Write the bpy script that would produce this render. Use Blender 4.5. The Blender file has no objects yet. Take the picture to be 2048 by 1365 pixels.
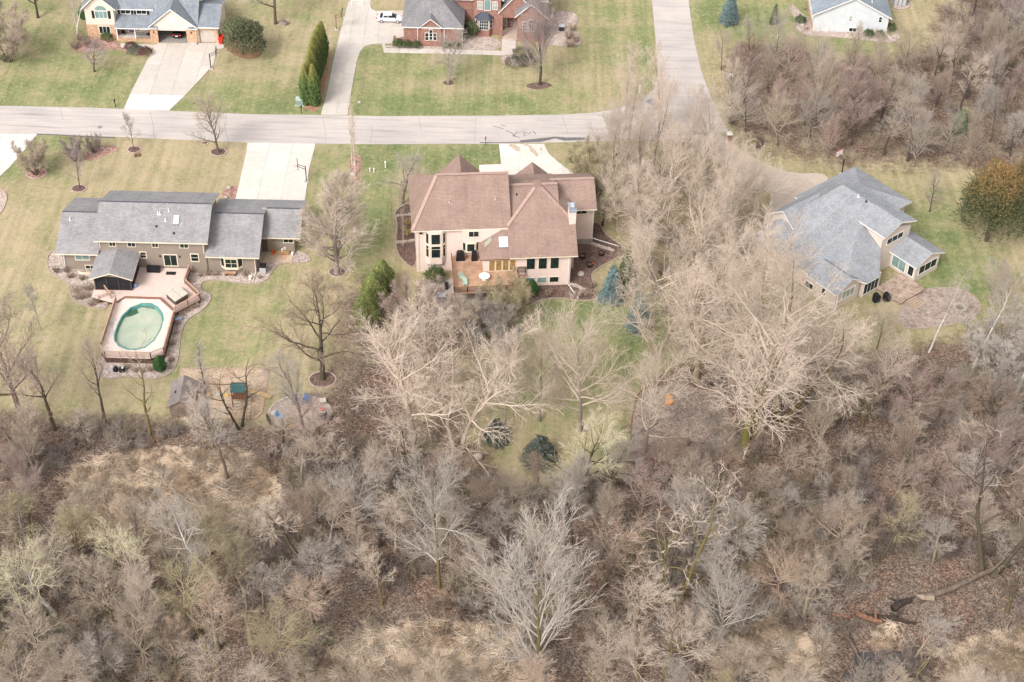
import bpy, math, random
import numpy as np
from mathutils import Matrix, Vector

# ------------------------------------------------------------------ camera, sky, sun, exposure
sc = bpy.context.scene
COL = sc.collection
F_PX, PITCH, ROLL, CAM_H = 3195.0, 0.7214, -0.02976, 145.2
_c, _s = math.cos(PITCH), math.sin(PITCH)
_cr, _sr = math.cos(ROLL), math.sin(ROLL)
FW = np.array([0, _c, -_s])
_r0 = np.array([1.0, 0, 0]); _d0 = np.array([0, -_s, -_c])
RT = _cr * _r0 + _sr * _d0
DN = -_sr * _r0 + _cr * _d0
cam = bpy.data.cameras.new('camera'); camo = bpy.data.objects.new('camera', cam); COL.objects.link(camo)
cam.sensor_width = 36.0; cam.lens = F_PX / 2048 * 36.0; cam.clip_start = 1.0; cam.clip_end = 6000
camo.matrix_world = Matrix(((RT[0], -DN[0], -FW[0], 0), (RT[1], -DN[1], -FW[1], 0), (RT[2], -DN[2], -FW[2], CAM_H), (0, 0, 0, 1)))
sc.camera = camo

world = bpy.data.worlds.new('World'); sc.world = world; world.use_nodes = True
wn = world.node_tree.nodes; wl = world.node_tree.links; wn.clear()
SUN_EL, SUN_AZ = math.radians(44), math.radians(-146)     # azimuth from +Y, clockwise positive
sky = wn.new('ShaderNodeTexSky'); sky.sky_type = 'NISHITA'; sky.sun_disc = False
sky.sun_elevation = SUN_EL; sky.sun_rotation = SUN_AZ; sky.dust_density = 3.0
hsv = wn.new('ShaderNodeHueSaturation'); hsv.inputs['Saturation'].default_value = 0.10   # overcast: grey cloud, hardly any blue
bgd = wn.new('ShaderNodeBackground'); bgd.inputs[1].default_value = 0.15
wo = wn.new('ShaderNodeOutputWorld')
cloud = wn.new('ShaderNodeMix'); cloud.data_type = 'RGBA'; cloud.blend_type = 'MULTIPLY'; cloud.inputs[0].default_value = 1.0; cloud.inputs[7].default_value = (1.01, 0.985, 0.99, 1)   # faintly warm cloud veil
wl.new(sky.outputs[0], hsv.inputs['Color']); wl.new(hsv.outputs[0], cloud.inputs[6]); wl.new(cloud.outputs[2], bgd.inputs[0]); wl.new(bgd.outputs[0], wo.inputs[0])
sun = bpy.data.lights.new('sun', 'SUN'); sun.energy = 1.3; sun.angle = math.radians(18); sun.color = (1.0, 0.945, 0.89)
suno = bpy.data.objects.new('sun', sun); COL.objects.link(suno)
sd = Vector((math.sin(SUN_AZ) * math.cos(SUN_EL), math.cos(SUN_AZ) * math.cos(SUN_EL), math.sin(SUN_EL)))
suno.rotation_euler = (-sd).to_track_quat('-Z', 'Y').to_euler()
vs = sc.view_settings
vs.view_transform = 'Standard'; vs.look = 'None'; vs.gamma = 1.0; vs.use_curve_mapping = False
vs.exposure = 0.94
sc.cycles.max_bounces = 5; sc.cycles.diffuse_bounces = 3; sc.cycles.glossy_bounces = 2
sc.cycles.use_denoising = True; sc.cycles.denoiser = 'OPENIMAGEDENOISE'; sc.cycles.denoising_input_passes = 'RGB_ALBEDO_NORMAL'; sc.cycles.denoising_prefilter = 'NONE'; sc.cycles.use_adaptive_sampling = False

# ------------------------------------------------------------------ helpers
def W(px, py, z=0.0):
    """photo pixel (2048 wide) seen on the level z -> world point"""
    v = FW + RT * (px - 1024) / F_PX + DN * (py - 682.5) / F_PX
    t = (z - CAM_H) / v[2]
    return (float(v[0] * t), float(v[1] * t), z)
def PJ(x, y, z):
    q = np.array([x, y, z - CAM_H]); k = q @ FW
    return (1024 + F_PX * (q @ RT) / k, 682.5 + F_PX * (q @ DN) / k)
def height_to(base, topy):
    x, y, _ = W(*base)
    lo, hi = 0.0, 40.0
    for _i in range(30):
        m = (lo + hi) / 2
        if PJ(x, y, m)[1] > topy: lo = m
        else: hi = m
    return m
rng = np.random.default_rng(7)
random.seed(7)

def vnoise(x, y, scale, seed):
    r = np.random.default_rng(seed); n = 256; tab = r.random((n, n))
    u = np.asarray(x) * scale; v = np.asarray(y) * scale
    iu = np.floor(u).astype(int); iv = np.floor(v).astype(int)
    fu = u - iu; fv = v - iv; fu = fu * fu * (3 - 2 * fu); fv = fv * fv * (3 - 2 * fv)
    g = lambda a, b: tab[a % n, b % n]
    return (g(iu, iv) * (1 - fu) * (1 - fv) + g(iu + 1, iv) * fu * (1 - fv) + g(iu, iv + 1) * (1 - fu) * fv + g(iu + 1, iv + 1) * fu * fv)
def fbm(x, y, scale, seed, o=4):
    t = 0; a = .5; m = 0
    for i in range(o):
        t = t + a * vnoise(x, y, scale * 2 ** i, seed + i); m += a; a *= .55
    return t / m

# ---- materials
def nmat(name):
    m = bpy.data.materials.new(name); m.use_nodes = True
    nt = m.node_tree; b = nt.nodes['Principled BSDF']
    b.inputs['Specular IOR Level'].default_value = 0.25
    return m, nt, b
def ramp(nt, src, stops):
    r = nt.nodes.new('ShaderNodeValToRGB'); e = r.color_ramp.elements
    while len(e) < len(stops): e.new(0.5)
    for i, (p, c) in enumerate(stops):
        e[i].position = p; e[i].color = (*c, 1)
    nt.links.new(src, r.inputs[0]); return r.outputs[0]
def noise(nt, vec, scale, detail=3, rough=.6):
    n = nt.nodes.new('ShaderNodeTexNoise'); n.inputs['Scale'].default_value = scale
    n.inputs['Detail'].default_value = detail; n.inputs['Roughness'].default_value = rough
    if vec is not None: nt.links.new(vec, n.inputs['Vector'])
    return n.outputs['Fac']
def mixc(nt, fac, a, b, mode='MIX'):
    m = nt.nodes.new('ShaderNodeMix'); m.data_type = 'RGBA'; m.blend_type = mode
    for sock, v in ((m.inputs[0], fac), (m.inputs[6], a), (m.inputs[7], b)):
        if isinstance(v, bpy.types.NodeSocket): nt.links.new(v, sock)
        elif isinstance(v, (int, float)): sock.default_value = v
        else: sock.default_value = (*v, 1)
    return m.outputs[2]
def mth(nt, op, a, b=0.0, clamp=False):
    m = nt.nodes.new('ShaderNodeMath'); m.operation = op; m.use_clamp = clamp
    for sock, v in ((m.inputs[0], a), (m.inputs[1], b)):
        if isinstance(v, bpy.types.NodeSocket): nt.links.new(v, sock)
        else: sock.default_value = v
    return m.outputs[0]
def coords(nt, kind):
    if kind == 'pos': return nt.nodes.new('ShaderNodeNewGeometry').outputs['Position']
    return nt.nodes.new('ShaderNodeTexCoord').outputs[{'uv': 'UV', 'obj': 'Object'}[kind]]
def bump(nt, b, h, dist=.02, strength=.5):
    n = nt.nodes.new('ShaderNodeBump'); n.inputs['Distance'].default_value = dist; n.inputs['Strength'].default_value = strength
    nt.links.new(h, n.inputs['Height']); nt.links.new(n.outputs[0], b.inputs['Normal'])
_mats = {}
def plain(name, c, rough=.7, var=.12, scale=3.0, metal=0.0, kind='pos'):
    """one coloured surface with a slight wear of its own"""
    if name in _mats: return _mats[name]
    m, nt, b = nmat(name)
    n = noise(nt, coords(nt, kind), scale, 4)
    lo = tuple(max(0, x * (1 - var * 1.6)) for x in c); hi = tuple(min(1, x * (1 + var * 1.2)) for x in c)
    nt.links.new(ramp(nt, n, [(.3, lo), (.7, hi)]), b.inputs['Base Color'])
    b.inputs['Roughness'].default_value = rough; b.inputs['Metallic'].default_value = metal
    _mats[name] = m; return m
def tinted(name, rough=.85, scale=6.0, var=.25):
    """colour comes from each object's own colour; alpha = share of moss on the lower part"""
    if name in _mats: return _mats[name]
    m, nt, b = nmat(name)
    oi = nt.nodes.new('ShaderNodeObjectInfo')
    n = noise(nt, coords(nt, 'obj'), scale, 3)
    f = mth(nt, 'ADD', mth(nt, 'MULTIPLY', n, 2 * var), 1 - var)
    mul = nt.nodes.new('ShaderNodeVectorMath'); mul.operation = 'SCALE'
    nt.links.new(oi.outputs['Color'], mul.inputs[0]); nt.links.new(f, mul.inputs['Scale'])
    nt.links.new(mul.outputs[0], b.inputs['Base Color'])
    b.inputs['Roughness'].default_value = rough
    _mats[name] = m; return m
def bark():
    if 'bark' in _mats: return _mats['bark']
    m, nt, b = nmat('bark')
    oi = nt.nodes.new('ShaderNodeObjectInfo'); oc = coords(nt, 'obj')
    n = noise(nt, oc, 2.5, 4)
    f = mth(nt, 'ADD', mth(nt, 'MULTIPLY', n, 1.0), .5)
    mul = nt.nodes.new('ShaderNodeVectorMath'); mul.operation = 'SCALE'
    nt.links.new(oi.outputs['Color'], mul.inputs[0]); nt.links.new(f, mul.inputs['Scale'])
    sp = nt.nodes.new('ShaderNodeSeparateXYZ'); nt.links.new(oc, sp.inputs[0])
    h = mth(nt, 'SUBTRACT', 1.0, mth(nt, 'MULTIPLY', sp.outputs[2], .16), True)
    hh = mth(nt, 'MULTIPLY', mth(nt, 'MULTIPLY', h, oi.outputs['Alpha']), mth(nt, 'ADD', noise(nt, oc, 1.1, 3), .35), True)
    nt.links.new(mixc(nt, hh, mul.outputs[0], (.13, .115, .035)), b.inputs['Base Color'])
    b.inputs['Roughness'].default_value = .9
    _mats['bark'] = m; return m
def leafmat(name, rough=.7):
    if name in _mats: return _mats[name]
    m, nt, b = nmat(name)
    a = nt.nodes.new('ShaderNodeAttribute'); a.attribute_name = 'tone'
    nt.links.new(a.outputs['Color'], b.inputs['Base Color']); b.inputs['Roughness'].default_value = rough
    _mats[name] = m; return m
def shingle(name, c, spread=.30):
    if name in _mats: return _mats[name]
    m, nt, b = nmat(name); uv = coords(nt, 'uv')
    br = nt.nodes.new('ShaderNodeTexBrick'); nt.links.new(uv, br.inputs['Vector'])
    br.inputs['Scale'].default_value = 1.0; br.inputs['Brick Width'].default_value = .42; br.inputs['Row Height'].default_value = .2
    br.inputs['Mortar Size'].default_value = .018; br.inputs['Mortar Smooth'].default_value = .3
    br.inputs['Color1'].default_value = (*[x * (1 - spread * .42) for x in c], 1); br.inputs['Color2'].default_value = (*[min(1, x * (1 + spread * .45)) for x in c], 1)
    br.inputs['Mortar'].default_value = (*[x * .52 for x in c], 1)
    n = noise(nt, uv, 9, 3, .7); n2 = noise(nt, uv, .35, 3)
    col = mixc(nt, 1.0, br.outputs[0], ramp(nt, n, [(.3, (.84, .84, .85)), (.72, (1.14, 1.13, 1.12))]), 'MULTIPLY')
    col = mixc(nt, 1.0, col, ramp(nt, n2, [(.3, (.84, .84, .85)), (.7, (1.1, 1.1, 1.09))]), 'MULTIPLY')
    mp = nt.nodes.new('ShaderNodeMapping'); mp.inputs['Scale'].default_value = (1.6, .12, 1); nt.links.new(uv, mp.inputs['Vector'])
    col = mixc(nt, 1.0, col, ramp(nt, noise(nt, mp.outputs[0], 1.0, 4, .7), [(.34, (.92, .92, .92)), (.6, (1.03, 1.03, 1.03))]), 'MULTIPLY')
    nt.links.new(col, b.inputs['Base Color']); b.inputs['Roughness'].default_value = .9
    bump(nt, b, br.outputs['Fac'], .015, .4)
    _mats[name] = m; return m
def siding(name, c, course=.2):
    if name in _mats: return _mats[name]
    m, nt, b = nmat(name); uv = coords(nt, 'uv')
    sp = nt.nodes.new('ShaderNodeSeparateXYZ'); nt.links.new(uv, sp.inputs[0])
    fr = mth(nt, 'FRACT', mth(nt, 'DIVIDE', sp.outputs[1], course))
    col = ramp(nt, fr, [(0, tuple(x * .72 for x in c)), (.14, c), (1, tuple(min(1, x * 1.05) for x in c))])
    n = noise(nt, uv, .8, 3)
    col = mixc(nt, 1.0, col, ramp(nt, n, [(.3, (.93, .92, .91)), (.7, (1.04, 1.04, 1.04))]), 'MULTIPLY')
    nt.links.new(col, b.inputs['Base Color']); b.inputs['Roughness'].default_value = .75
    bump(nt, b, fr, .02, .4)
    _mats[name] = m; return m
def brickm(name, c1, c2, mortar):
    if name in _mats: return _mats[name]
    m, nt, b = nmat(name); uv = coords(nt, 'uv')
    br = nt.nodes.new('ShaderNodeTexBrick'); nt.links.new(uv, br.inputs['Vector'])
    br.inputs['Scale'].default_value = 1.0; br.inputs['Brick Width'].default_value = .3; br.inputs['Row Height'].default_value = .12
    br.inputs['Mortar Size'].default_value = .014; br.inputs['Bias'].default_value = -.1
    br.inputs['Color1'].default_value = (*c1, 1); br.inputs['Color2'].default_value = (*c2, 1); br.inputs['Mortar'].default_value = (*mortar, 1)
    n = noise(nt, uv, 1.6, 4, .7)
    col = mixc(nt, 1.0, br.outputs[0], ramp(nt, n, [(.3, (.75, .75, .75)), (.7, (1.2, 1.2, 1.2))]), 'MULTIPLY')
    nt.links.new(col, b.inputs['Base Color']); b.inputs['Roughness'].default_value = .85
    bump(nt, b, br.outputs['Fac'], .01, .4)
    _mats[name] = m; return m
def speckle(name, c1, c2, scale=6, c3=None, rough=.95, bd=.03):
    """gravel, mulch, litter: small cells of two or three colours"""
    if name in _mats: return _mats[name]
    m, nt, b = nmat(name); p = coords(nt, 'pos')
    v = nt.nodes.new('ShaderNodeTexVoronoi'); v.inputs['Scale'].default_value = scale; nt.links.new(p, v.inputs['Vector'])
    sp = nt.nodes.new('ShaderNodeSeparateColor'); nt.links.new(v.outputs['Color'], sp.inputs[0])
    st = [(.0, c1), (1.0, c2)] if c3 is None else [(0, c1), (.5, c2), (1, c3)]
    col = ramp(nt, sp.outputs[0], st)
    n = noise(nt, p, .7, 4)
    col = mixc(nt, 1.0, col, ramp(nt, n, [(.3, (.78, .77, .76)), (.7, (1.15, 1.15, 1.15))]), 'MULTIPLY')
    nt.links.new(col, b.inputs['Base Color']); b.inputs['Roughness'].default_value = rough
    bump(nt, b, v.outputs['Distance'], bd, .6)
    _mats[name] = m; return m

# ---- mesh builder
class MB:
    def __init__(s): s.v = []; s.f = []; s.m = []
    def add(s, vs, fs, m=0):
        o = len(s.v); s.v += [tuple(map(float, v)) for v in vs]
        s.f += [tuple(i + o for i in f) for f in fs]; s.m += [m] * len(fs); return s
    def box(s, x0, x1, y0, y1, z0, z1, m=0):
        v = [(x0, y0, z0), (x1, y0, z0), (x1, y1, z0), (x0, y1, z0), (x0, y0, z1), (x1, y0, z1), (x1, y1, z1), (x0, y1, z1)]
        return s.add(v, [(0, 3, 2, 1), (4, 5, 6, 7), (0, 1, 5, 4), (1, 2, 6, 5), (2, 3, 7, 6), (3, 0, 4, 7)], m)
    def obox(s, o, ax, ay, az, m=0):
        """box from corner o along three edge vectors (right-handed)"""
        o, ax, ay, az = map(lambda t: np.array(t, float), (o, ax, ay, az))
        v = [o, o + ax, o + ax + ay, o + ay, o + az, o + ax + az, o + ax + ay + az, o + ay + az]
        return s.add(v, [(0, 3, 2, 1), (4, 5, 6, 7), (0, 1, 5, 4), (1, 2, 6, 5), (2, 3, 7, 6), (3, 0, 4, 7)], m)
    def bar(s, a, b, w, h=None, m=0):
        """square bar between two points"""
        a = np.array(a, float); b = np.array(b, float); h = h or w; d = b - a; L = np.linalg.norm(d); d /= L
        up = np.array([0, 0, 1.0]) if abs(d[2]) < .95 else np.array([0, 1.0, 0])
        x = np.cross(d, up); x /= np.linalg.norm(x); y = np.cross(x, d)
        return s.obox(a - x * w / 2 - y * h / 2, x * w, d * L, y * h, m)
    def prism(s, poly, vec, m=0, mside=None):
        """polygon (3d points) swept along vec"""
        n = len(poly); p = [np.array(q, float) for q in poly]; vec = np.array(vec, float)
        nr = sum((np.cross(p[i], p[(i + 1) % n]) for i in range(n)), np.zeros(3))
        if np.dot(nr, vec) < 0: p = p[::-1]
        v = p + [q + vec for q in p]
        s.add(v, [tuple(range(n - 1, -1, -1)), tuple(range(n, 2 * n))], m)
        o = len(s.v) - 2 * n
        for i in range(n):
            j = (i + 1) % n
            s.f.append((o + i, o + j, o + n + j, o + n + i)); s.m.append(m if mside is None else mside)
        return s
    def roof(s, poly, th=.22, m=0, me=1):
        """sloping roof slab: top face m, edges me"""
        n = len(poly); p = [np.array(q, float) for q in poly]
        nr = sum((np.cross(p[i], p[(i + 1) % n]) for i in range(n)), np.zeros(3))
        if nr[2] < 0: p = p[::-1]
        lo = [q - np.array([0, 0, th]) for q in p]
        s.add(p + lo, [tuple(range(n))], m); o = len(s.v) - 2 * n
        s.f.append(tuple(o + n + i for i in range(n - 1, -1, -1))); s.m.append(me)
        for i in range(n):
            j = (i + 1) % n
            s.f.append((o + n + i, o + n + j, o + j, o + i)); s.m.append(me)
        return s
    def lathe(s, c, prof, k=12, m=0, sx=1, sy=1):
        vs, fs = [], []
        for r, z in prof:
            for i in range(k):
                a = 2 * math.pi * i / k; vs.append((c[0] + r * sx * math.cos(a), c[1] + r * sy * math.sin(a), c[2] + z))
        for j in range(len(prof) - 1):
            for i in range(k):
                i2 = (i + 1) % k; fs.append((j * k + i, j * k + i2, (j + 1) * k + i2, (j + 1) * k + i))
        fs.append(tuple(range(k - 1, -1, -1))); fs.append(tuple((len(prof) - 1) * k + i for i in range(k)))
        return s.add(vs, fs, m)
    def tube(s, pts, rad, k=6, m=0):
        pts = [np.array(p, float) for p in pts]; n = len(pts)
        rad = rad if isinstance(rad, (list, tuple)) else [rad] * n
        vs, fs = [], []
        for i, p in enumerate(pts):
            d = pts[min(i + 1, n - 1)] - pts[max(i - 1, 0)]; d /= (np.linalg.norm(d) + 1e-9)
            ref = np.array([0, 0, 1.0]) if abs(d[2]) < .9 else np.array([1.0, 0, 0])
            x = np.cross(d, ref); x /= np.linalg.norm(x); y = np.cross(d, x)
            for j in range(k):
                a = 2 * math.pi * j / k; vs.append(p + (x * math.cos(a) + y * math.sin(a)) * rad[i])
        for i in range(n - 1):
            for j in range(k):
                j2 = (j + 1) % k; fs.append((i * k + j, i * k + j2, (i + 1) * k + j2, (i + 1) * k + j))
        fs.append(tuple(range(k - 1, -1, -1))); fs.append(tuple((n - 1) * k + i for i in range(k)))
        return s.add(vs, fs, m)
    def mesh(s, name, mats):
        me = bpy.data.meshes.new(name); me.from_pydata(s.v, [], s.f)
        for m in (mats if isinstance(mats, (list, tuple)) else [mats]): me.materials.append(m)
        me.polygons.foreach_set('material_index', s.m)
        uvl = me.uv_layers.new(name='UVMap'); uv = np.zeros((len(me.loops), 2))
        for p in me.polygons:
            n = np.array(p.normal)
            if abs(n[2]) > .985: e1 = np.array([1.0, 0, 0]); e2 = np.array([0, 1.0, 0])
            else:
                e1 = np.cross([0, 0, 1.0], n); e1 /= (np.linalg.norm(e1) + 1e-9); e2 = np.cross(n, e1)
            for li in p.loop_indices:
                q = np.array(me.vertices[me.loops[li].vertex_index].co); uv[li] = (q @ e1, q @ e2)
        uvl.data.foreach_set('uv', uv.ravel()); me.update()
        return me
    def obj(s, name, mats, parent=None, smooth=False):
        me = s.mesh(name, mats)
        if smooth: me.shade_smooth()
        o = bpy.data.objects.new(name, me); COL.objects.link(o)
        if parent is not None: o.parent = parent
        return o
def tag(o, label=None, cat=None, group=None, kind=None):
    if label: o['label'] = label
    if cat: o['category'] = cat
    if group: o['group'] = group
    if kind: o['kind'] = kind
    return o
def thing(name, label, cat, loc=(0, 0, 0), rz=0.0, group=None):
    o = bpy.data.objects.new(name, None); COL.objects.link(o); o.empty_display_size = .2
    o.location = loc; o.rotation_euler = (0, 0, math.radians(rz)); return tag(o, label, cat, group)
def dup(o, loc, rz=None, label=None, scale=None, group=None):
    r = o.copy(); COL.objects.link(r); r.location = loc
    if rz is not None: r.rotation_euler = (0, 0, math.radians(rz))
    if scale is not None: r.scale = scale if hasattr(scale, '__len__') else (scale,) * 3
    if label: r['label'] = label
    if group: r['group'] = group
    for ch in list(o.children):
        c = ch.copy(); COL.objects.link(c); c.parent = r
        for g in list(ch.children):
            d = g.copy(); COL.objects.link(d); d.parent = c
    return r
def npmesh(name, V, Q=None, T=None, mats=(), tone=None):
    """mesh from arrays: V (n,3), quads (m,4), tris (k,3)"""
    me = bpy.data.meshes.new(name)
    Q = np.zeros((0, 4), np.int32) if Q is None else np.asarray(Q, np.int32)
    T = np.zeros((0, 3), np.int32) if T is None else np.asarray(T, np.int32)
    me.vertices.add(len(V)); me.vertices.foreach_set('co', np.asarray(V, np.float32).ravel())
    loops = np.concatenate([Q.ravel(), T.ravel()]); me.loops.add(len(loops)); me.loops.foreach_set('vertex_index', loops)
    tot = np.concatenate([np.full(len(Q), 4), np.full(len(T), 3)]); st = np.concatenate([[0], np.cumsum(tot)[:-1]])
    me.polygons.add(len(tot)); me.polygons.foreach_set('loop_start', st.astype(np.int32))
    for m in mats: me.materials.append(m)
    if tone is not None:
        a = me.attributes.new('tone', 'FLOAT_COLOR', 'POINT'); c = np.ones((len(V), 4), np.float32); c[:, :3] = tone
        a.data.foreach_set('color', c.ravel())
    me.update(); me.validate(); return me

# ---- common materials
M = {}
M['white'] = plain('white_trim', (.80, .78, .74), .5, .05)
M['cream'] = plain('cream_trim', (.72, .64, .50), .6, .06)
M['dark'] = plain('dark_metal', (.03, .03, .032), .5, .2)
M['glass'] = plain('window_glass', (.018, .028, .028), .08, .3, 2.0)
M['glassteal'] = plain('pale_teal_glass', (.20, .30, .29), .12, .15, 1.0)
M['glasslight'] = plain('curtained_glass', (.33, .36, .33), .2, .15, 1.0)
M['glasswarm'] = plain('glass_over_wood_blind', (.30, .19, .07), .2, .3, 3.0)
M['black'] = plain('black_paint', (.015, .015, .017), .55, .2)
M['wood'] = plain('brown_wood', (.20, .10, .06), .8, .25, 5)
M['pinkrail'] = plain('weathered_rail_wood', (.50, .33, .25), .8, .15, 4)
M['railwood'] = plain('mid_brown_rail_wood', (.30, .185, .135), .8, .2, 5); M['galv'] = plain('galvanised_metal', (.45, .46, .47), .4, .1)
M['red'] = plain('red_plastic', (.65, .03, .02), .45, .1)
M['orange'] = plain('orange_cloth', (.85, .13, .01), .6, .12)
M['yellow'] = plain('yellow_plastic', (.75, .45, .02), .5, .1)
M['blue'] = plain('blue_plastic', (.06, .12, .24), .5, .15)
M['skyblue'] = plain('sky_blue_plastic', (.10, .32, .60), .5, .12)
M['mint'] = plain('mint_green_plastic', (.36, .48, .40), .5, .1)
M['stone'] = plain('pale_boulder', (.45, .39, .33), .9, .25, 4)
M['rubber'] = plain('black_rubber', (.02, .02, .02), .8, .2)
M['conc'] = plain('grey_concrete', (.46, .43, .38), .9, .12, 2)
M['edge'] = plain('bed_edging', (.38, .31, .25), .9, .2, 6)
M['pinkedge'] = plain('pink_kerb_blocks', (.45, .33, .285), .9, .2, 6)

# ---- window: frame object with one pane object per light
def window(house, o, ax, w, h, cols=1, rows=1, frame='white', glass='glass', fw=.09, top=None, arch=False):
    """o lower left corner on the wall (local), ax wall direction; the outside is to its right"""
    ax = np.array([ax[0], ax[1], 0.0]); ax /= np.linalg.norm(ax); n = np.array([ax[1], -ax[0], 0.0]); up = np.array([0, 0, 1.0]); o = np.array(o, float)
    mb = MB()
    def bx(u0, u1, z0, z1, d0, d1): mb.obox(o + ax * u0 + up * z0 - n * (-d1), ax * (u1 - u0), -n * (d1 - d0), up * (z1 - z0))
    bx(0, w, 0, fw, -.02, .07); bx(0, w, h - fw, h, -.02, .07); bx(0, fw, fw, h - fw, -.02, .07); bx(w - fw, w, fw, h - fw, -.02, .07)
    cw = (w - 2 * fw + .05) / cols - .05
    zs = [fw, h - fw] if rows == 1 else ([fw, h * top, h - fw] if top else list(np.linspace(fw, h - fw, rows + 1)))
    for i in range(1, cols):
        u = fw + i * (cw + .05) - .05; bx(u, u + .05, fw, h - fw, -.02, .06)
    for z in zs[1:-1]: bx(fw, w - fw, z - .025, z + .025, -.02, .055)
    fr = mb.obj('window', M[frame], house)
    for i in range(cols):
        for j in range(len(zs) - 1):
            p = MB(); u = fw + i * (cw + .05); z0 = zs[j] + (.025 if j else 0); z1 = zs[j + 1] - (.025 if j < len(zs) - 2 else 0)
            q = o + ax * u + up * z0 + n * .03
            p.obox(q, ax * cw, -n * .04, up * (z1 - z0)); g = glass[(i + j) % len(glass)] if isinstance(glass, list) else glass
            p.obj('pane', M[g], fr)
    return fr
def gable_x(mb, u0, u1, v0, v1, ze, zr, vr=None, th=.2):
    vr = (v0 + v1) / 2 if vr is None else vr
    mb.roof([(u0, v0, ze), (u1, v0, ze), (u1, vr, zr), (u0, vr, zr)], th)
    mb.roof([(u0, vr, zr), (u1, vr, zr), (u1, v1, ze), (u0, v1, ze)], th)
def gable_y(mb, u0, u1, v0, v1, ze, zr, th=.2, zr2=None):
    ur = (u0 + u1) / 2; zr2 = zr if zr2 is None else zr2
    mb.roof([(u0, v0, ze), (ur, v0, zr), (ur, v1, zr2), (u0, v1, ze)], th)
    mb.roof([(ur, v0, zr), (u1, v0, ze), (u1, v1, ze), (ur, v1, zr2)], th)
def hip(mb, u0, u1, v0, v1, ze, slope, th=.2, runl=None, runr=None):
    """hip roof with the ridge along the longer side"""
    if (u1 - u0) >= (v1 - v0):
        h = (v1 - v0) / 2; zr = ze + slope * h; vm = (v0 + v1) / 2; a = u0 + (h if runl is None else runl); b = u1 - (h if runr is None else runr)
        mb.roof([(u0, v0, ze), (u1, v0, ze), (b, vm, zr), (a, vm, zr)], th); mb.roof([(a, vm, zr), (b, vm, zr), (u1, v1, ze), (u0, v1, ze)], th)
        mb.roof([(u0, v0, ze), (a, vm, zr), (u0, v1, ze)], th); mb.roof([(u1, v0, ze), (u1, v1, ze), (b, vm, zr)], th)
    else:
        h = (u1 - u0) / 2; zr = ze + slope * h; um = (u0 + u1) / 2; a = v0 + h; b = v1 - h
        mb.roof([(u0, v0, ze), (um, a, zr), (um, b, zr), (u0, v1, ze)], th); mb.roof([(um, a, zr), (u1, v0, ze), (u1, v1, ze), (um, b, zr)], th)
        mb.roof([(u0, v0, ze), (u1, v0, ze), (um, a, zr)], th); mb.roof([(u0, v1, ze), (um, b, zr), (u1, v1, ze)], th)
def gwall_x(mb, u0, u1, v0, v1, z0, ze, zr, m=0, ins=.0):
    """box with gable ends for a roof with ridge along u"""
    vm = (v0 + v1) / 2
    mb.prism([(u0, v0, z0), (u0, v1, z0), (u0, v1, ze), (u0, vm, zr), (u0, v0, ze)], (u1 - u0, 0, 0), m)
def gwall_y(mb, u0, u1, v0, v1, z0, ze, zr, m=0):
    um = (u0 + u1) / 2
    mb.prism([(u0, v0, z0), (u1, v0, z0), (u1, v0, ze), (um, v0, zr), (u0, v0, ze)], (0, v1 - v0, 0), m)

# ------------------------------------------------------------------ ground
def poly_px(pts, z=0.0): return [W(*p, z)[:2] for p in pts]
def inside(poly, X, Y):
    c = np.zeros(X.shape, bool); n = len(poly)
    for i in range(n):
        (x0, y0), (x1, y1) = poly[i], poly[(i + 1) % n]
        if y0 == y1: continue
        hit = ((y0 > Y) != (y1 > Y)) & (X < (x1 - x0) * (Y - y0) / (y1 - y0) + x0)
        c ^= hit
    return c
def blur(a, r, it=2):
    for _i in range(it):
        for axx in (0, 1):
            p = np.pad(a, [(r, r) if k == axx else (0, 0) for k in (0, 1)], mode='edge'); cs = np.cumsum(p, axx)
            cs = np.insert(cs, 0, 0, axx); n = a.shape[axx]
            a = (np.take(cs, range(2 * r + 1, 2 * r + 1 + n), axx) - np.take(cs, range(0, n), axx)) / (2 * r + 1)
    return a
GX = np.concatenate([[-1500, -500, -240, -150], np.arange(-112, 112.1, .6), [150, 240, 500, 1500]])
GY = np.concatenate([[-400, 0, 60, 82], np.arange(94, 290.1, .6), [310, 380, 600, 2000]])
XX, YY = np.meshgrid(GX, GY)
LITTER = [
    ([(-900, 850), (60, 830), (140, 842), (330, 838), (540, 842), (560, 870), (650, 880), (720, 800), (745, 700), (770, 900), (870, 930), (960, 965), (1130, 990), (1230, 965), (1290, 930),
      (1260, 880), (1270, 800), (1300, 770), (1370, 720), (1500, 730), (1700, 705), (1760, 740), (3200, 700), (3200, 3200), (-1600, 3200)], 1.0),
    ([(640, 570), (690, 535), (770, 560), (770, 640), (745, 720), (720, 800), (650, 880), (600, 800), (680, 700)], .75),
    ([(1428, 130), (1470, 70), (1560, 80), (1640, 95), (1700, 100), (1780, 110), (1900, 70), (3300, 40), (3300, 420), (2050, 380), (1930, 345), (1820, 350), (1690, 345), (1560, 325), (1480, 280), (1440, 240)], .68),
    ([(1190, 290), (1400, 300), (1540, 420), (1540, 640), (1640, 700), (1400, 720), (1300, 640), (1240, 520), (1200, 400)], .42),
    ([(735, 640), (860, 640), (1000, 700), (1010, 760), (960, 820), (980, 900), (1010, 975), (960, 965), (870, 930), (760, 900), (700, 860)], .62),
    ([(1850, 30), (1900, -20), (3300, -60), (3300, 140), (1880, 140)], .75), ([(1900, 650), (2010, 620), (3300, 500), (3300, 760), (1780, 760), (1720, 700)], .6)]
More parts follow.
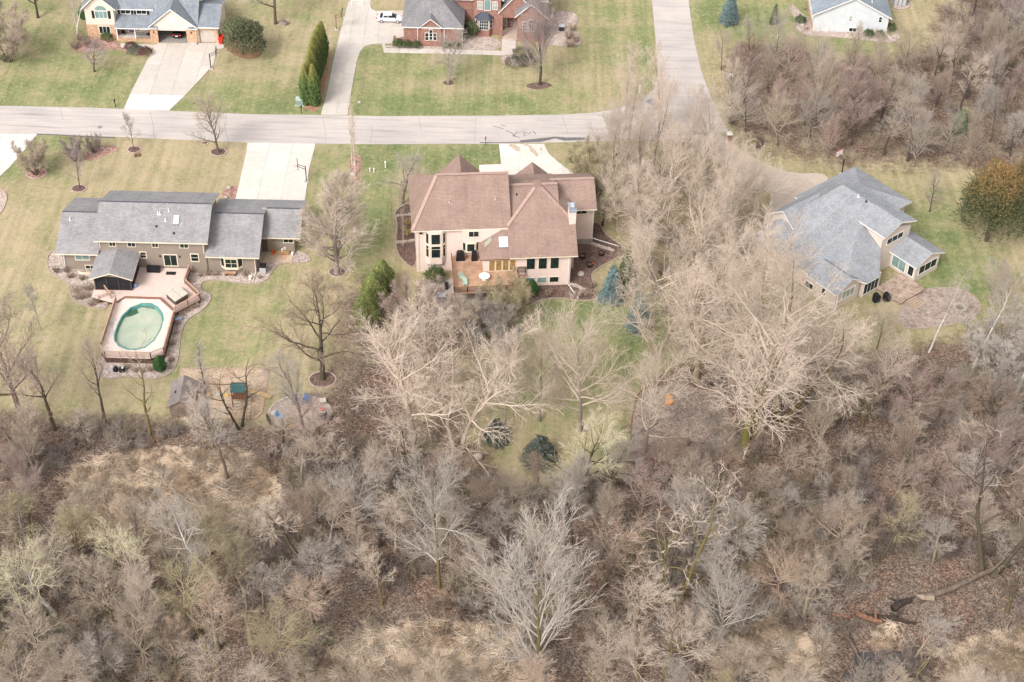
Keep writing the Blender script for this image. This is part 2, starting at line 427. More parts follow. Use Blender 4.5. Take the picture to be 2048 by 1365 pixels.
STRAW = [[(130, 930), (330, 895), (520, 905), (570, 990), (490, 1100), (250, 1100), (140, 1010)], [(640, 1295), (760, 1250), (1040, 1245), (1060, 1420), (630, 1420)],
         [(1430, 1295), (1600, 1235), (1650, 1330), (1500, 1420)], [(1740, 1240), (1805, 1245), (1805, 1305), (1750, 1310)], [(1900, 1290), (2080, 1250), (2080, 1420), (1900, 1420)]]
GREEN = [(60, 190, 190, 45, .75), (230, 170, 60, 40, .8), (100, 100, 110, 60, .62), (40, 40, 90, 50, .5), (450, 200, 90, 26, .75), (560, 205, 60, 28, .95), (560, 110, 60, 50, .3), (470, 60, 70, 40, .35), (600, 20, 80, 24, .5), (830, 215, 150, 18, 1.0), (760, 135, 70, 45, .78),
         (930, 150, 120, 50, .5), (1050, 205, 80, 22, .85), (1080, 140, 60, 30, .45), (1210, 60, 60, 60, .6), (1290, 100, 14, 90, .9), (60, 330, 60, 40, .75), (110, 280, 60, 14, .85), (330, 330, 150, 50, .12), (40, 450, 60, 80, .15), (700, 310, 80, 20, .6), (745, 400, 34, 110, .85),
         (880, 312, 130, 22, 1.0), (640, 350, 20, 60, .5), (430, 640, 60, 70, .62), (440, 560, 60, 25, .4), (150, 640, 60, 60, .35), (420, 720, 60, 40, .5), (560, 590, 80, 40, .42), (1180, 630, 120, 32, .95), (1120, 720, 120, 60, .6), (1260, 680, 40, 40, .85), (1210, 820, 60, 90, .42), (1880, 510, 60, 80, .95), (1920, 570, 60, 30, .8),
         (1790, 410, 60, 50, .45), (1480, 30, 90, 40, .9), (1700, 85, 90, 20, .8), (1620, 70, 20, 60, .8), (1150, 300, 60, 12, .5), (1480, 400, 60, 60, .25), (1930, 690, 70, 14, .4), (1830, 20, 40, 60, .15)]
core = (slice(4, -4), slice(4, -4)); XC, YC = XX[core], YY[core]
litter = np.zeros(XX.shape); straw = np.zeros(XX.shape)
for pl, w in LITTER: litter = np.maximum(litter, inside(poly_px(pl), XX, YY) * w)
for pl in STRAW: straw = np.maximum(straw, inside(poly_px(pl), XX, YY) * 1.0)
litter = blur(litter, 5); straw = blur(straw, 3)
gsum = np.full(XX.shape, .3 * .6); wsum = np.full(XX.shape, .6)
for px, py, rx, ry, g in GREEN:
    c0 = np.array(W(px, py)[:2]); ex = abs(W(px + rx, py)[0] - c0[0]); ey = abs(W(px, py + ry)[1] - c0[1])
    k = np.exp(-((XX - c0[0]) / ex) ** 2 - ((YY - c0[1]) / ey) ** 2) * 2.2; gsum += k * g; wsum += k
green = gsum / wsum
relief = ((fbm(XX, YY, .18, 3) - .5) * 1.0 + (fbm(XX, YY, .7, 9) - .5) * .5) * np.clip(litter - .75, 0, 1) * 3
relief *= np.clip((143 - YY) / 3, 0, 1)
zone = np.stack([green, litter, straw, fbm(XX, YY, .05, 21)], -1)
ny, nx = XX.shape; idx = np.arange(nx * ny).reshape(ny, nx)
Qg = np.stack([idx[:-1, :-1], idx[:-1, 1:], idx[1:, 1:], idx[1:, :-1]], -1).reshape(-1, 4)

def ground_mat():
    m, nt, b = nmat('lawn_and_leaf_litter'); p = coords(nt, 'pos')
    a = nt.nodes.new('ShaderNodeAttribute'); a.attribute_name = 'zone'
    sp = nt.nodes.new('ShaderNodeSeparateColor'); nt.links.new(a.outputs['Color'], sp.inputs[0])
    n1 = noise(nt, p, .22, 5, .62); n2 = noise(nt, p, 1.3, 4, .7); n3 = noise(nt, p, 5.5, 4, .75)
    # lawn: dormant tan turf with fresh green patches
    g = mth(nt, 'ADD', sp.outputs[0], mth(nt, 'MULTIPLY', mth(nt, 'SUBTRACT', n1, .5), 1.5))
    g = mth(nt, 'ADD', g, mth(nt, 'MULTIPLY', mth(nt, 'SUBTRACT', n2, .5), .9))
    grass = ramp(nt, g, [(.10, (.385, .315, .205)), (.36, (.325, .28, .165)), (.60, (.24, .245, .12)), (.95, (.145, .185, .075))])
    mw = nt.nodes.new('ShaderNodeMapping'); mw.inputs['Scale'].default_value = (1.0, .05, 1); mw.inputs['Rotation'].default_value = (0, 0, .12); nt.links.new(p, mw.inputs['Vector'])
    n5 = noise(nt, mw.outputs[0], .9, 3, .6); n6 = noise(nt, p, 1.25, 6, .9)
    grass = mixc(nt, 1.0, grass, ramp(nt, n5, [(.36, (.84, .86, .82)), (.64, (1.10, 1.09, 1.08))]), 'MULTIPLY')
    grass = mixc(nt, ramp(nt, n6, [(.53, (0, 0, 0)), (.64, (.9, .9, .9))]), grass, (.41, .35, .24)); grass = mixc(nt, ramp(nt, n6, [(.34, (.8, .8, .8)), (.46, (0, 0, 0))]), grass, (.145, .17, .07))
    grass = mixc(nt, 1.0, grass, ramp(nt, n3, [(.28, (.66, .66, .62)), (.5, (1, 1, 1)), (.72, (1.28, 1.26, 1.22))]), 'MULTIPLY')
    # leaf litter: small leaves of several browns
    v = nt.nodes.new('ShaderNodeTexVoronoi'); v.inputs['Scale'].default_value = 6.5; nt.links.new(p, v.inputs['Vector'])
    vs_ = nt.nodes.new('ShaderNodeSeparateColor'); nt.links.new(v.outputs['Color'], vs_.inputs[0])
    lf = ramp(nt, vs_.outputs[0], [(0, (.075, .06, .05)), (.4, (.135, .108, .09)), (.75, (.205, .165, .135)), (1, (.31, .25, .205))])
    lf = mixc(nt, 1.0, lf, ramp(nt, n2, [(.3, (.62, .6, .6)), (.7, (1.3, 1.25, 1.2))]), 'MULTIPLY')
    lf = mixc(nt, ramp(nt, n1, [(.42, (0, 0, 0)), (.62, (1, 1, 1))]), lf, mixc(nt, 1.0, lf, (1.08, .95, .88), 'MULTIPLY'))
    # dead marsh grass: long combed straw
    mp = nt.nodes.new('ShaderNodeMapping'); mp.inputs['Scale'].default_value = (1.2, 5.0, 1); mp.inputs['Rotation'].default_value = (0, 0, .5); nt.links.new(p, mp.inputs['Vector'])
    n4 = noise(nt, mp.outputs[0], 1.6, 5, .7)
    st = ramp(nt, n4, [(.25, (.27, .20, .145)), (.45, (.45, .35, .25)), (.62, (.58, .46, .34)), (.8, (.68, .56, .43))])
    lm = mth(nt, 'ADD', sp.outputs[1], mth(nt, 'ADD', mth(nt, 'MULTIPLY', mth(nt, 'SUBTRACT', n2, .5), .8), mth(nt, 'MULTIPLY', mth(nt, 'SUBTRACT', n1, .5), 1.1))); lm = mth(nt, 'ADD', lm, mth(nt, 'MULTIPLY', mth(nt, 'SUBTRACT', n3, .5), .5))
    lmask = ramp(nt, lm, [(.36, (0, 0, 0)), (.68, (1, 1, 1))])
    sm = mth(nt, 'ADD', sp.outputs[2], mth(nt, 'MULTIPLY', mth(nt, 'SUBTRACT', n2, .5), 1.2))
    smask = ramp(nt, sm, [(.38, (0, 0, 0)), (.6, (1, 1, 1))])
    col = mixc(nt, lmask, grass, lf); col = mixc(nt, smask, col, st)
    nt.links.new(col, b.inputs['Base Color']); b.inputs['Roughness'].default_value = .95; b.inputs['Specular IOR Level'].default_value = .1
    bump(nt, b, n3, .06, .6)
    return m
gme = npmesh('ground', np.stack([XX, YY, relief], -1).reshape(-1, 3), Qg, None, [ground_mat()])
za = gme.attributes.new('zone', 'FLOAT_COLOR', 'POINT'); za.data.foreach_set('color', zone.astype(np.float32).reshape(-1))
gme.shade_smooth()
ground = bpy.data.objects.new('ground', gme); COL.objects.link(ground); tag(ground, 'lawns fading into leaf litter and marsh grass', kind='structure')
def gz(x, y):
    i = int(np.clip(np.searchsorted(GX, x), 1, nx - 1)); j = int(np.clip(np.searchsorted(GY, y), 1, ny - 1)); return float(relief[j, i])
def zone_at(x, y):
    i = int(np.clip(np.searchsorted(GX, x), 1, nx - 1)); j = int(np.clip(np.searchsorted(GY, y), 1, ny - 1)); return zone[j, i]

# ------------------------------------------------------------------ roads, drives, paths, beds
def smooth_poly(pts, it=2):
    for _i in range(it):
        q = []
        for i in range(len(pts)):
            a, b_ = np.array(pts[i]), np.array(pts[(i + 1) % len(pts)]); q += [tuple(.75 * a + .25 * b_), tuple(.25 * a + .75 * b_)]
        pts = q
    return pts
def sheet(name, pts, z, mat, th=.0, label=None, parent=None, kind='structure'):
    mb = MB(); P = [(x, y, z) for x, y in pts]
    mb.prism(P, (0, 0, -max(th, .03)), 0); o = mb.obj(name, mat, parent)
    if parent is None: tag(o, label, kind=kind)
    return o
def asphalt():
    m, nt, b = nmat('worn_asphalt'); p = coords(nt, 'pos')
    mp = nt.nodes.new('ShaderNodeMapping'); mp.inputs['Scale'].default_value = (.06, .9, 1); nt.links.new(p, mp.inputs['Vector'])
    n1 = noise(nt, mp.outputs[0], 1.4, 5, .65); n2 = noise(nt, p, 6, 4, .8); n3 = noise(nt, p, .12, 3)
    mp2 = nt.nodes.new('ShaderNodeMapping'); mp2.inputs['Scale'].default_value = (1.0, .10, 1); nt.links.new(p, mp2.inputs['Vector'])
    c = ramp(nt, n1, [(.30, (.34, .31, .295)), (.44, (.45, .41, .38)), (.7, (.53, .48, .44))])
    c = mixc(nt, 1.0, c, ramp(nt, n2, [(.3, (.86, .86, .87)), (.7, (1.1, 1.1, 1.1))]), 'MULTIPLY')
    c = mixc(nt, 1.0, c, ramp(nt, n3, [(.35, (.9, .9, .92)), (.65, (1.05, 1.04, 1.02))]), 'MULTIPLY')
    nt.links.new(c, b.inputs['Base Color']); b.inputs['Roughness'].default_value = .92; bump(nt, b, n2, .01, .3)
    return m
ASPH = asphalt()
ROAD = [(-900, 215), (0, 212), (180, 216), (330, 222), (500, 229), (640, 231), (760, 233), (1000, 232), (1120, 230), (1190, 226), (1240, 217), (1285, 199), (1308, 178), (1316, 150), (1312, 90), (1304, 0), (1296, -120),
        (1368, -120), (1377, 0), (1388, 80), (1402, 140), (1420, 190), (1442, 235), (1456, 262), (1436, 272), (1395, 275), (1330, 279), (1200, 283), (1090, 286), (1000, 288), (760, 289), (620, 288), (500, 286), (300, 277), (75, 268), (0, 267), (-900, 275)]
road = sheet('road', poly_px(ROAD), .03, ASPH, label='pale worn asphalt street meeting a side street')
TAR = plain('dark_tar', (.19, .175, .17), .8, .3)
def strip(name, pxs, w, z, mat, parent):
    pts = [np.array(W(*p)[:2]) for p in pxs]; L, R = [], []
    for i, p in enumerate(pts):
        d = pts[min(i + 1, len(pts) - 1)] - pts[max(i - 1, 0)]; d = d / np.linalg.norm(d); n = np.array([-d[1], d[0]])
        ww = w * (.6 + .8 * random.random()); L.append(p + n * ww / 2); R.append(p - n * ww / 2)
    return sheet(name, [tuple(q) for q in L + R[::-1]], z, mat, parent=parent)
for pl, w in [([(1012, 262), (1022, 266), (1030, 272)], .3), ([(1028, 274), (1034, 263)], .22), ([(1036, 268), (1046, 262), (1050, 272)], .25), ([(1050, 264), (1058, 269), (1062, 264)], .28), ([(1066, 262), (1072, 270)], .25), ([(985, 252), (1008, 259)], .2), ([(1000, 250), (1012, 253)], .18), ([(1024, 272), (1040, 276)], .2)]:
    strip('tar_seal', pl, w * .7, .036, TAR, road)
for pl, w in [([(1040, 284), (1080, 281), (1110, 276), (1130, 279), (1170, 278)], .75), ([(960, 286), (1010, 286), (1040, 285)], .35), ([(70, 269), (110, 270), (155, 273), (230, 276)], .3), ([(1300, 271), (1360, 270), (1420, 267)], .3)]:
    strip('tar_patch', pl, w, .037, plain('fresh_asphalt', (.15, .14, .14), .9, .2), road)
for pl in [[(645, 236), (650, 258), (652, 285)], [(952, 235), (951, 258), (949, 285)], [(1125, 232), (1130, 250), (1136, 268)], [(838, 236), (843, 262)], [(300, 224), (306, 248), (309, 276)], [(452, 229), (450, 256), (456, 284)], [(1328, 120), (1360, 124), (1394, 122)], [(1318, 40), (1350, 44), (1382, 40)], [(120, 215), (126, 240)], [(740, 288), (745, 262), (742, 250)]]:
    strip('crack', pl, .07, .0355, plain('road_crack', (.29, .265, .25), .9), road)
mh = MB(); mh.lathe((*W(200, 255)[:2], .026), [(.42, 0), (.42, .012), (.36, .014)], 14); mh.obj('manhole_cover', plain('iron_cover', (.25, .22, .21), .6), road)
strip('patch', [(1298, 200), (1310, 207), (1318, 216)], 1.6, .0362, plain('grey_road_patch', (.27, .26, .27), .9), road)

CONC = tinted('drive_concrete', .85, .9, .17)
def clip_rect(poly, x0, x1, y0, y1):
    for axx, val, sgn in ((0, x0, 1), (0, x1, -1), (1, y0, 1), (1, y1, -1)):
        out = []
        for i in range(len(poly)):
            a, b_ = poly[i - 1], poly[i]; ia = sgn * (a[axx] - val) >= 0; ib = sgn * (b_[axx] - val) >= 0
            if ia != ib:
                t = (val - a[axx]) / (b_[axx] - a[axx]); q = [a[0] + (b_[0] - a[0]) * t, a[1] + (b_[1] - a[1]) * t]; q[axx] = val; out.append(tuple(q))
            if ib: out.append(b_)
        poly = out
        if not poly: return []
    return poly
def area(p): return abs(sum(p[i - 1][0] * p[i][1] - p[i][0] * p[i - 1][1] for i in range(len(p)))) / 2
def slabs(name, px, label, sx, sy, rot=0.0, col=(.52, .475, .425), bright=None, z=.02, off=(0, 0)):
    """concrete drive: dark joint bed with every slab a part"""
    P = poly_px(px) if isinstance(px[0][0], (int, float)) and abs(px[0][1]) >= 0 else px
    base = sheet(name, P, z, plain('joint_grit', (.34, .31, .27), .9), .0, label)
    r = math.radians(rot); c, s_ = math.cos(r), math.sin(r)
    Q = [(x * c + y * s_, -x * s_ + y * c) for x, y in P]
    x0, x1 = min(q[0] for q in Q), max(q[0] for q in Q); y0, y1 = min(q[1] for q in Q), max(q[1] for q in Q)
    for i in range(-1, int((x1 - x0) / sx) + 2):
        for j in range(-1, int((y1 - y0) / sy) + 2):
            g = .014; a = x0 + i * sx + off[0]; d = y0 + j * sy + off[1]
            cl = clip_rect(Q, a + g, a + sx - g, d + g, d + sy - g)
            if len(cl) < 3 or area(cl) < .15: continue
            W2 = [(x * c - y * s_, x * s_ + y * c) for x, y in cl]
            mb = MB(); mb.prism([(x, y, z + .004) for x, y in W2], (0, 0, .045 + .006 * random.random())); o = mb.obj('slab', CONC, base)
            k = 1 + random.uniform(-.08, .06); cc = col
            if bright and bright(sum(q[0] for q in W2) / len(W2), sum(q[1] for q in W2) / len(W2)): cc = (.60, .58, .555)
            o.color = (cc[0] * k, cc[1] * k, cc[2] * k, 1)
    return base
yb = W(300, 184)[1]
slabs('driveway', [(248, 219), (262, 186), (285, 140), (300, 112), (311, 90), (318, 87), (440, 87), (448, 92), (448, 98), (434, 98), (427, 130), (400, 160), (370, 192), (338, 222)], 'wide concrete drive with a white new apron below the open garage', 3.4, 4.6, 0, bright=lambda x, y: y < yb)
slabs('driveway', [(642, 230), (655, 180), (667, 120), (682, 60), (697, 4), (703, 1), (742, 1), (741, 14), (744, 20), (752, 23), (800, 22), (810, 22), (806, 40), (808, 74), (797, 77), (795, 88), (764, 88), (745, 89), (730, 93), (720, 104), (713, 125), (704, 175), (695, 231)],
      'long concrete drive with a side apron holding the white car', 2.4, 3.2, 0, (.515, .47, .42))
slabs('footpath', [(764, 88.5), (770, 88.5), (772, 97), (900, 99), (1003, 103), (1003, 78), (1032, 78), (1030, 112), (900, 108.5), (768, 106)], 'pale concrete path along the front of the brick house', 1.6, 3.2, 0, (.53, .48, .43))
slabs('footpath', [(241, 88), (300, 90), (316, 91), (310, 97), (242, 96)], 'short concrete path under the porch of the cream house', 1.6, 2.6, 0, (.53, .48, .43))
slabs('driveway', [(495, 286.5), (632, 288.5), (627, 305), (618, 340), (611, 395), (608, 415), (470, 415), (470, 402), (478, 370), (487, 330), (493, 305)], 'broad concrete drive behind the grey roofed house', 3.6, 5.0, 0, (.60, .55, .49))
slabs('driveway', [(-300, 268), (0, 268), (75, 269), (66, 279), (50, 300), (20, 335), (-10, 362), (-300, 390)], 'corner of a white concrete drive at the end of the street', 4.0, 5.0, 0, (.58, .555, .525))
slabs('driveway', [(998, 289), (1088, 289), (1094, 302), (1100, 311), (1125, 332), (1153, 352), (1156, 372), (1005, 372), (1003, 335)], 'concrete drive with water stains behind the brown roofed house', 3.4, 4.2, 0, (.62, .575, .515))
STAIN = plain('stained_concrete', (.46, .375, .29), .8)
for pl, w in [([(1020, 290), (1027, 293), (1034, 298), (1037, 304)], .8), ([(1048, 289), (1060, 294), (1065, 302), (1072, 309), (1075, 314)], .75), ([(1081, 296), (1084, 303)], .35)]: strip('wet_stain', pl, w, .0775, STAIN, road)
TANC = tinted('drive_exposed_concrete', .85, 2.0, .14)
CD = smooth_poly([(1375, 278), (1378, 290), (1400, 304), (1470, 348), (1530, 382), (1544, 392), (1532, 425), (1520, 470), (1560, 470), (1620, 420), (1660, 360), (1645, 347), (1590, 348), (1540, 334), (1485, 304), (1445, 272), (1440, 268)], 1)
slabs('driveway', CD, 'curving tan drive leading to the blue grey roofed house', 3.4, 4.0, -40, (.47, .395, .325))

GRAVEL = speckle('river_gravel', (.24, .18, .155), (.44, .36, .31), 7, (.58, .50, .45))
REDROCK = speckle('red_brown_rock_mulch', (.19, .10, .08), (.36, .215, .17), 5, (.48, .33, .28))
MULCH = speckle('dark_bark_mulch', (.075, .05, .042), (.15, .10, .085), 7, (.22, .15, .12))
CHIP = speckle('tan_wood_chips', (.33, .245, .17), (.45, .345, .245), 7, (.53, .42, .31))
PATIO = speckle('rose_pavers', (.24, .185, .155), (.33, .26, .22), 3.2, (.40, .33, .285), .9, .01)
def bed(pts, mat, label, edge='edge', z=.045, sm=2, name='gravel_bed', er=.11, world_pts=False):
    P = pts if world_pts else poly_px(pts)
    P = smooth_poly(P, sm) if sm else P
    o = sheet(name, P, z, mat, label=label)
    if edge:
        mb = MB(); n = len(P)
        L = 0.0
        for i in range(n):
            a = np.array(P[i]); b_ = np.array(P[(i + 1) % n]); d = np.linalg.norm(b_ - a)
            if d < .05: continue
            k = max(1, int(d / .55))
            for q in range(k):
                s0 = a + (b_ - a) * (q / k + .02); s1 = a + (b_ - a) * ((q + 1) / k - .02); mb.bar((*s0, .06), (*s1, .06), er * 1.6, .12 + .02 * random.random())
        e = mb.obj('edging', M[edge], o); tag(e, kind='stuff')
    return o
bed([(94, 505), (128, 500), (200, 560), (216, 590), (215, 622), (180, 615), (146, 603), (139, 585), (140, 570), (120, 556), (95, 545)], GRAVEL, 'river gravel bed wrapping the left corner of the grey house')
bed([(385, 540), (520, 540), (532, 500), (600, 500), (625, 520), (612, 527), (565, 525), (545, 540), (535, 562), (510, 570), (470, 566), (430, 560), (405, 563), (398, 580), (420, 588), (423, 600), (405, 622), (372, 640), (360, 670), (358, 708), (350, 740), (325, 757), (290, 760), (255, 752), (215, 760), (190, 752), (200, 715), (205, 705), (330, 700), (350, 620), (400, 590), (372, 555)],
    GRAVEL, 'long river gravel bed curling round the pool deck')
for px, py, rx, lab in [(73, 347, 2.5, 'round red mulch ring under the bare shrub by the left drive'), (158, 378, 1.8, 'red mulch ring under the leaning shrub behind the grey house'), (269, 300, 1.7, 'mulch ring under the thin young tree on the tan lawn'), (437, 305, 2.0, 'mulch ring with pink kerb under the wide young tree by the street'), (645, 760, 2.9, 'pink kerbed mulch ring under the dark forked tree'), (675, 545, 2.0, 'stone ring at the foot of the big pale feathery tree'), (410, 287, .8, 'tiny kerbed mulch ring by the street')]:
    cx, cy, _ = W(px, py); r = rx * .55
    bed([(cx + r * math.cos(a) * 1.15, cy + r * math.sin(a)) for a in np.linspace(0, 2 * math.pi, 15)[:-1]], MULCH if px != 73 else REDROCK, lab, 'pinkedge', .05, 1, 'mulch_ring', .11, True)
bed([(165, 322), (172, 303), (200, 291), (232, 292), (240, 300), (215, 310), (185, 322)], REDROCK, 'red rock island bed with shrubs on the tan lawn', None)
bed([(440, 400), (447, 378), (470, 370), (480, 372), (474, 390), (470, 402)], REDROCK, 'red rock bed beside the broad drive', None)
bed([(-60, 372), (0, 378), (12, 388), (14, 402), (0, 432), (-60, 460)], GRAVEL, 'gravel bed cut by the left edge', 'pinkedge')
bed([(700, 345), (699, 315), (708, 308), (722, 312), (724, 330), (716, 352), (722, 366), (706, 366)], REDROCK, 'red mulch bed round the two thin poplars', None, name='mulch_bed')
bed([(1126, 455), (1195, 440), (1212, 472), (1240, 488), (1246, 500), (1236, 516), (1200, 535), (1182, 548), (1186, 566), (1196, 590), (1190, 602), (1150, 602), (1120, 596), (1080, 600), (1050, 620), (1022, 640), (1010, 640), (1040, 590), (1040, 560)], MULCH, 'dark mulch bed round the right corner of the tan house', name='mulch_bed')
bed([(786, 420), (835, 400), (838, 545), (800, 520), (790, 490), (796, 450)], MULCH, 'brown mulch bed along the left wall of the tan house', name='mulch_bed')
bed([(1280, 770), (1400, 770), (1470, 820), (1470, 900), (1380, 940), (1320, 925), (1275, 908), (1260, 880), (1265, 830)], speckle('pale_leaf_mulch', (.16, .13, .105), (.27, .215, .18), 5, (.38, .31, .26)), 'pale mulch bed at the wood edge under the mossy trees', 'wood', name='mulch_bed')
bed([(1583, 8), (1600, 25), (1640, 58), (1700, 66), (1770, 74), (1800, 66), (1800, 80), (1780, 88), (1740, 82), (1690, 77), (1640, 74), (1610, 72), (1588, 55), (1590, 35), (1578, 20)], GRAVEL, 'rock bed along the foot of the white house')
bed([(1880, 100), (1895, 94), (1930, 97), (1945, 105), (1935, 111), (1895, 111)], GRAVEL, 'small kerbed rock island beyond the white house')
bed([(1784, 0), (1815, 0), (1822, 12), (1812, 20), (1786, 20)], GRAVEL, 'rock bed under the metal shed')
bed([(928, 72), (1000, 75), (1004, 102), (925, 99), (915, 94)], GRAVEL, 'rock bed before the bay window of the brick house', None)
bed([(998, 112), (1060, 108), (1080, 120), (1040, 136), (1005, 128)], GRAVEL, 'rock bed with low shrubs in the lawn of the brick house')
bed([(1108, 20), (1150, 25), (1157, 38), (1148, 55), (1160, 75), (1166, 92), (1110, 94), (1090, 86), (1088, 50)], GRAVEL, 'rock bed at the right side of the brick house')
bed([(772, 90), (808, 92), (930, 96), (930, 98.5), (772, 97)], GRAVEL, 'narrow bed under the garage wall of the brick house', None)
bed([(150, 90), (178, 78), (235, 82), (242, 92), (262, 96), (300, 112), (270, 112), (230, 96), (180, 106), (145, 104)], REDROCK, 'pinkish rock bed at the corner of the cream house', None)
bed([(340, 836), (362, 738), (412, 738), (524, 738), (537, 748), (525, 826), (510, 838)], CHIP, 'tan wood chip play area behind the wood edge', 'pinkrail', .05, 0, 'play_area', .12)
bed([(1790, 640), (1820, 590), (1870, 575), (1925, 578), (1958, 600), (1962, 625), (1930, 645), (1870, 655), (1810, 660)], PATIO, 'rose paver terrace with a fire ring', 'edge', .05, 2, 'terrace')
fx, fy, _ = W(600, 828)
bed([(fx + 4.1 * math.cos(a), fy + 3.4 * math.sin(a)) for a in np.linspace(0, 2 * math.pi, 19)[:-1]], speckle('grey_fine_gravel', (.26, .21, .18), (.36, .30, .26), 8, (.42, .36, .32)), 'round gravel sitting circle at the wood edge', 'stone', .05, 1, 'gravel_circle', .2, True)
bed([(430, 75), (430, 60), (500, 85), (530, 105), (510, 120), (470, 115)], speckle('dry_needles', (.22, .13, .07), (.36, .22, .12), 6), 'brown needle ground under the round evergreen', None, .04, 2, 'needle_ground')
bed([(600, 205), (610, 150), (640, 90), (660, 95), (658, 140), (640, 225), (615, 222)], speckle('red_needles', (.30, .16, .10), (.42, .24, .155), 6), 'rusty needle strip beside the tall cypress row', None, .04, 2, 'needle_ground')
bed([(1045, 172), (1080, 163), (1110, 170), (1090, 178), (1070, 180)], MULCH, 'bare dirt ring under the upright grey tree', None, .04, 2, 'mulch_ring')
bed([(882, 166), (897, 160), (912, 167), (897, 172)], MULCH, 'dirt ring under the tree on the brick house lawn', None, .04, 2, 'mulch_ring')
bed([(1432, 44), (1462, 38), (1484, 46), (1456, 55)], MULCH, 'dirt under the blue spruce by the side street', None, .04, 2, 'needle_ground')
bed([(842, 560), (905, 555), (1010, 585), (1010, 640), (930, 650), (860, 620)], speckle('flagstone', (.36, .31, .27), (.46, .40, .36), 1.6), 'flagstone terrace under the tan house deck', None, .04, 1, 'terrace')
# standing water in the wood
WATER = plain('dark_water', (.075, .073, .075), .06, .2, 1.0)
for pl in ([(1700, 1315), (1730, 1300), (1775, 1320), (1770, 1345), (1735, 1345)], [(1465, 1350), (1500, 1335), (1540, 1345), (1535, 1380), (1470, 1380)], [(1805, 985), (1830, 985), (1840, 1000), (1812, 1004)], [(1770, 1305), (1800, 1300), (1810, 1312), (1780, 1316)], [(1690, 1340), (1720, 1350), (1700, 1368), (1680, 1360)]):
    P = smooth_poly(poly_px(pl), 2); zz = max(gz(*p) for p in P) + .03
    sheet('water', P, zz, WATER, .3, 'dark pool of standing water in the wood')

# ------------------------------------------------------------------ houses
RA = shingle('grey_shingles', (.30, .292, .292)); RB = shingle('brown_shingles', (.31, .218, .178), .2); RC = shingle('blue_grey_shingles', (.31, .325, .345)); RD = shingle('slate_blue_shingles', (.24, .265, .295))
RE = shingle('mid_grey_shingles', (.23, .225, .23)); RF = shingle('pale_blue_shingles', (.26, .30, .345))
SA = siding('taupe_siding', (.27, .225, .185)); ST = plain('pink_stucco', (.73, .58, .515), .9, .03, .6); SC = siding('beige_siding', (.62, .54, .47), .22); SD = siding('cream_siding', (.68, .59, .51), .22); SF = siding('white_siding', (.60, .635, .655), .22)
BK = brickm('orange_tan_brick', (.42, .20, .10), (.66, .43, .26), (.55, .45, .36)); BR = brickm('red_brick', (.21, .085, .065), (.33, .15, .115), (.42, .31, .26))
def pipe(house, pts, mat='white', r=.05, name='downspout'):
    mb = MB()
    for a, b_ in zip(pts[:-1], pts[1:]): mb.bar(a, b_, r * 2, r * 1.6)
    return mb.obj(name, M[mat], house)
def vent(house, p, mat='white', h=.45, r=.07, name='vent_pipe'):
    mb = MB(); mb.lathe(p, [(r * 2.2, -.1), (r * 2.2, .02), (r, .05), (r, h)], 8); return mb.obj(name, M[mat], house)
def lamp(house, p):
    mb = MB(); mb.lathe(p, [(.03, -.16), (.09, -.12), (.11, .1), (.04, .2)], 6); return mb.obj('wall_lamp', M['black'], house)
def fascia(house, segs, mat='cream', h=.2, w=.06):
    mb = MB()
    for a, b_ in segs: mb.bar(a, b_, w, h)
    return mb.obj('fascia', M[mat], house)

# --- A: grey roofed ranch house
AX, AY, AR = -59.21, 177.45, .6
hA = thing('ranch_house', 'long grey roofed house with taupe siding beside the pool deck', 'house', (AX, AY, 0), AR)
mb = MB(); gwall_x(mb, .25, 15.3, .3, 11.2, 0, 5.95, 7.9); gwall_x(mb, -5.3, .26, .45, 12.2, 0, 3.5, 5.5); gwall_x(mb, 15.29, 22.3, .5, 13.0, 0, 3.5, 5.5); gwall_x(mb, 22.29, 27.2, 5.3, 13.0, 0, 3.3, 4.6)
mb.obj('wall', SA, hA)
mb = MB(); gable_x(mb, -.2, 15.9, -.35, 11.75, 5.85, 8.35); mb.obj('roof', [RA, M['cream']], hA)
mb = MB(); gable_x(mb, -5.95, .22, -.55, 12.9, 3.55, 6.0); mb.obj('roof', [RA, M['cream']], hA)
mb = MB(); gable_x(mb, 15.3, 23.0, -.45, 13.5, 3.55, 6.15); mb.obj('roof', [RA, M['cream']], hA)
mb = MB(); gable_x(mb, 22.3, 28.3, 4.35, 13.6, 3.5, 5.4); mb.obj('roof', [RA, M['cream']], hA)
RIDGE = plain('dark_ridge_cap', (.09, .09, .11), .8)
mb = MB()
for a, b_ in [((-.2, 5.7, 8.37), (15.9, 5.7, 8.37)), ((-5.95, 6.17, 6.02), (.2, 6.17, 6.02)), ((15.95, 6.52, 6.17), (23.0, 6.52, 6.17)), ((23.05, 8.97, 5.42), (28.3, 8.97, 5.42))]: mb.bar(a, b_, .22, .06)
mb.obj('ridge_cap', RIDGE, hA)
for u, w in [(1.75, 1.0), (4.35, 1.2), (7.8, 1.0), (11.75, 1.3)]: window(hA, (u, .3, 4.45), (1, 0), w, 1.05, 2, 1, 'cream')
window(hA, (9.15, .3, 1.12), (1, 0), 2.05, 2.15, 2, 1, 'cream', fw=.13).name = 'sliding_door'
window(hA, (13.05, .3, 2.05), (1, 0), 1.25, 1.45, 1, 2, 'cream', fw=.13); window(hA, (5.9, .3, 2.45), (1, 0), 1.0, 1.2, 1, 2, 'cream', fw=.12)
window(hA, (-3.5, .45, 1.7), (1, 0), 2.15, 1.35, 2, 1, 'cream', 'glassteal', fw=.12)
window(hA, (-2.3, .45, .12), (1, 0), 1.5, .75, 2, 1, 'cream')
window(hA, (25.6, 5.3, 1.9), (1, 0), 1.6, .8, 2, 1, 'cream', fw=.12)
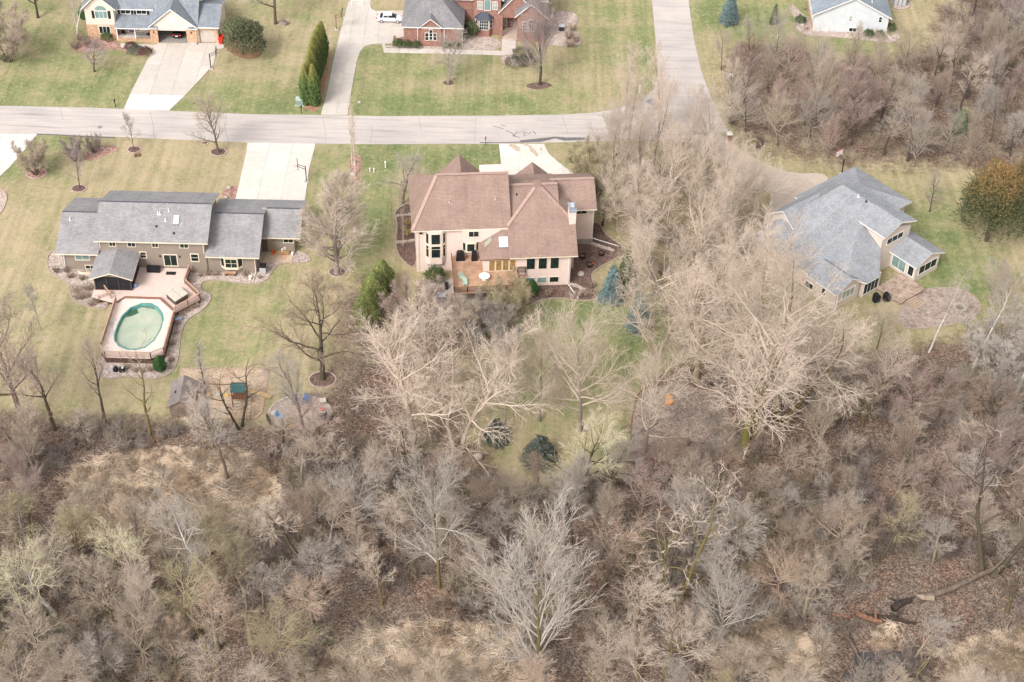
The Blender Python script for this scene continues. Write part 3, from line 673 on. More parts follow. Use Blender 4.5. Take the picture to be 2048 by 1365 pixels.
mb = MB(); mb.prism([(17.3, .5, 1.0), (17.95, -.1, 1.0), (19.75, -.1, 1.0), (20.4, .5, 1.0)], (0, 0, .35)); mb.obj('bay_window_base', M['cream'], hA)
mb = MB(); mb.prism([(17.3, .5, 3.0), (17.95, -.1, 3.0), (19.75, -.1, 3.0), (20.4, .5, 3.0)], (0, 0, .3)); mb.obj('bay_window_head', M['cream'], hA)
window(hA, (17.95, -.1, 1.35), (1, 0), 1.8, 1.65, 2, 2, 'cream', fw=.1); window(hA, (17.3, .5, 1.35), (.65, -.6), .88, 1.65, 1, 1, 'cream', fw=.1); window(hA, (19.75, -.1, 1.35), (.65, .6), .88, 1.65, 1, 1, 'cream', fw=.1)
mb = MB(); mb.box(22.5, 23.35, 5.22, 5.32, .3, 2.3); mb.obj('door', plain('taupe_door', (.12, .085, .07), .6), hA)
mb = MB(); mb.box(22.32, 27.0, 3.0, 5.28, 0, .12); mb.obj('stoop', plain('tan_concrete', (.52, .42, .31), .9), hA)
for p in [(8.75, .22, 2.9), (11.55, .22, 2.9), (24.3, 5.22, 2.5)]: lamp(hA, p)
for p in [(8.4, 3.9, 7.62), (8.7, 3.9, 7.62), (9.9, 4.4, 7.8), (9.6, 2.9, 7.2), (-4.6, 4.8, 5.55)]: vent(hA, p)
for p in [(8.3, 1.9, 6.8), (10.9, .9, 6.4)]:
    mb = MB(); mb.box(p[0], p[0] + .22, p[1], p[1] + .25, p[2] - .1, p[2] + .2); mb.obj('roof_vent', M['black'], hA)
mb = MB(); mb.roof([(10.75, 2.3, 7.12), (11.5, 2.3, 7.12), (11.5, 3.7, 7.70), (10.75, 3.7, 7.70)], .22); mb.obj('skylight', [plain('skylight_glass', (.62, .70, .72), .15, .05), M['dark']], hA)
pipe(hA, [(.45, -.2, 5.7), (.45, .22, 5.3), (.45, .22, 4.2)], 'cream'); pipe(hA, [(15.1, -.2, 5.7), (15.1, .22, 5.3), (15.1, .22, 3.6)], 'cream'); pipe(hA, [(22.1, -.3, 3.4), (22.15, .42, 3.0), (22.15, .42, .2), (21.9, -1.6, .12)], 'cream'); pipe(hA, [(-5.0, .38, 3.2), (-5.15, .38, .2), (-6.8, .6, .14)], 'white')
mb = MB(); mb.box(.2, 5.6, -5.1, .25, .86, .9); mb.obj('porch_floor', M['wood'], hA)
SCR = plain('dark_insect_screen', (.018, .018, .022), .6, .25)
mb = MB(); u0, u1, v0, v1 = .45, 5.45, -5.0, .28
mb.prism([(u0, v0, .3), (u1, v0, .3), (u1, v0, 3.2), ((u0 + u1) / 2, v0, 4.05), (u0, v0, 3.2)], (0, .05, 0)); mb.box(u0, u0 + .05, v0 + .05, v1, .3, 3.2); mb.box(u1 - .05, u1, v0 + .05, v1, .3, 3.2); mb.obj('porch_screen', SCR, hA)
DTF = plain('dark_taupe_frame', (.07, .06, .055), .7)
for u in (u0, u0 + 1.66, u0 + 3.33, u1): MB().box(u - .05, u + .05, v0 - .06, v0 - .005, .3, 3.2).obj('porch_post', DTF, hA)
for v in (v0, v0 + 1.7, v0 + 3.4, v1 - .05): MB().box(u1 + .062, u1 + .11, v - .05, v + .05, .3, 3.2).obj('porch_post', DTF, hA)
mb = MB(); mb.prism([(u0, v0 - .02, 3.25), (u1, v0 - .02, 3.25), ((u0 + u1) / 2, v0 - .02, 4.1)], (0, -.06, 0)); mb.obj('porch_gable', SA, hA)
mb = MB(); gable_y(mb, -.1, 6.0, -5.75, .4, 3.3, 4.4, .18); mb.obj('porch_roof', [RA, M['cream']], hA)

# --- pool deck (world axes)
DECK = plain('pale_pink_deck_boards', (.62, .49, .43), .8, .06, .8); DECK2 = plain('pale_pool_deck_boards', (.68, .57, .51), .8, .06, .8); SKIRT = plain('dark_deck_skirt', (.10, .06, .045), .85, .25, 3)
dk = thing('pool_deck', 'pale pink timber deck with angled corners round the oval pool', 'deck', (-50.5, 168, 0))
D = lambda pts: [(x + 50.5, y - 168) for x, y in pts]
main = [(-59.0, 170.8), (-55.2, 169.6), (-54.25, 170.65), (-49.35, 170.65), (-47.1, 168.3), (-46.75, 168.1), (-43.8, 171.05), (-46.5, 174.25), (-46.4, 177.7), (-59.0, 177.7)]
mb = MB(); mb.prism([(x, y, .88) for x, y in D(main)], (0, 0, -.15)); mb.obj('deck_floor', DECK, dk)
poolc = (-51.1, 164.75); PL = [(-51.7, 169.55), (-50.4, 169.6), (-49.3, 168.8), (-48.4, 167.5), (-48.05, 166.2), (-48.05, 164.1), (-48.5, 161.75), (-49.4, 160.3), (-50.6, 159.75), (-51.8, 159.75), (-53.1, 160.4), (-53.9, 161.5), (-54.2, 162.9), (-54.15, 164.9), (-53.9, 166.8), (-53.1, 168.5)]
outer = [(-55.25, 169.5), (-54.3, 170.6), (-49.3, 170.6), (-47.1, 168.25), (-46.75, 167.3), (-46.75, 159.3), (-48.3, 158.25), (-54.4, 158.25), (-55.25, 159.6)]
# deck ring with a hole for the pool
mb = MB()
def ringpt(a):
    d = np.array([math.cos(a), math.sin(a)]); best = 99
    for i in range(len(outer)):
        p, q = np.array(outer[i - 1]), np.array(outer[i]); e = q - p; den = d[0] * (-e[1]) + d[1] * e[0]
        if abs(den) < 1e-9: continue
        r = p - np.array(poolc); t = (r[0] * (-e[1]) + r[1] * e[0]) / den; k = (d[0] * r[1] - d[1] * r[0]) / den
        if t > 0 and -1e-6 <= k <= 1 + 1e-6: best = min(best, t)
    return np.array(poolc) + d * best
angs = sorted([math.atan2(q[1] - poolc[1], q[0] - poolc[0]) for q in PL] + [math.atan2(q[1] - poolc[1], q[0] - poolc[0]) for q in outer])
def pool_r(a, k=1.0):
    d = np.array([math.cos(a), math.sin(a)])
    for i in range(len(PL)):
        p, q = np.array(PL[i - 1]) - poolc, np.array(PL[i]) - poolc; e = q - p; den = d[0] * (-e[1]) + d[1] * e[0]
        if abs(den) < 1e-9: continue
        t = (p[0] * (-e[1]) + p[1] * e[0]) / den; s_ = (d[0] * p[1] - d[1] * p[0]) / den
        if t > 0 and -1e-6 <= s_ <= 1 + 1e-6: return np.array(poolc) + d * t * k
for i in range(len(angs)):
    a, b_ = angs[i - 1], angs[i]
    if abs(b_ - a) < 1e-4: continue
    q = [pool_r(a), ringpt(a), ringpt(b_), pool_r(b_)]
    mb.prism([(x + 50.5, y - 168, 1.06) for x, y in q], (0, 0, -.15))
mb.obj('pool_deck_floor', DECK2, dk)
mb = MB()
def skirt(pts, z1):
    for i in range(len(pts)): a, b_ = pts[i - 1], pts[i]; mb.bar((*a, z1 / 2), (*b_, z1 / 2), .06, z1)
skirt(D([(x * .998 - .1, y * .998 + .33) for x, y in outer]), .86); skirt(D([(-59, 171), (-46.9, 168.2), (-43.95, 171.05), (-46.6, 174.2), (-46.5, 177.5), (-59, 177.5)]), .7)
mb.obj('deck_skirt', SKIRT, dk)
mb = MB()
for pts in [D([(-55.2, 169.45), (-54.3, 170.6), (-49.3, 170.6), (-47.1, 168.2)])]:
    for a, b_ in zip(pts[:-1], pts[1:]): mb.bar((*a, 1.10), (*b_, 1.10), .3, .1)
    for a, b_ in zip(pts[:-1], pts[1:]): mb.bar((a[0], a[1] + .35, .95), (b_[0], b_[1] + .35, .95), .12, .14)
mb.obj('deck_step', plain('brown_step_edge', (.27, .14, .10), .8, .2, 3), dk)
def railing(pts, z, name='railing', parent=dk, D_=D, gap=.14, post=1.6, mats=('pinkrail', 'railwood'), h=1.0):
    P = D_(pts) if D_ else pts; top = MB(); bal = MB(); ps = MB()
    for a, b_ in zip(P[:-1], P[1:]):
        top.bar((*a, z + h), (*b_, z + h), .15, .05); top.bar((*a, z + .12), (*b_, z + .12), .05, .07)
        a2, b2 = np.array(a), np.array(b_); L = np.linalg.norm(b2 - a2); n = max(1, int(L / gap))
        for i in range(n): q = a2 + (b2 - a2) * (i + .5) / n; bal.box(q[0] - .02, q[0] + .02, q[1] - .02, q[1] + .02, z + .08, z + h - .02)
        n = max(1, int(L / post))
        for i in range(n + 1): q = a2 + (b2 - a2) * i / n; ps.box(q[0] - .05, q[0] + .05, q[1] - .05, q[1] + .05, z - .3, z + h + .03)
    o = top.obj(name, M[mats[0]], parent); tag(bal.obj('balusters', M[mats[1]], o), kind='stuff'); tag(ps.obj('posts', M[mats[1]], o), kind='stuff'); return o
railing([(-55.28, 169.8), (-55.28, 160.0)], 1.05, gap=.1); railing([(-46.72, 167.2), (-46.72, 159.3)], 1.05, gap=.1)
railing([(-55.2, 159.5), (-54.4, 158.25), (-48.3, 158.25), (-46.75, 159.3)], 1.05, mats=('pinkrail', 'pinkrail'))
railing([(-46.4, 177.4), (-46.5, 174.25)], .88, gap=.1); railing([(-46.5, 174.25), (-43.82, 171.05), (-46.72, 168.1)], .88, gap=.1)
mb = MB()
for i in range(4): mb.box(-8.3 + i * .32, -8.0 + i * .32, 1.0 - .4 - i * .12, 2.5 - .4 - i * .12, .16 + i * .18, .21 + i * .18)
st = mb.obj('stair', M['pinkrail'], dk); st.rotation_euler = (0, 0, math.radians(40)); st.location = (.3, 7.0, 0)
railing([(-57.6, 172.6), (-56.2, 170.6)], .7, gap=.3); railing([(-57.9, 170.4), (-56.3, 171.6)], .55, gap=.4, h=.8)
# the pool itself
pl_ = thing('swimming_pool', 'oval above ground pool with teal liner and murky green water', 'pool', (poolc[0], poolc[1], 0))
k = len(PL); P0 = [(x - poolc[0], y - poolc[1]) for x, y in PL]
def rg(kx, z): return [(x * kx, y * kx, z) for x, y in P0]
mb = MB(); rings = [rg(1.0, 0.0), rg(1.0, 1.12), rg(.955, 1.12), rg(.95, 1.05), rg(.93, .1)]
vs_ = sum(rings, []); fs = [(j * k + i, j * k + (i + 1) % k, (j + 1) * k + (i + 1) % k, (j + 1) * k + i) for j in range(4) for i in range(k)]
mb.add(vs_, fs); mb.f.append(tuple(4 * k + i for i in range(k))); mb.m.append(0)
mb.obj('pool_wall', plain('teal_pool_liner', (.115, .30, .26), .5, .18, 1.5), pl_)
def poolwater():
    m, nt, b = nmat('murky_pool_water'); p = coords(nt, 'obj')
    n = noise(nt, p, .5, 4)
    n2 = noise(nt, p, 3.5, 5, .8)
    c = ramp(nt, n, [(.3, (.32, .40, .31)), (.7, (.47, .48, .37))]); c = mixc(nt, ramp(nt, n2, [(.62, (0, 0, 0)), (.72, (.8, .8, .8))]), c, (.16, .15, .09))
    nt.links.new(c, b.inputs['Base Color']); b.inputs['Roughness'].default_value = .12; b.inputs['Specular IOR Level'].default_value = .5
    return m
mb = MB(); mb.prism(rg(.93, .62), (0, 0, -.3)); mb.obj('pool_water', poolwater(), pl_)
mb = MB(); mb.prism([(-2.3, 2.2, .635), (-1.55, 2.5, .635), (-.75, 3.2, .635), (-1.2, 4.0, .635), (-2.1, 3.2, .635)], (0, 0, -.02)); mb.obj('pool_cover_fold', plain('dark_green_patch', (.05, .12, .06), .6), pl_)  # flat dark green patch just above the water at the far left rim
tb = thing('hot_tub', 'square hot tub under a folded beige cover on the deck corner', 'hot tub', (-47.05, 170.95, .88), 0)
tc = [(-48.62, 171.05), (-47.2, 172.75), (-45.4, 171.1), (-46.9, 169.25)]; tl = [(x + 47.05, y - 170.95) for x, y in tc]
mb = MB(); mb.prism([(x * .93, y * .93, 0) for x, y in tl], (0, 0, .78)); mb.obj('tub_body', plain('dark_tub_panel', (.10, .075, .06), .7), tb)
A_, B_, C_, D__ = [np.array(t) for t in tl]; h1 = (A_ + D__) / 2; m1 = (A_ * .5 + B_ * .5); m2 = (D__ * .5 + C_ * .5)
for q in ([A_, m1 * .98 + A_ * .02, m2 * .98 + D__ * .02, D__], [m1 * .98 + B_ * .02, B_, C_, m2 * .98 + C_ * .02]):
    mb = MB(); mb.prism([(*t, .8) for t in q], (0, 0, .14)); mb.obj('cover', plain('beige_tub_cover', (.52, .48, .40), .5, .06), tb)
def small(name, label, cat, mb, mat, loc, rz=0, group=None):
    o = mb.obj(name, mat); o.location = loc; o.rotation_euler = (0, 0, math.radians(rz)); return tag(o, label, cat, group)
mb = MB(); mb.box(-.9, .9, -.4, .4, 0, .62, 0); mb.box(-.95, .95, -.45, .45, .63, .72, 0); small('deck_box', 'long black storage box against the taupe wall', 'storage box', mb, M['black'], (-51.4, 176.9, .88))
mb = MB(); mb.box(-.7, .7, -.35, .35, 0, .03); small('door_mat', 'dark mat before the sliding door', 'mat', mb, M['rubber'], (-48.9, 176.5, .885))
mb = MB(); mb.bar((0, 0, 0), (.5, -2.6, .35), .04); mb.box(-.5, .1, -.05, .5, .02, .08); mb.tube([(-.2, .3, .08), (.1, .9, .3), (.2, 1.4, .1)], .04); small('pool_brush', 'grey pole and skimmer lying at the left rim of the pool', 'pool brush', mb, M['galv'], (-54.75, 164.6, 1.08))
mb = MB(); mb.lathe((0, 0, 0), [(.2, 0), (.26, .3), (.22, .55), (.1, .6)], 10); small('towel_bundle', 'blue and white cloth hung by the porch screen', 'cloth', mb, plain('pale_blue_cloth', (.25, .35, .65), .8), (-53.3, 173.2, .88))
mb = MB(); mb.box(-.5, .5, -.2, .2, 0, .35); small('blue_tarp', 'blue folded tarp beside the hot tub corner', 'tarp', mb, plain('pale_blue_tarp', (.35, .45, .62), .6), (-46.3, 167.3, .05), 30)

# --- B: tan stucco house with the big brown roof
hB = thing('stucco_house', 'pink tan stucco house with a wide brown shingle roof', 'house', (-14.0, 179.49, 0), 6)
mb = MB(); mb.box(0, 13.2, .1, 12.4, 0, 7.7)
mb.prism([(0, -4.0, 0), (0, 7, 0), (0, 7, 7.7), (0, 0, 7.7), (0, -4.0, 5.85)], (0, 0, 0)) if False else None
mb.prism([(14.2, -4.05, 0), (14.2, 7, 0), (14.2, 7, 7.8), (14.2, -.3, 7.8), (14.2, -4.05, 5.75)], (7.5, 0, 0))
mb.box(13.0, 26.1, 5.2, 11.9, 0.9, 7.1)
mb.box(6.45, 13.3, -.45, .12, 5.45, 7.7)
mb.obj('wall', ST, hB)
mb = MB(); mb.box(21.69, 26.14, 5.16, 12.0, 0, .98); mb.obj('foundation', plain('mossy_concrete', (.33, .31, .24), .9, .25, 2), hB)
mb = MB(); hip(mb, -.65, 13.5, -.4, 13.2, 7.75, .70, .2, 3.9, .03); mb.obj('roof', [RB, M['cream']], hB)
mb = MB(); gable_x(mb, 12.6, 20.6, -.35, 12.6, 7.7, 10.55); gable_x(mb, 17.5, 26.3, 4.0, 13.0, 7.25, 9.55); mb.obj('roof', [RB, M['cream']], hB)
mb = MB(); mb.roof([(12.95, -4.7, 5.7), (22.6, -4.7, 5.7), (22.6, -.2, 8.02), (18.1, 5.0, 10.7), (17.2, 5.0, 10.7), (12.95, -.2, 8.02)], .2)
mb.roof([(12.95, -.2, 8.02), (17.2, 5.0, 10.7), (17.2, 6.6, 10.7), (12.95, 6.6, 8.02)], .2); mb.roof([(22.6, -.2, 8.02), (22.6, 7.0, 8.02), (18.1, 7.0, 10.7), (18.1, 5.0, 10.7)], .2); mb.roof([(17.2, 5.0, 10.7), (18.1, 5.0, 10.7), (18.1, 6.8, 10.7), (17.2, 6.8, 10.7)], .2); mb.obj('roof', [RB, M['cream']], hB)
HIPC = plain('pale_hip_cap', (.37, .26, .215), .9, .1)
mb = MB()
for a, b_ in [((-.6, -.35, 7.8), (3.25, 6.4, 12.53)), ((3.2, 6.4, 12.55), (13.5, 6.4, 12.55)), ((13.5, 6.1, 10.58), (20.6, 6.1, 10.58)), ((12.95, -.2, 8.06), (17.2, 5.0, 10.75)), ((22.6, -.2, 8.06), (18.1, 5.0, 10.75)), ((19.8, 8.5, 9.58), (26.3, 8.5, 9.58))]: mb.bar(a, b_, .5, .07)
mb.obj('hip_cap', HIPC, hB)
for uc, vf, za, hw, ze in [(7.0, 15.0, 10.0, 3.0, 6.9), (18.0, 16.0, 7.5, 3.6, 4.3)]:
    mb = MB(); gable_y(mb, uc - hw, uc + hw, 7.5, vf, ze, za, .2); mb.obj('front_roof', [RB, M['cream']], hB)
    mb = MB(); gwall_y(mb, uc - hw + .4, uc + hw - .4, 9, vf - .5, 0, ze - .2, za - .4); mb.obj('front_wall', ST, hB)
mb = MB(); mb.box(10.0, 13.6, 12.0, 15.5, 0, 7.6); mb.obj('front_wall', ST, hB)
# sunroom with its sloping roof and skylights
mb = MB(); mb.box(9.3, 14.3, -3.75, .1, 2.6, 5.0); mb.obj('sunroom_wall', ST, hB)
mb = MB(); mb.roof([(8.75, -4.1, 5.15), (12.3, -.2, 7.75), (8.75, -.2, 5.15)], .16); mb.roof([(8.75, -4.1, 5.15), (13.9, -4.1, 5.15), (13.9, -.2, 7.75), (12.3, -.2, 7.75)], .16); mb.obj('sunroom_roof', [RB, M['wood']], hB)
sl = lambda v: 5.15 + (v + 4.1) * .667
mb = MB(); mb.roof([(11.6, -2.75, sl(-2.75) + .14), (12.85, -2.75, sl(-2.75) + .14), (12.85, -1.45, sl(-1.45) + .14), (11.6, -1.45, sl(-1.45) + .14)], .2); mb.obj('skylight', [plain('white_skylight', (.72, .74, .75), .3, .03), M['dark']], hB)
sl2 = lambda u: 5.15 + (u - 8.75) * .732
mb = MB(); mb.roof([(9.6, -2.1, sl2(9.6) + .14), (10.6, -1.6, sl2(10.6) + .14), (10.6, -.75, sl2(10.6) + .14), (9.6, -1.25, sl2(9.6) + .14)], .2); mb.obj('skylight', [plain('green_skylight', (.30, .34, .27), .2, .1), M['cream']], hB)
for i in range(4): window(hB, (10.05 + i * .98, -3.75, 2.75), (1, 0), .92, 2.0, 1, 1, 'cream', 'glasswarm', fw=.07)
# two storey bay
def bay(u0, u1, v, dep, z0, z1, s=.62):
    mb = MB(); mb.prism([(u0, v, z0), (u0 + s, v - dep, z0), (u1 - s, v - dep, z0), (u1, v, z0)], (0, 0, z1 - z0)); return mb
bay(1.25, 4.2, .1, .65, 1.75, 7.6).obj('bay_wall', ST, hB)
for z, h, tp in [(5.35, 1.9, None), (2.95, 2.15, .72)]:
    window(hB, (2.05, -.55, z), (1, 0), 1.35, h, 1, 2 if tp else 1, 'cream', 'glass', .07, tp); window(hB, (1.37, -.02, z), (.62, -.65), .6, h, 1, 2 if tp else 1, 'cream', 'glass', .06, tp); window(hB, (3.68, -.45, z), (.62, .65), .6, h, 1, 2 if tp else 1, 'cream', 'glass', .06, tp)
window(hB, (.35, .1, 6.7), (1, 0), .65, .6, 1, 1, 'cream'); window(hB, (1.5, .1, .95), (1, 0), 2.5, 1.1, 3, 1, 'cream', 'glasslight')
window(hB, (7.35, -.45, 6.4), (1, 0), 1.55, 1.1, 2, 1, 'cream', plain('glass_red_curtain', (.12, .03, .02), .2) and 'glass')
bay(6.55, 8.9, .1, .6, 3.6, 5.44, .55).obj('bay_wall', M['cream'], hB)
window(hB, (7.12, -.5, 3.85), (1, 0), 1.2, 1.45, 1, 1, 'cream', 'glass', .08); window(hB, (6.62, .02, 3.85), (.5, -.55), .62, 1.45, 1, 1, 'cream', 'glass', .06); window(hB, (8.42, -.45, 3.85), (.5, .55), .62, 1.45, 1, 1, 'cream', 'glass', .06)
for u in (15.35, 17.05, 18.75): window(hB, (u, -4.05, 3.05), (1, 0), 1.3, 2.6, 1, 2, 'cream', 'glass', .07, .8)
for i, u in enumerate((15.3, 17.0, 18.75)): window(hB, (u, -4.05, .55), (1, 0), 1.35, 1.05, 1, 1, 'cream', 'glassteal' if i < 2 else 'glass', .06)
window(hB, (23.3, 5.2, 5.6), (1, 0), 1.75, .9, 2, 1, 'cream')
mb = MB(); mb.box(21.7, 22.65, -.3, 1.75, 0, 10.1); mb.obj('chimney', ST, hB)
mb = MB(); mb.box(21.62, 22.73, -.4, 1.85, 10.1, 10.28); mb.box(21.95, 22.4, .3, 1.1, 10.28, 10.6); mb.obj('chimney_cap', plain('blue_grey_metal_cap', (.26, .29, .33), .4), hB)
mb = MB(); mb.box(21.9, 22.45, .2, 1.2, 10.55, 10.63); mb.obj('flue', M['galv'], hB)
vent(hB, (4.9, 3.0, 10.1), 'galv'); vent(hB, (11.4, 3.2, 10.25), 'galv'); vent(hB, (14.6, 4.6, 9.85), 'black', .3)
mb = MB(); mb.box(.7, 1.1, 2.4, 2.8, 9.2, 9.65); mb.obj('roof_vent', M['black'], hB)
pipe(hB, [(21.4, -4.5, 5.5), (21.45, -4.12, 5.1), (21.45, -4.12, .2), (22.6, -7.4, .12)], 'white'); pipe(hB, [(26.0, 5.0, 7.0), (26.0, 5.1, 1.2), (30.0, 4.0, .3)], 'white'); pipe(hB, [(.3, .0, 7.5), (.25, .05, .3)], 'cream')
mb = MB(); mb.box(26.12, 26.2, 6.2, 7.5, 3.0, 5.3); mb.obj('window', M['glass'], hB)
# raised deck
ODECK = plain('orange_brown_deck_boards', (.42, .265, .175), .8, .2, .9)
dB = thing('raised_deck', 'raised orange brown deck behind the tan house with a white table', 'deck', (-14.0, 179.49, 0), 6)
mb = MB(); mb.box(4.9, 14.1, -8.3, -.02, 2.55, 2.75); mb.obj('deck_floor', ODECK, dB)
for u in (5.1, 8.1, 11.1, 13.9):
    for v in (-8.0, -4.2): MB().box(u - .09, u + .09, v - .09, v + .09, 0, 2.54).obj('deck_post', M['wood'], dB)
railing([(4.95, -.6), (4.95, -8.25), (14.05, -8.25), (14.05, -6.6)], 2.72, 'railing', dB, None, .13, 1.8, ('wood', 'dark')); railing([(14.1, -4.3), (15.25, -4.3)], 2.72, 'railing', dB, None, .13, 1.8, ('wood', 'dark'))
for i in range(9): MB().box(14.12, 15.25, -4.75 - i * .3, -4.45 - i * .3, 2.5 - i * .28, 2.56 - i * .28).obj('step', plain('rust_step_boards', (.30, .13, .07), .8), dB)
bxf = lambda u, v: (-14.0 + u * math.cos(math.radians(6)) - v * math.sin(math.radians(6)), 179.49 + u * math.sin(math.radians(6)) + v * math.cos(math.radians(6)))
mb = MB(); mb.lathe((0, 0, 0), [(.3, 0), (.06, .05), (.05, .66)], 10); mb.lathe((0, 0, .66), [(.75, 0), (.78, .03), (.75, .05), (.1, .055)], 20); small('round_table', 'white round table on the orange deck', 'table', mb, M['white'], (*bxf(9.3, -5.6), 2.75))
for u, v, rz, lab in [(6.2, -5.4, 40, 'mint green chair at the back of the pair on the orange deck'), (6.5, -6.7, 10, 'mint green chair nearest the deck rail')]:
    t = thing('patio_chair', lab, 'chair', (*bxf(u, v), 2.75), rz, 'mint green deck chairs')
    mb = MB(); mb.box(-.3, .3, -.3, .3, .36, .41); mb.obj('seat', M['mint'], t); mb = MB(); mb.prism([(-.3, .3, .4), (.3, .3, .4), (.3, .48, 1.0), (-.3, .48, 1.0)], (0, .05, 0)); mb.obj('backrest', M['mint'], t)
    for a in (-.27, .27):
        for c_ in (-.27, .27): mb = MB(); mb.box(a - .03, a + .03, c_ - .03, c_ + .03, 0, .36); mb.obj('leg', M['mint'], t)
    for a in (-.3, .26): mb = MB(); mb.box(a, a + .06, -.3, .32, .6, .64); mb.obj('armrest', M['mint'], t)
for u, v, lab, w in [(6.2, -.9, 'wide black covered grill against the tan wall', 1.2), (8.2, -1.0, 'narrow black covered grill beside the sunroom', .8)]:
    mb = MB(); mb.prism([(-w / 2, -.35, 0), (w / 2, -.35, 0), (w / 2 * .9, -.25, 1.15), (w / 2 * .6, -.2, 1.4), (-w / 2 * .6, -.2, 1.4), (-w / 2 * .9, -.25, 1.15)], (0, .65, 0)); mb.box(-w / 2 - .03, w / 2 + .03, -.38, .33, .02, .2); small('covered_grill', lab, 'grill', mb, M['black'], (*bxf(u, v), 2.75), 6)

# --- C: blue grey hip roofed house, turned
hC = thing('hip_roofed_house', 'beige house with a blue grey hip roof turned away from the street', 'house', (45.0, 172.29, 0), -50.5)
sl = .365
mb = MB(); mb.box(-17.6, -1.9, 1.7, 6.5, 0, 3.0); mb.box(-17.6, -.35, 6.5, 10.0, 0, 3.0); mb.box(-17.6, -3.0, 10.0, 20.5, 0, 3.0); gwall_y(mb, -1, 0, 0, 0, 0, 0, 0) if False else None
mb.prism([(-2.95, 12.3, 0), (-2.95, 18.5, 0), (-2.95, 18.5, 6.0), (-2.95, 15.4, 7.2), (-2.95, 12.3, 6.0)], (-11, 0, 0)); mb.prism([(-.85, 1.3, 0), (-.85, 6.1, 0), (-.85, 6.1, 3.0), (-.85, 3.7, 4.25), (-.85, 1.3, 3.0)], (-4, 0, 0))
mb.prism([(1.75, 15.2, 0), (1.75, 20.4, 0), (1.75, 20.4, 3.0), (1.75, 17.8, 4.15), (1.75, 15.2, 3.0)], (-5, 0, 0)); mb.box(-18, -9.6, 18.4, 25.9, 0, 3.0)
mb.obj('wall', SC, hC)
mb = MB()
zA = 3.0 + sl * (12.0 - 1.2)
mb.roof([(-17.6, 1.2, 3.0), (-1.6, 1.2, 3.0), (-1.82, 4.0, 3.0 + sl * 2.8), (-7.3, 12.0, zA), (-7.3, 15.4, zA + sl * 3.4), (-14.0, 15.4, zA + sl * 3.4)], .2)
mb.roof([(.1, 6.4, 3.0), (.1, 9.0, 3.0), (-2.9, 12.3, 4.6), (-7.3, 12.3, zA), (-7.3, 12.0, zA), (-1.82, 4.0, 3.0 + sl * 2.8)], .2)
mb.roof([(-17.6, 1.2, 3.0), (-14.0, 15.4, zA + sl * 3.4), (-20.5, 19.5, 3.0)], .2)
mb.obj('roof', [RC, M['white']], hC)
mb = MB(); gable_x(mb, -7.5, -2.4, 11.95, 18.9, zA + .06, zA + .06 + sl * 3.5); mb.roof([(-14.0, 15.45, zA + .06 + sl * 3.5), (-7.52, 15.45, zA + .06 + sl * 3.5), (-7.52, 18.9, zA + .06), (-14.0, 18.9, zA + .06)], .2, 0, 0); mb.obj('upper_roof', [RC, M['white']], hC)
mb = MB(); hip(mb, -20.5, -9.0, 13.0, 26.4, 3.2, .38); mb.obj('back_roof', [RC, M['white']], hC)
mb = MB(); gable_x(mb, -4.5, 2.1, 14.65, 21.0, 3.0, 4.4); mb.obj('sunroom_roof', [RC, M['white']], hC)
mb = MB(); gable_x(mb, -6.2, -.5, .8, 6.65, 3.12, 4.7); mb.obj('gable_roof', [RC, M['white']], hC)
mb = MB(); gable_y(mb, -18.5, -13.7, 5.4, 13.0, 4.7, 6.5); mb.obj('dormer_roof', [RC, M['white']], hC)
mb = MB(); gwall_y(mb, -18.1, -14.1, 5.9, 11, 2.9, 4.6, 6.1); mb.obj('dormer_wall', SC, hC)
for v in (13.0,): window(hC, (-2.95, 13.4, 4.6), (0, 1), 3.6, 1.15, 3, 1, 'white')
window(hC, (1.75, 15.9, .9), (0, 1), 4.0, 1.6, 3, 1, 'white', fw=.1); window(hC, (-2.6, 15.2, .5), (1, 0), 2.6, 2.2, 2, 1, 'white', 'glassteal', .1); window(hC, (.4, 15.2, .7), (1, 0), 1.1, 1.8, 1, 1, 'white', 'glass', .1)
window(hC, (-.35, 6.5, .4), (0, 1), 3.2, 2.3, 4, 1, 'white'); window(hC, (-3.0, 10.4, .4), (0, 1), 1.7, 2.3, 3, 1, 'white'); window(hC, (-.85, 2.4, 1.2), (0, 1), 2.7, 1.5, 3, 1, 'white', 'glasslight')
window(hC, (-3.6, 1.3, 1.2), (1, 0), .8, 1.3, 1, 1, 'white'); window(hC, (-7.0, 1.7, .3), (1, 0), 1.6, 1.1, 2, 1, 'white')
mb = MB(); mb.box(-6.0, -3.6, 25.88, 25.95, .2, 2.4) if False else mb.box(-9.65, -9.58, 21.3, 24.5, .2, 2.3); mb.obj('garage_door', M['white'], hC)
vent(hC, (-10.5, 15.0, 8.2), 'white', .4); vent(hC, (-9.0, 15.0, 8.2), 'black', .3)
pipe(hC, [(-.6, 1.25, 3.0), (-.6, 1.25, .2), (-.9, -2.4, .12)], 'white', .06)
mb = MB(); mb.box(-.35, 4.2, 9.5, 14.9, .3, .5); mb.obj('back_stoop', speckle('leafy_flagstone', (.26, .19, .15), (.38, .29, .23), 3, (.44, .35, .29)), hC)
for i in range(5): mb = MB(); mb.box(4.3 + i * .35, 4.62 + i * .35, 10.6, 12.6, .02, .42 - i * .08); mb.obj('step', plain('tan_stone_step', (.40, .30, .22), .9), hC)
cw = lambda u, v: (45.0 + u * math.cos(math.radians(-50.5)) - v * math.sin(math.radians(-50.5)), 172.29 + u * math.sin(math.radians(-50.5)) + v * math.cos(math.radians(-50.5)))
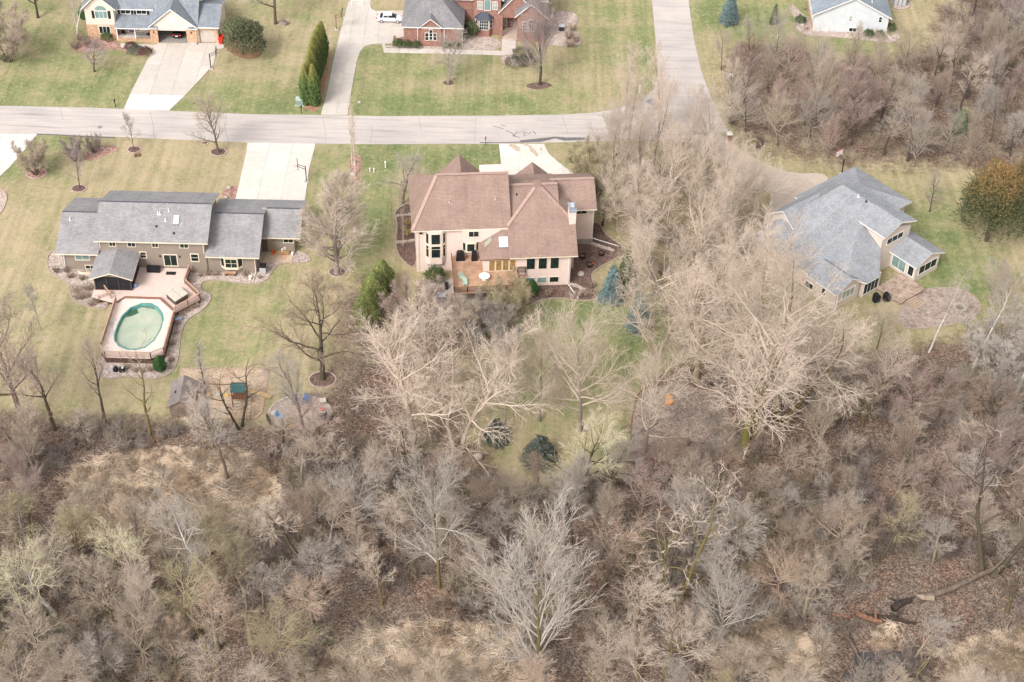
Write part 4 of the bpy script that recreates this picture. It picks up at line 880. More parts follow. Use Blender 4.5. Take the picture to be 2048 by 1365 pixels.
for u, v, lab in [(1.4, 7.6, 'black covered grill under the beige house wall'), (2.2, 8.9, 'black covered patio chair before the beige house')]:
    mb = MB(); mb.prism([(-.5, -.4, 0), (.5, -.4, 0), (.45, -.3, 1.0), (.2, -.2, 1.25), (-.2, -.2, 1.25), (-.45, -.3, 1.0)], (0, .7, 0)); small('covered_grill', lab, 'grill' if 'grill' in lab else 'chair', mb, M['black'], (*cw(u, v), .03), 20)

# --- D: cream house with brick base, open garage
hD = thing('cream_house', 'cream sided house with orange brick and an open double garage', 'house', (-74.89, 241.24, 0), 1)
mb = MB(); mb.box(0, 4.95, 0, 9.5, 2.75, 5.9); mb.prism([(0, 0, 5.9), (4.95, 0, 5.9), (2.5, 0, 8.2)], (0, 9.5, 0)); mb.box(4.9, 11.3, 1.7, 10.2, 0, 5.2)
gy0, gy1 = -1.1, 7.5
mb.box(11.2, 11.5, -.9, gy1, .1, 3.4); mb.box(19.0, 19.25, -.9, gy1, .1, 3.4); mb.box(11.2, 19.2, gy1, gy1 + .2, 0, 3.4); mb.prism([(11.6, gy0, 2.5), (18.8, gy0, 2.5), (18.8, gy0, 3.4), (15.1, gy0, 6.4), (11.6, gy0, 3.4)], (0, .25, 0))
mb.box(22.35, 22.6, -.6, 8.0, .1, 3.3); mb.box(19.2, 22.6, 7.8, 8.0, .1, 3.3); mb.prism([(22.4, -.6, 3.3), (22.4, 8, 3.3), (22.4, 3.7, 4.9)], (.18, 0, 0))
mb.obj('wall', SD, hD)
mb = MB(); mb.box(-.04, 5.0, -.06, 9.5, 0, 2.75); mb.box(11.0, 12.3, gy0 - .05, gy0 + .3, 0, 2.9); mb.box(17.25, 19.0, gy0 - .05, gy0 + .3, 0, 2.9); mb.box(18.98, 19.4, -.75, -.4, 0, 3.2); mb.box(22.05, 22.65, -.75, -.4, 0, 3.2); mb.box(19.4, 22.05, -.75, -.4, 2.5, 3.2); mb.box(5.0, 11.1, -.75, -.35, 0, .45)
mb.obj('brick_wall', BK, hD)
mb = MB(); mb.box(11.5, 19.0, gy0 + .3, gy1, .02, .06); mb.obj('garage_floor', plain('garage_floor', (.30, .28, .26), .8), hD)
mb = MB(); mb.box(19.45, 22.0, -.55, -.45, .05, 2.5)
for i in range(4): mb.box(19.5, 21.95, -.58, -.55, .1 + i * .6, .62 + i * .6)
mb.obj('garage_door', plain('greige_garage_door', (.50, .45, .39), .6), hD)
mb = MB(); gable_y(mb, -.5, 5.5, -.5, 10.2, 5.9, 8.75); mb.obj('gable_roof', [RD, M['white']], hD)
mb = MB(); gable_x(mb, 4.6, 11.5, 1.15, 11.5, 5.2, 8.4); mb.obj('main_roof', [RD, M['white']], hD)
mb = MB(); mb.roof([(4.9, -1.05, 2.75), (11.4, -1.05, 2.75), (11.4, 1.72, 3.9), (4.9, 1.72, 3.9)], .18); mb.obj('porch_roof', [RD, M['white']], hD)
mb = MB(); gable_y(mb, 10.9, 19.25, -1.5, 5.0, 3.35, 6.85); mb.obj('garage_gable_roof', [RD, M['white']], hD)
mb = MB(); gable_x(mb, 11.0, 19.3, -.6, 11.0, 3.5, 8.3); mb.obj('garage_roof', [RD, M['white']], hD)
mb = MB(); gable_x(mb, 19.0, 23.0, -1.2, 8.6, 3.3, 5.15); mb.obj('small_garage_roof', [RD, M['white']], hD)
mb = MB(); mb.roof([(10.9, -1.55, 3.1), (12.4, -1.55, 3.1), (12.4, -1.0, 3.4), (10.9, -1.0, 3.4)], .12); mb.roof([(17.7, -1.55, 3.1), (19.3, -1.55, 3.1), (19.3, -1.0, 3.4), (17.7, -1.0, 3.4)], .12); mb.obj('roof_return', [RD, M['white']], hD)
window(hD, (1.7, 0, 3.95), (1, 0), 2.2, 1.5, 3, 1, 'white', 'glassteal'); 
mb = MB(); a = [(2.8 + .98 * math.cos(t), -.02, 5.55 + .85 * math.sin(t)) for t in np.linspace(0, math.pi, 11)]; mb.prism(a, (0, -.06, 0)); mb.obj('arch_window', M['glassteal'], hD)
mb = MB()
def shutter(*a): MB().box(*a).obj('shutter', M['black'], hD)
for x0 in (1.2, 3.98): shutter(x0, x0 + .42, -.06, .02, 3.95, 5.45)
for x0 in (5.3, 7.55, 8.05, 10.3): shutter(x0, x0 + .38, 1.62, 1.72, 3.95, 5.05)
for x0 in (6.3, 8.15): shutter(x0, x0 + .3, 1.62, 1.72, .8, 2.3)

window(hD, (5.7, 1.7, 3.95), (1, 0), 1.8, 1.1, 2, 1, 'white'); window(hD, (8.45, 1.7, 3.95), (1, 0), 1.8, 1.1, 2, 1, 'white'); window(hD, (2.0, -.06, 1.0), (1, 0), 2.0, 1.55, 3, 1, 'white'); window(hD, (9.0, 1.7, 1.2), (1, 0), 1.5, 1.2, 2, 1, 'white')
mb = MB(); mb.box(6.75, 7.9, 1.6, 1.72, .42, 2.4); mb.obj('door', plain('grey_storm_door', (.16, .17, .18), .3), hD)
for u in (5.1, 8.2): mb = MB(); mb.box(u, u + .16, -.7, -.54, .45, 2.72); mb.obj('porch_post', M['white'], hD)
mb = MB(); mb.box(5.0, 11.1, -.34, 1.7, .3, .44); mb.obj('porch_floor', plain('porch_concrete', (.55, .50, .44), .9), hD)
mb = MB()
for i in range(24): mb.box(8.4 + i * .11, 8.42 + i * .11, -.62, -.6, .5, 1.3)
mb.box(8.36, 11.1, -.64, -.58, 1.28, 1.34); mb.obj('porch_railing', M['dark'], hD)
mb = MB(); mb.box(14.8, 15.5, gy0 - .04, gy0 + .02, 4.3, 5.0); mb.obj('gable_vent', M['white'], hD)
for u in (11.65, 18.1): lamp(hD, (u, gy0 - .12, 2.2))
mb = MB(); mb.box(17.3, 18.9, gy0 - .5, gy0 - .06, 0, .35); mb.obj('stone_planter', M['conc'], hD)
window(hD, (22.62, 1.0, 1.4), (0, 1), .7, 1.0, 1, 1, 'white'); mb = MB(); mb.box(22.6, 22.66, .0, .75, .1, 2.1); mb.obj('side_door', plain('dark_green_door', (.03, .04, .04), .5), hD)
dw = lambda u, v: (-74.89 + u * math.cos(math.radians(1)) - v * math.sin(math.radians(1)), 241.24 + u * math.sin(math.radians(1)) + v * math.cos(math.radians(1)))
mb = MB(); mb.prism([(-.3, -.3, .35), (.3, -.3, .35), (.3, .3, .35), (-.3, .3, .35)], (0, 0, .08)); mb.prism([(-.3, .25, .42), (.3, .25, .42), (.3, .38, 1.0), (-.3, .38, 1.0)], (0, .05, 0))
for a in (-.27, .27):
    for c_ in (-.27, .27): mb.box(a - .03, a + .03, c_ - .03, c_ + .03, 0, .36)
pc = small('porch_chair', 'dark chair at the left end of the porch', 'chair', mb, M['black'], (*dw(5.9, .8), .44), 20, 'dark chairs on the porch')
dup(pc, (*dw(10.4, .5), .44), -40, 'dark chair at the right end of the porch behind the railing')

# --- E: red brick house
hE = thing('brick_house', 'red brick house with grey hip roof and arched windows', 'house', (-20.19, 241.87, 0), .5)
mb = MB(); mb.box(0, 9.85, .4, 14, 0, 3.6); mb.box(2.85, 6.35, .1, .5, 0, 3.7); mb.prism([(2.85, .1, 3.7), (6.35, .1, 3.7), (4.6, .1, 5.2)], (0, 2.5, 0)); mb.box(8.0, 24.2, 6.5, 15, 0, 6.0)
mb.box(11.9, 16.6, 4.4, 7, 0, 7.0); mb.prism([(11.9, 4.4, 7.0), (16.6, 4.4, 7.0), (14.25, 4.4, 9.0)], (0, 4, 0)); mb.prism([(12.2, 4.5, 0), (12.7, 3.6, 0), (14.6, 3.6, 0), (15.2, 4.5, 0)], (0, 0, 3.4))
mb.prism([(16.4, 4.2, 3.6), (22.7, 4.2, 3.6), (22.7, 4.2, 5.0), (19.5, 4.2, 8.2), (16.4, 4.2, 4.4)], (0, 3, 0)); mb.prism([(19.5, 2.4, 0), (24.2, 2.4, 0), (24.2, 2.4, 5.0), (21.85, 2.4, 7.2), (19.5, 2.4, 5.0)], (0, 5, 0))
mb.box(16.5, 16.95, 3.2, 3.7, 0, 4.2); mb.box(-1.6, 0, .6, .9, 0, 1.0); mb.box(-2.0, -1.5, .5, 1.0, 0, 1.4)
mb.obj('wall', BR, hE)
mb = MB(); hip(mb, -.45, 10.3, -.05, 15.5, 3.75, .85); mb.obj('garage_roof', [RE, M['white']], hE)
mb = MB(); gable_y(mb, 2.5, 6.7, -.25, 3.5, 3.75, 5.5, .16); mb.obj('gable_roof', [RE, M['white']], hE)
mb = MB(); gable_x(mb, 7.6, 24.8, 5.9, 16, 6.05, 10.0); mb.obj('main_roof', [RE, M['white']], hE)
mb = MB(); gable_y(mb, 11.4, 17.1, 4.0, 11, 7.0, 9.4); mb.obj('tower_roof', [RE, M['white']], hE)
mb = MB(); gable_y(mb, 16.1, 22.9, 3.9, 10, 4.6, 8.5); mb.obj('entry_roof', [RE, M['white']], hE)
mb = MB(); gable_y(mb, 19.0, 24.7, 2.0, 9, 5.0, 7.6); mb.obj('gable_roof', [RE, M['white']], hE)
mb = MB(); mb.prism([(12.0, 4.4, 3.4), (12.55, 3.35, 3.4), (14.75, 3.35, 3.4), (15.4, 4.4, 3.4)], (0, 0, .12)); mb.add([(12.0, 4.4, 3.52), (12.55, 3.35, 3.52), (14.75, 3.35, 3.52), (15.4, 4.4, 3.52), (14.2, 4.4, 4.5), (13.1, 4.4, 4.5)], [(0, 1, 5), (1, 2, 4, 5), (2, 3, 4)]); mb.obj('bay_roof', plain('dark_blue_metal_roof', (.06, .07, .09), .4), hE)
window(hE, (3.55, .1, 1.1), (1, 0), .7, 1.55, 1, 2, 'white', fw=.07); window(hE, (4.95, .1, 1.1), (1, 0), .7, 1.55, 1, 2, 'white', fw=.07); window(hE, (4.28, .1, 1.2), (1, 0), .64, 2.1, 1, 3, 'white', fw=.07)
window(hE, (12.5, 4.4, 5.0), (1, 0), .9, 1.6, 2, 2, 'white', 'glasslight', .07); window(hE, (13.65, 4.4, 4.8), (1, 0), 1.2, 2.2, 1, 1, 'white', 'glassteal', .07); window(hE, (15.1, 4.4, 5.0), (1, 0), .9, 1.6, 2, 2, 'white', 'glasslight', .07)
window(hE, (12.85, 3.6, 1.4), (1, 0), 1.65, 1.9, 4, 3, 'white', 'glass', .08); window(hE, (12.22, 4.42, 1.5), (.5, -.87), .9, 1.7, 1, 2, 'white', 'glass', .07); window(hE, (14.65, 3.68, 1.5), (.55, .83), .9, 1.7, 1, 2, 'white', 'glass', .07)
for u in (20.4, 21.5, 22.6): window(hE, (u, 2.4, 2.1), (1, 0), .85, 1.9 if u != 21.5 else 2.3, 2, 3, 'white', 'glass', .07)
mb = MB(); mb.box(17.9, 18.7, 6.38, 6.5, .5, 2.7); mb.obj('door', plain('red_brown_door', (.13, .04, .03), .4), hE)
window(hE, (17.1, 6.5, .6), (1, 0), .55, 2.1, 1, 2, 'white', 'glassteal', .07)
mb = MB(); mb.box(16.95, 19.5, 3.3, 6.5, 0, .42); mb.box(16.95, 19.5, 2.9, 3.28, 0, .25); mb.obj('entry_step', plain('entry_stone', (.46, .36, .30), .9), hE)
pipe(hE, [(2.3, .3, 3.6), (2.3, .3, .2)], 'white', .045); pipe(hE, [(6.9, .3, 3.6), (6.9, .3, .2)], 'white', .045); pipe(hE, [(10.0, .35, 3.6), (10.0, .35, .2)], 'white', .045)

# --- F: white gabled house
hF = thing('white_house', 'white sided gable end house with pale blue roof', 'house', (51.84, 251.1, 0), -2)
mb = MB(); gwall_y(mb, 0, 12.9, 0, 16, 0, 3.3, 6.75); mb.obj('wall', SF, hF)
mb = MB(); gable_y(mb, -.5, 13.5, -.5, 17, 3.4, 7.15, .22); mb.obj('roof', [RF, M['white']], hF)
mb = MB(); mb.box(-.12, 0, .3, 15, 0, .8); mb.obj('brick_base', plain('tan_brick_base', (.45, .30, .22), .9), hF)
window(hF, (6.0, 0, 2.2), (1, 0), .62, 1.15, 1, 2, 'white', 'glasslight', .08); window(hF, (11.2, 0, 2.3), (1, 0), .65, 1.15, 1, 2, 'white', 'glass', .08); window(hF, (6.3, 0, .15), (1, 0), 1.5, .9, 2, 1, 'white')
for v in (2.2, 5.4, 8.5): window(hF, (-.02, v + 1.2, 1.3), (0, -1), 1.2, 1.5, 1, 1, 'white')
pipe(hF, [(12.8, -.3, 3.3), (12.92, -.05, 2.9), (12.92, -.05, .25), (13.7, -1.8, .12)], 'white')
vent(hF, (9.8, 1.5, 5.4), 'white', .3)
mb = MB(); mb.box(0, 2.4, 0, 3, 0, 2.2); sh = thing('metal_shed', 'pale ribbed metal shed beside the white house', 'shed', (*W(1786, 12)[:2], 0), 0)
mb.obj('wall', M['galv'], sh); mb = MB(); mb.box(-.1, 2.5, -.1, 3.1, 2.2, 2.32)
mb.obj('roof', plain('pale_metal', (.62, .61, .58), .5), sh)
mb = MB()
for i in range(4): mb.box(.02 + i * .75, .1 + i * .75, -.05, 0, 0, 2.2)
mb.obj('wall_ribs', M['dark'], sh)

# ------------------------------------------------------------------ trees
def unit(a): return a / (np.linalg.norm(a, axis=-1, keepdims=True) + 1e-9)
def grow(r, P0, Dr, L, S, wob, trop):
    N = len(P0); pts = np.zeros((N, S + 1, 3)); pts[:, 0] = P0; d = unit(Dr); p = P0.copy(); st = (L / S)[:, None]
    for i in range(S):
        p = p + d * st; pts[:, i + 1] = p
        d = unit(d + r.normal(size=(N, 3)) * wob + np.array([0, 0, trop]))
    return pts
def tubes(pts, rad, k):
    """pts (N,S+1,3), rad (N,S+1) -> V, Q"""
    N, S1, _ = pts.shape
    t = np.zeros_like(pts); t[:, 1:-1] = pts[:, 2:] - pts[:, :-2]; t[:, 0] = pts[:, 1] - pts[:, 0]; t[:, -1] = pts[:, -1] - pts[:, -2]; t = unit(t)
    ref = np.where(np.abs(t[..., 2:3]) > .9, np.array([1.0, 0, 0]), np.array([0, 0, 1.0])); x = unit(np.cross(t, ref)); y = np.cross(t, x)
    a = np.arange(k) * 2 * np.pi / k
    V = pts[:, :, None] + (x[:, :, None] * np.cos(a)[None, None, :, None] + y[:, :, None] * np.sin(a)[None, None, :, None]) * rad[:, :, None, None]
    i = np.arange(N * S1 * k).reshape(N, S1, k); j = np.roll(i, -1, 2)
    Q = np.stack([i[:, :-1], j[:, :-1], j[:, 1:], i[:, 1:]], -1).reshape(-1, 4)
    return V.reshape(-1, 3), Q
def spikes(P, Dr, L, R):
    """three sided tapering twigs: V, T"""
    N = len(P); d = unit(Dr); ref = np.where(np.abs(d[:, 2:3]) > .9, np.array([1.0, 0, 0]), np.array([0, 0, 1.0])); x = unit(np.cross(d, ref)); y = np.cross(d, x)
    V = np.zeros((N, 4, 3))
    for q in range(3):
        a = q * 2 * np.pi / 3; V[:, q] = P + (x * np.cos(a) + y * np.sin(a)) * R[:, None]
    V[:, 3] = P + d * L[:, None]; i = np.arange(N)[:, None] * 4
    T = np.concatenate([i + np.array([[0, 1, 3]]), i + np.array([[1, 2, 3]]), i + np.array([[2, 0, 3]])])
    return V.reshape(-1, 3), T
def kids(r, pts, rad, n, t0, t1, ang, az_bias=None):
    """n children per branch: start, direction, parent radius there, t"""
    N, S1, _ = pts.shape; S = S1 - 1
    t = (np.arange(n)[None] + r.random((N, n))) / n * (t1 - t0) + t0; s = np.clip(t * S, 0, S - 1e-4); i = s.astype(int); fr = (s - i)[..., None]
    ar = np.arange(N)[:, None]; a = pts[ar, i]; b = pts[ar, i + 1]; p = a * (1 - fr) + b * fr; d = unit(b - a)
    pr = rad[ar, i] * (1 - fr[..., 0]) + rad[ar, i + 1] * fr[..., 0]
    ref = np.where(np.abs(d[..., 2:3]) > .9, np.array([1.0, 0, 0]), np.array([0, 0, 1.0])); x = unit(np.cross(d, ref)); y = np.cross(d, x)
    az = (np.arange(n) * 2.399)[None] + r.random((N, 1)) * 6.28 + r.normal(size=(N, n)) * .5
    th = np.radians(r.uniform(ang[0], ang[1], (N, n)))
    dr = d * np.cos(th)[..., None] + (x * np.cos(az)[..., None] + y * np.sin(az)[..., None]) * np.sin(th)[..., None]
    return p.reshape(-1, 3), dr.reshape(-1, 3), pr.ravel(), t.ravel()
BARK = bark(); TWIG = tinted('twig_bark', .9, .8, .22)
def make_tree(name, seed, H, stems=1, spread=.0, lean=(0, 0), r0=None, clear=.3, nl=14, la=(35, 60), ll=.42, prof=.55, nb=9, ba=(24, 50), bl=.52, nc=6, ca=(18, 44), cl=.52, nt=3, tl=.66, wob=.12, trop=.05, ltrop=.10, tr=.0125, swob=.05, top=.97, lS=7, limbs_in_crown=False, lr=.021, br=.016):
    r = np.random.default_rng(seed); r0 = r0 or .016 * H
    az = np.arange(stems) * 6.283 / max(stems, 1) + r.random() * 6; off = np.stack([np.cos(az), np.sin(az), np.zeros(stems)], 1)
    P0 = off * (r0 * .9 if stems > 1 else 0) ; P0[:, 2] = -.3
    D0 = unit(np.array([lean[0], lean[1], 1.0]) + off * spread * r.uniform(.6, 1.3, (stems, 1)) * (1 if stems > 1 else 0)); L0 = H * r.uniform(.86, 1.0, stems) if stems > 1 else np.array([H])
    p0 = grow(r, P0, D0, L0, 12, swob, .05 if spread or lean[0] or lean[1] else .02); f = np.linspace(0, 1, 13)
    rr0 = r0 * (.75 if stems > 1 else 1) * (1 - f * .94)[None] * np.ones((stems, 1)); rr0[:, 0] *= 1.35; rr0[:, 1] *= 1.05
    V0, Q0 = tubes(p0, rr0, 7)
    # limbs
    p, d, pr, t = kids(r, p0, rr0, nl, clear, top, la); u = np.clip((t - clear) / (1 - clear), 0, 1)
    d = unit(d + np.array([0, 0, 1.0]) * (u * .45)[:, None]); L1 = ll * H * (1 - prof * u ** 1.3) * r.uniform(.7, 1.15, len(p))
    p1 = grow(r, p, d, L1, lS, wob, ltrop / lS * 4); R1 = np.minimum(pr * .66, lr * L1 + .015); f = np.linspace(0, 1, lS + 1); rr1 = np.maximum(R1[:, None] * (1 - .86 * f)[None], tr * .8)
    V1, Q1 = tubes(p1, rr1, 5)
    # branches
    p, d, pr, t = kids(r, p1, rr1, nb, .18, 1.0, ba); L2 = np.repeat(L1, nb) * bl * (1.12 - .62 * t) * r.uniform(.7, 1.25, len(p))
    p2 = grow(r, p, d, L2, 4, wob * 1.2, trop); rr2 = np.maximum(np.minimum(pr * .7, br * L2 + .008)[:, None] * (1 - .72 * np.linspace(0, 1, 5))[None], tr)
    V2, Q2 = tubes(p2, rr2, 3)
    # branchlets
    p, d, pr, t = kids(r, p2, rr2, nc, .12, 1.0, ca); L3 = np.repeat(L2, nc) * cl * (1.1 - .5 * t) * r.uniform(.6, 1.3, len(p)) + .12
    p3 = grow(r, p, d, L3, 2, wob * 1.3, trop); rr3 = np.maximum(np.minimum(pr * .7, .014 * L3 + .004)[:, None] * (1 - .6 * np.linspace(0, 1, 3))[None], tr * .62)
    V3, Q3 = tubes(p3, rr3, 3)
    # twigs
    p, d, pr, t = kids(r, p3, rr3, nt, .1, 1.0, (12, 38)); L4 = np.maximum(np.repeat(L3, nt) * tl * r.uniform(.6, 1.5, len(p)), .3)
    V4, T4 = spikes(p, unit(d + np.array([0, 0, trop])), L4, np.full(len(p), tr * .85))
    if limbs_in_crown:
        tm = npmesh('trunk', V0, Q0, None, [BARK]); tm.shade_smooth(); a = len(V1); b_ = a + len(V2)
        cm = npmesh('crown', np.concatenate([V1, V2, V3, V4]), np.concatenate([Q1, Q2 + a, Q3 + b_]), T4 + b_ + len(V3), [TWIG])
    else:
        tm = npmesh('trunk', np.concatenate([V0, V1]), np.concatenate([Q0, Q1 + len(V0)]), None, [BARK]); tm.shade_smooth()
        cm = npmesh('crown', np.concatenate([V2, V3, V4]), np.concatenate([Q2, Q3 + len(V2)]), T4 + len(V2) + len(V3), [TWIG])
    return dict(H=float(np.concatenate([V0, V1, V2, V3])[:, 2].max()), trunk=tm, crown=cm, name=name)
PROTO = {}
def proto(k, **kw): PROTO[k] = make_tree(k, **kw)
# open grown round crowns
proto('round1', seed=1, H=10, nt=3, r0=.2, lS=8, clear=.22, nl=16, la=(40, 70), ll=.46, prof=.6, nb=9)
proto('round2', seed=2, H=10, nt=3, r0=.2, lS=8, clear=.2, nl=15, la=(35, 62), ll=.48, prof=.5, nb=9, wob=.15)
# upswept, feathery
proto('vase1', limbs_in_crown=True, lr=.0115, br=.011, seed=3, H=10, clear=.16, nl=20, la=(18, 40), ll=.58, prof=.5, nb=10, ba=(15, 35), bl=.45, ca=(15, 40), wob=.06, trop=.1)
proto('vase2', seed=4, H=10, clear=.2, nl=14, la=(22, 45), ll=.55, prof=.5, nb=9, ba=(20, 40), bl=.42, nc=7, ca=(20, 45), wob=.07, trop=.08)
# big feathery oval
proto('feather1', seed=5, H=12, r0=.26, clear=.12, nl=36, la=(40, 72), ll=.40, prof=.6, nb=13, ba=(16, 36), bl=.42, nc=7, ca=(12, 34), nt=4, wob=.06, trop=.07, tr=.0125)
# forest trees: taller, bent, crown high
for i, s_ in enumerate((11, 12, 13, 14)):
    proto('forest%d' % (i + 1), seed=s_, H=12, nt=3, r0=.24, clear=.38, nl=13, la=(28, 58), ll=.34, prof=.45, nb=9, bl=.5, wob=.16, swob=.07, trop=.05)
# cottonwoods: long wandering limbs
for i, s_ in enumerate((21, 22, 23)):
    proto('cotton%d' % (i + 1), limbs_in_crown=True, seed=s_, H=16, stems=1 + (i != 2), spread=.24, r0=.34, clear=.2, nl=15 if i != 2 else 22, la=(26, 68), ll=.42, prof=.5, nb=11, ba=(24, 58), bl=.42, nc=6, ca=(20, 52), cl=.48, wob=.11, swob=.07, trop=.04, ltrop=.11, tr=.013, lS=9, lr=.0145, br=.012)
# open yard and grove trees: wide light crowns
for i, s_ in enumerate((31, 32, 33)):
    proto('grove%d' % (i + 1), limbs_in_crown=True, seed=s_, H=16, r0=.2, clear=.24, nl=19, la=(22, 55), ll=.36, prof=.45, nb=9, ba=(22, 48), bl=.42, cl=.48, wob=.11, swob=.05, trop=.05, tr=.0135, lS=8, lr=.015, br=.012)
for i, s_ in enumerate((34, 35)):
    proto('wide%d' % (i + 1), limbs_in_crown=True, seed=s_, H=13, r0=.22, clear=.24, nl=22, la=(28, 78), ll=.56, prof=.45, nb=11, ba=(20, 44), bl=.42, cl=.5, wob=.11, swob=.05, trop=.05, ltrop=.12, tr=.012, lS=9, lr=.0125, br=.011)
# slender saplings
proto('young1', seed=41, H=7, r0=.075, clear=.25, nl=14, la=(25, 45), ll=.34, nb=6, bl=.42, nc=5, wob=.08)
proto('poplar', seed=42, H=10, r0=.09, clear=.2, nl=26, la=(15, 30), ll=.09, prof=.4, nb=4, nc=2, wob=.08)
# multi stem shrubs
proto('clump1', seed=51, H=5, stems=9, spread=.55, r0=.10, clear=.25, nl=8, la=(20, 50), ll=.30, nb=7, nc=6, wob=.14)
proto('clump2', seed=52, H=5, stems=12, spread=.85, r0=.10, clear=.2, nl=7, la=(18, 45), ll=.30, nb=6, nc=6, wob=.12)
# white barked, leaning
proto('white1', limbs_in_crown=True, seed=61, H=9, lean=(-.35, .15), r0=.2, clear=.42, nl=12, la=(30, 70), ll=.42, prof=.3, nb=9, ba=(35, 65), bl=.5, wob=.2, swob=.1)
proto('white2', limbs_in_crown=True, seed=62, H=9, lean=(-.3, .1), r0=.19, clear=.45, nl=13, la=(35, 70), ll=.4, prof=.3, nb=9, bl=.48, wob=.18, swob=.09)
proto('birch', limbs_in_crown=True, seed=63, H=12, lean=(.28, .1), r0=.17, clear=.5, nl=14, la=(30, 65), ll=.24, prof=.3, nb=6, bl=.5, nc=5, wob=.15, swob=.06)
# dead, broken
proto('snag1', seed=71, H=10, stems=2, spread=.3, r0=.24, clear=.3, nl=8, la=(35, 75), ll=.34, prof=.3, nb=4, ba=(35, 70), bl=.4, nc=3, wob=.24, swob=.12)
proto('snag2', seed=72, H=10, lean=(.2, 0), r0=.22, clear=.3, nl=10, la=(40, 80), ll=.36, prof=.3, nb=4, bl=.36, nc=3, wob=.24, swob=.12)

COLR = dict(tan=(.41, .335, .26), pale=(.57, .47, .385), beige=(.53, .44, .355), grey=(.37, .325, .285), silver=(.42, .375, .33), pink=(.38, .285, .245), rust=(.44, .335, .25), olive=(.36, .31, .19), brown=(.30, .22, .17), dark=(.17, .125, .10), mauve=(.34, .275, .255), gold=(.56, .45, .20), bud=(.56, .51, .35))
BK_ = dict(dark=(.075, .058, .048), brown=(.14, .105, .08), grey=(.26, .22, .19), pale=(.50, .43, .36), white=(.55, .53, .49), olive=(.16, .125, .06), tan=(.34, .27, .20))
used = {}
def tree(kind, base, topy=None, H=None, col='tan', bk='brown', moss=0.0, wide=1.0, rz=None, label='', cat='tree', group=None, name='bare_tree', jit=.08):
    P = PROTO[kind]; x, y, _ = W(*base) if len(base) == 2 else base
    h = H if H else height_to(base, topy); s_ = h / P['H']; z = gz(x, y)
    if kind not in used:
        root = thing(name, label, cat); t = bpy.data.objects.new('trunk', P['trunk']); c = bpy.data.objects.new('crown', P['crown'])
        for o in (t, c): COL.objects.link(o); o.parent = root
        used[kind] = root
    else:
        src = used[kind]; root = src.copy(); COL.objects.link(root)
        for ch in src.children: q = ch.copy(); COL.objects.link(q); q.parent = root
        root.name = name; root['label'] = label; root['category'] = cat
        if 'group' in root: del root['group']
    if group: root['group'] = group
    root.location = (x, y, z); root.rotation_euler = (0, 0, random.uniform(0, 6.28) if rz is None else math.radians(rz)); root.scale = (s_ * wide, s_ * wide, s_)
    k = 1 + random.uniform(-jit, jit)
    for ch in root.children:
        cc = BK_[bk] if ch.name.startswith('trunk') else COLR[col]
        ch.color = (cc[0] * k, cc[1] * k, cc[2] * k, moss)
    return root
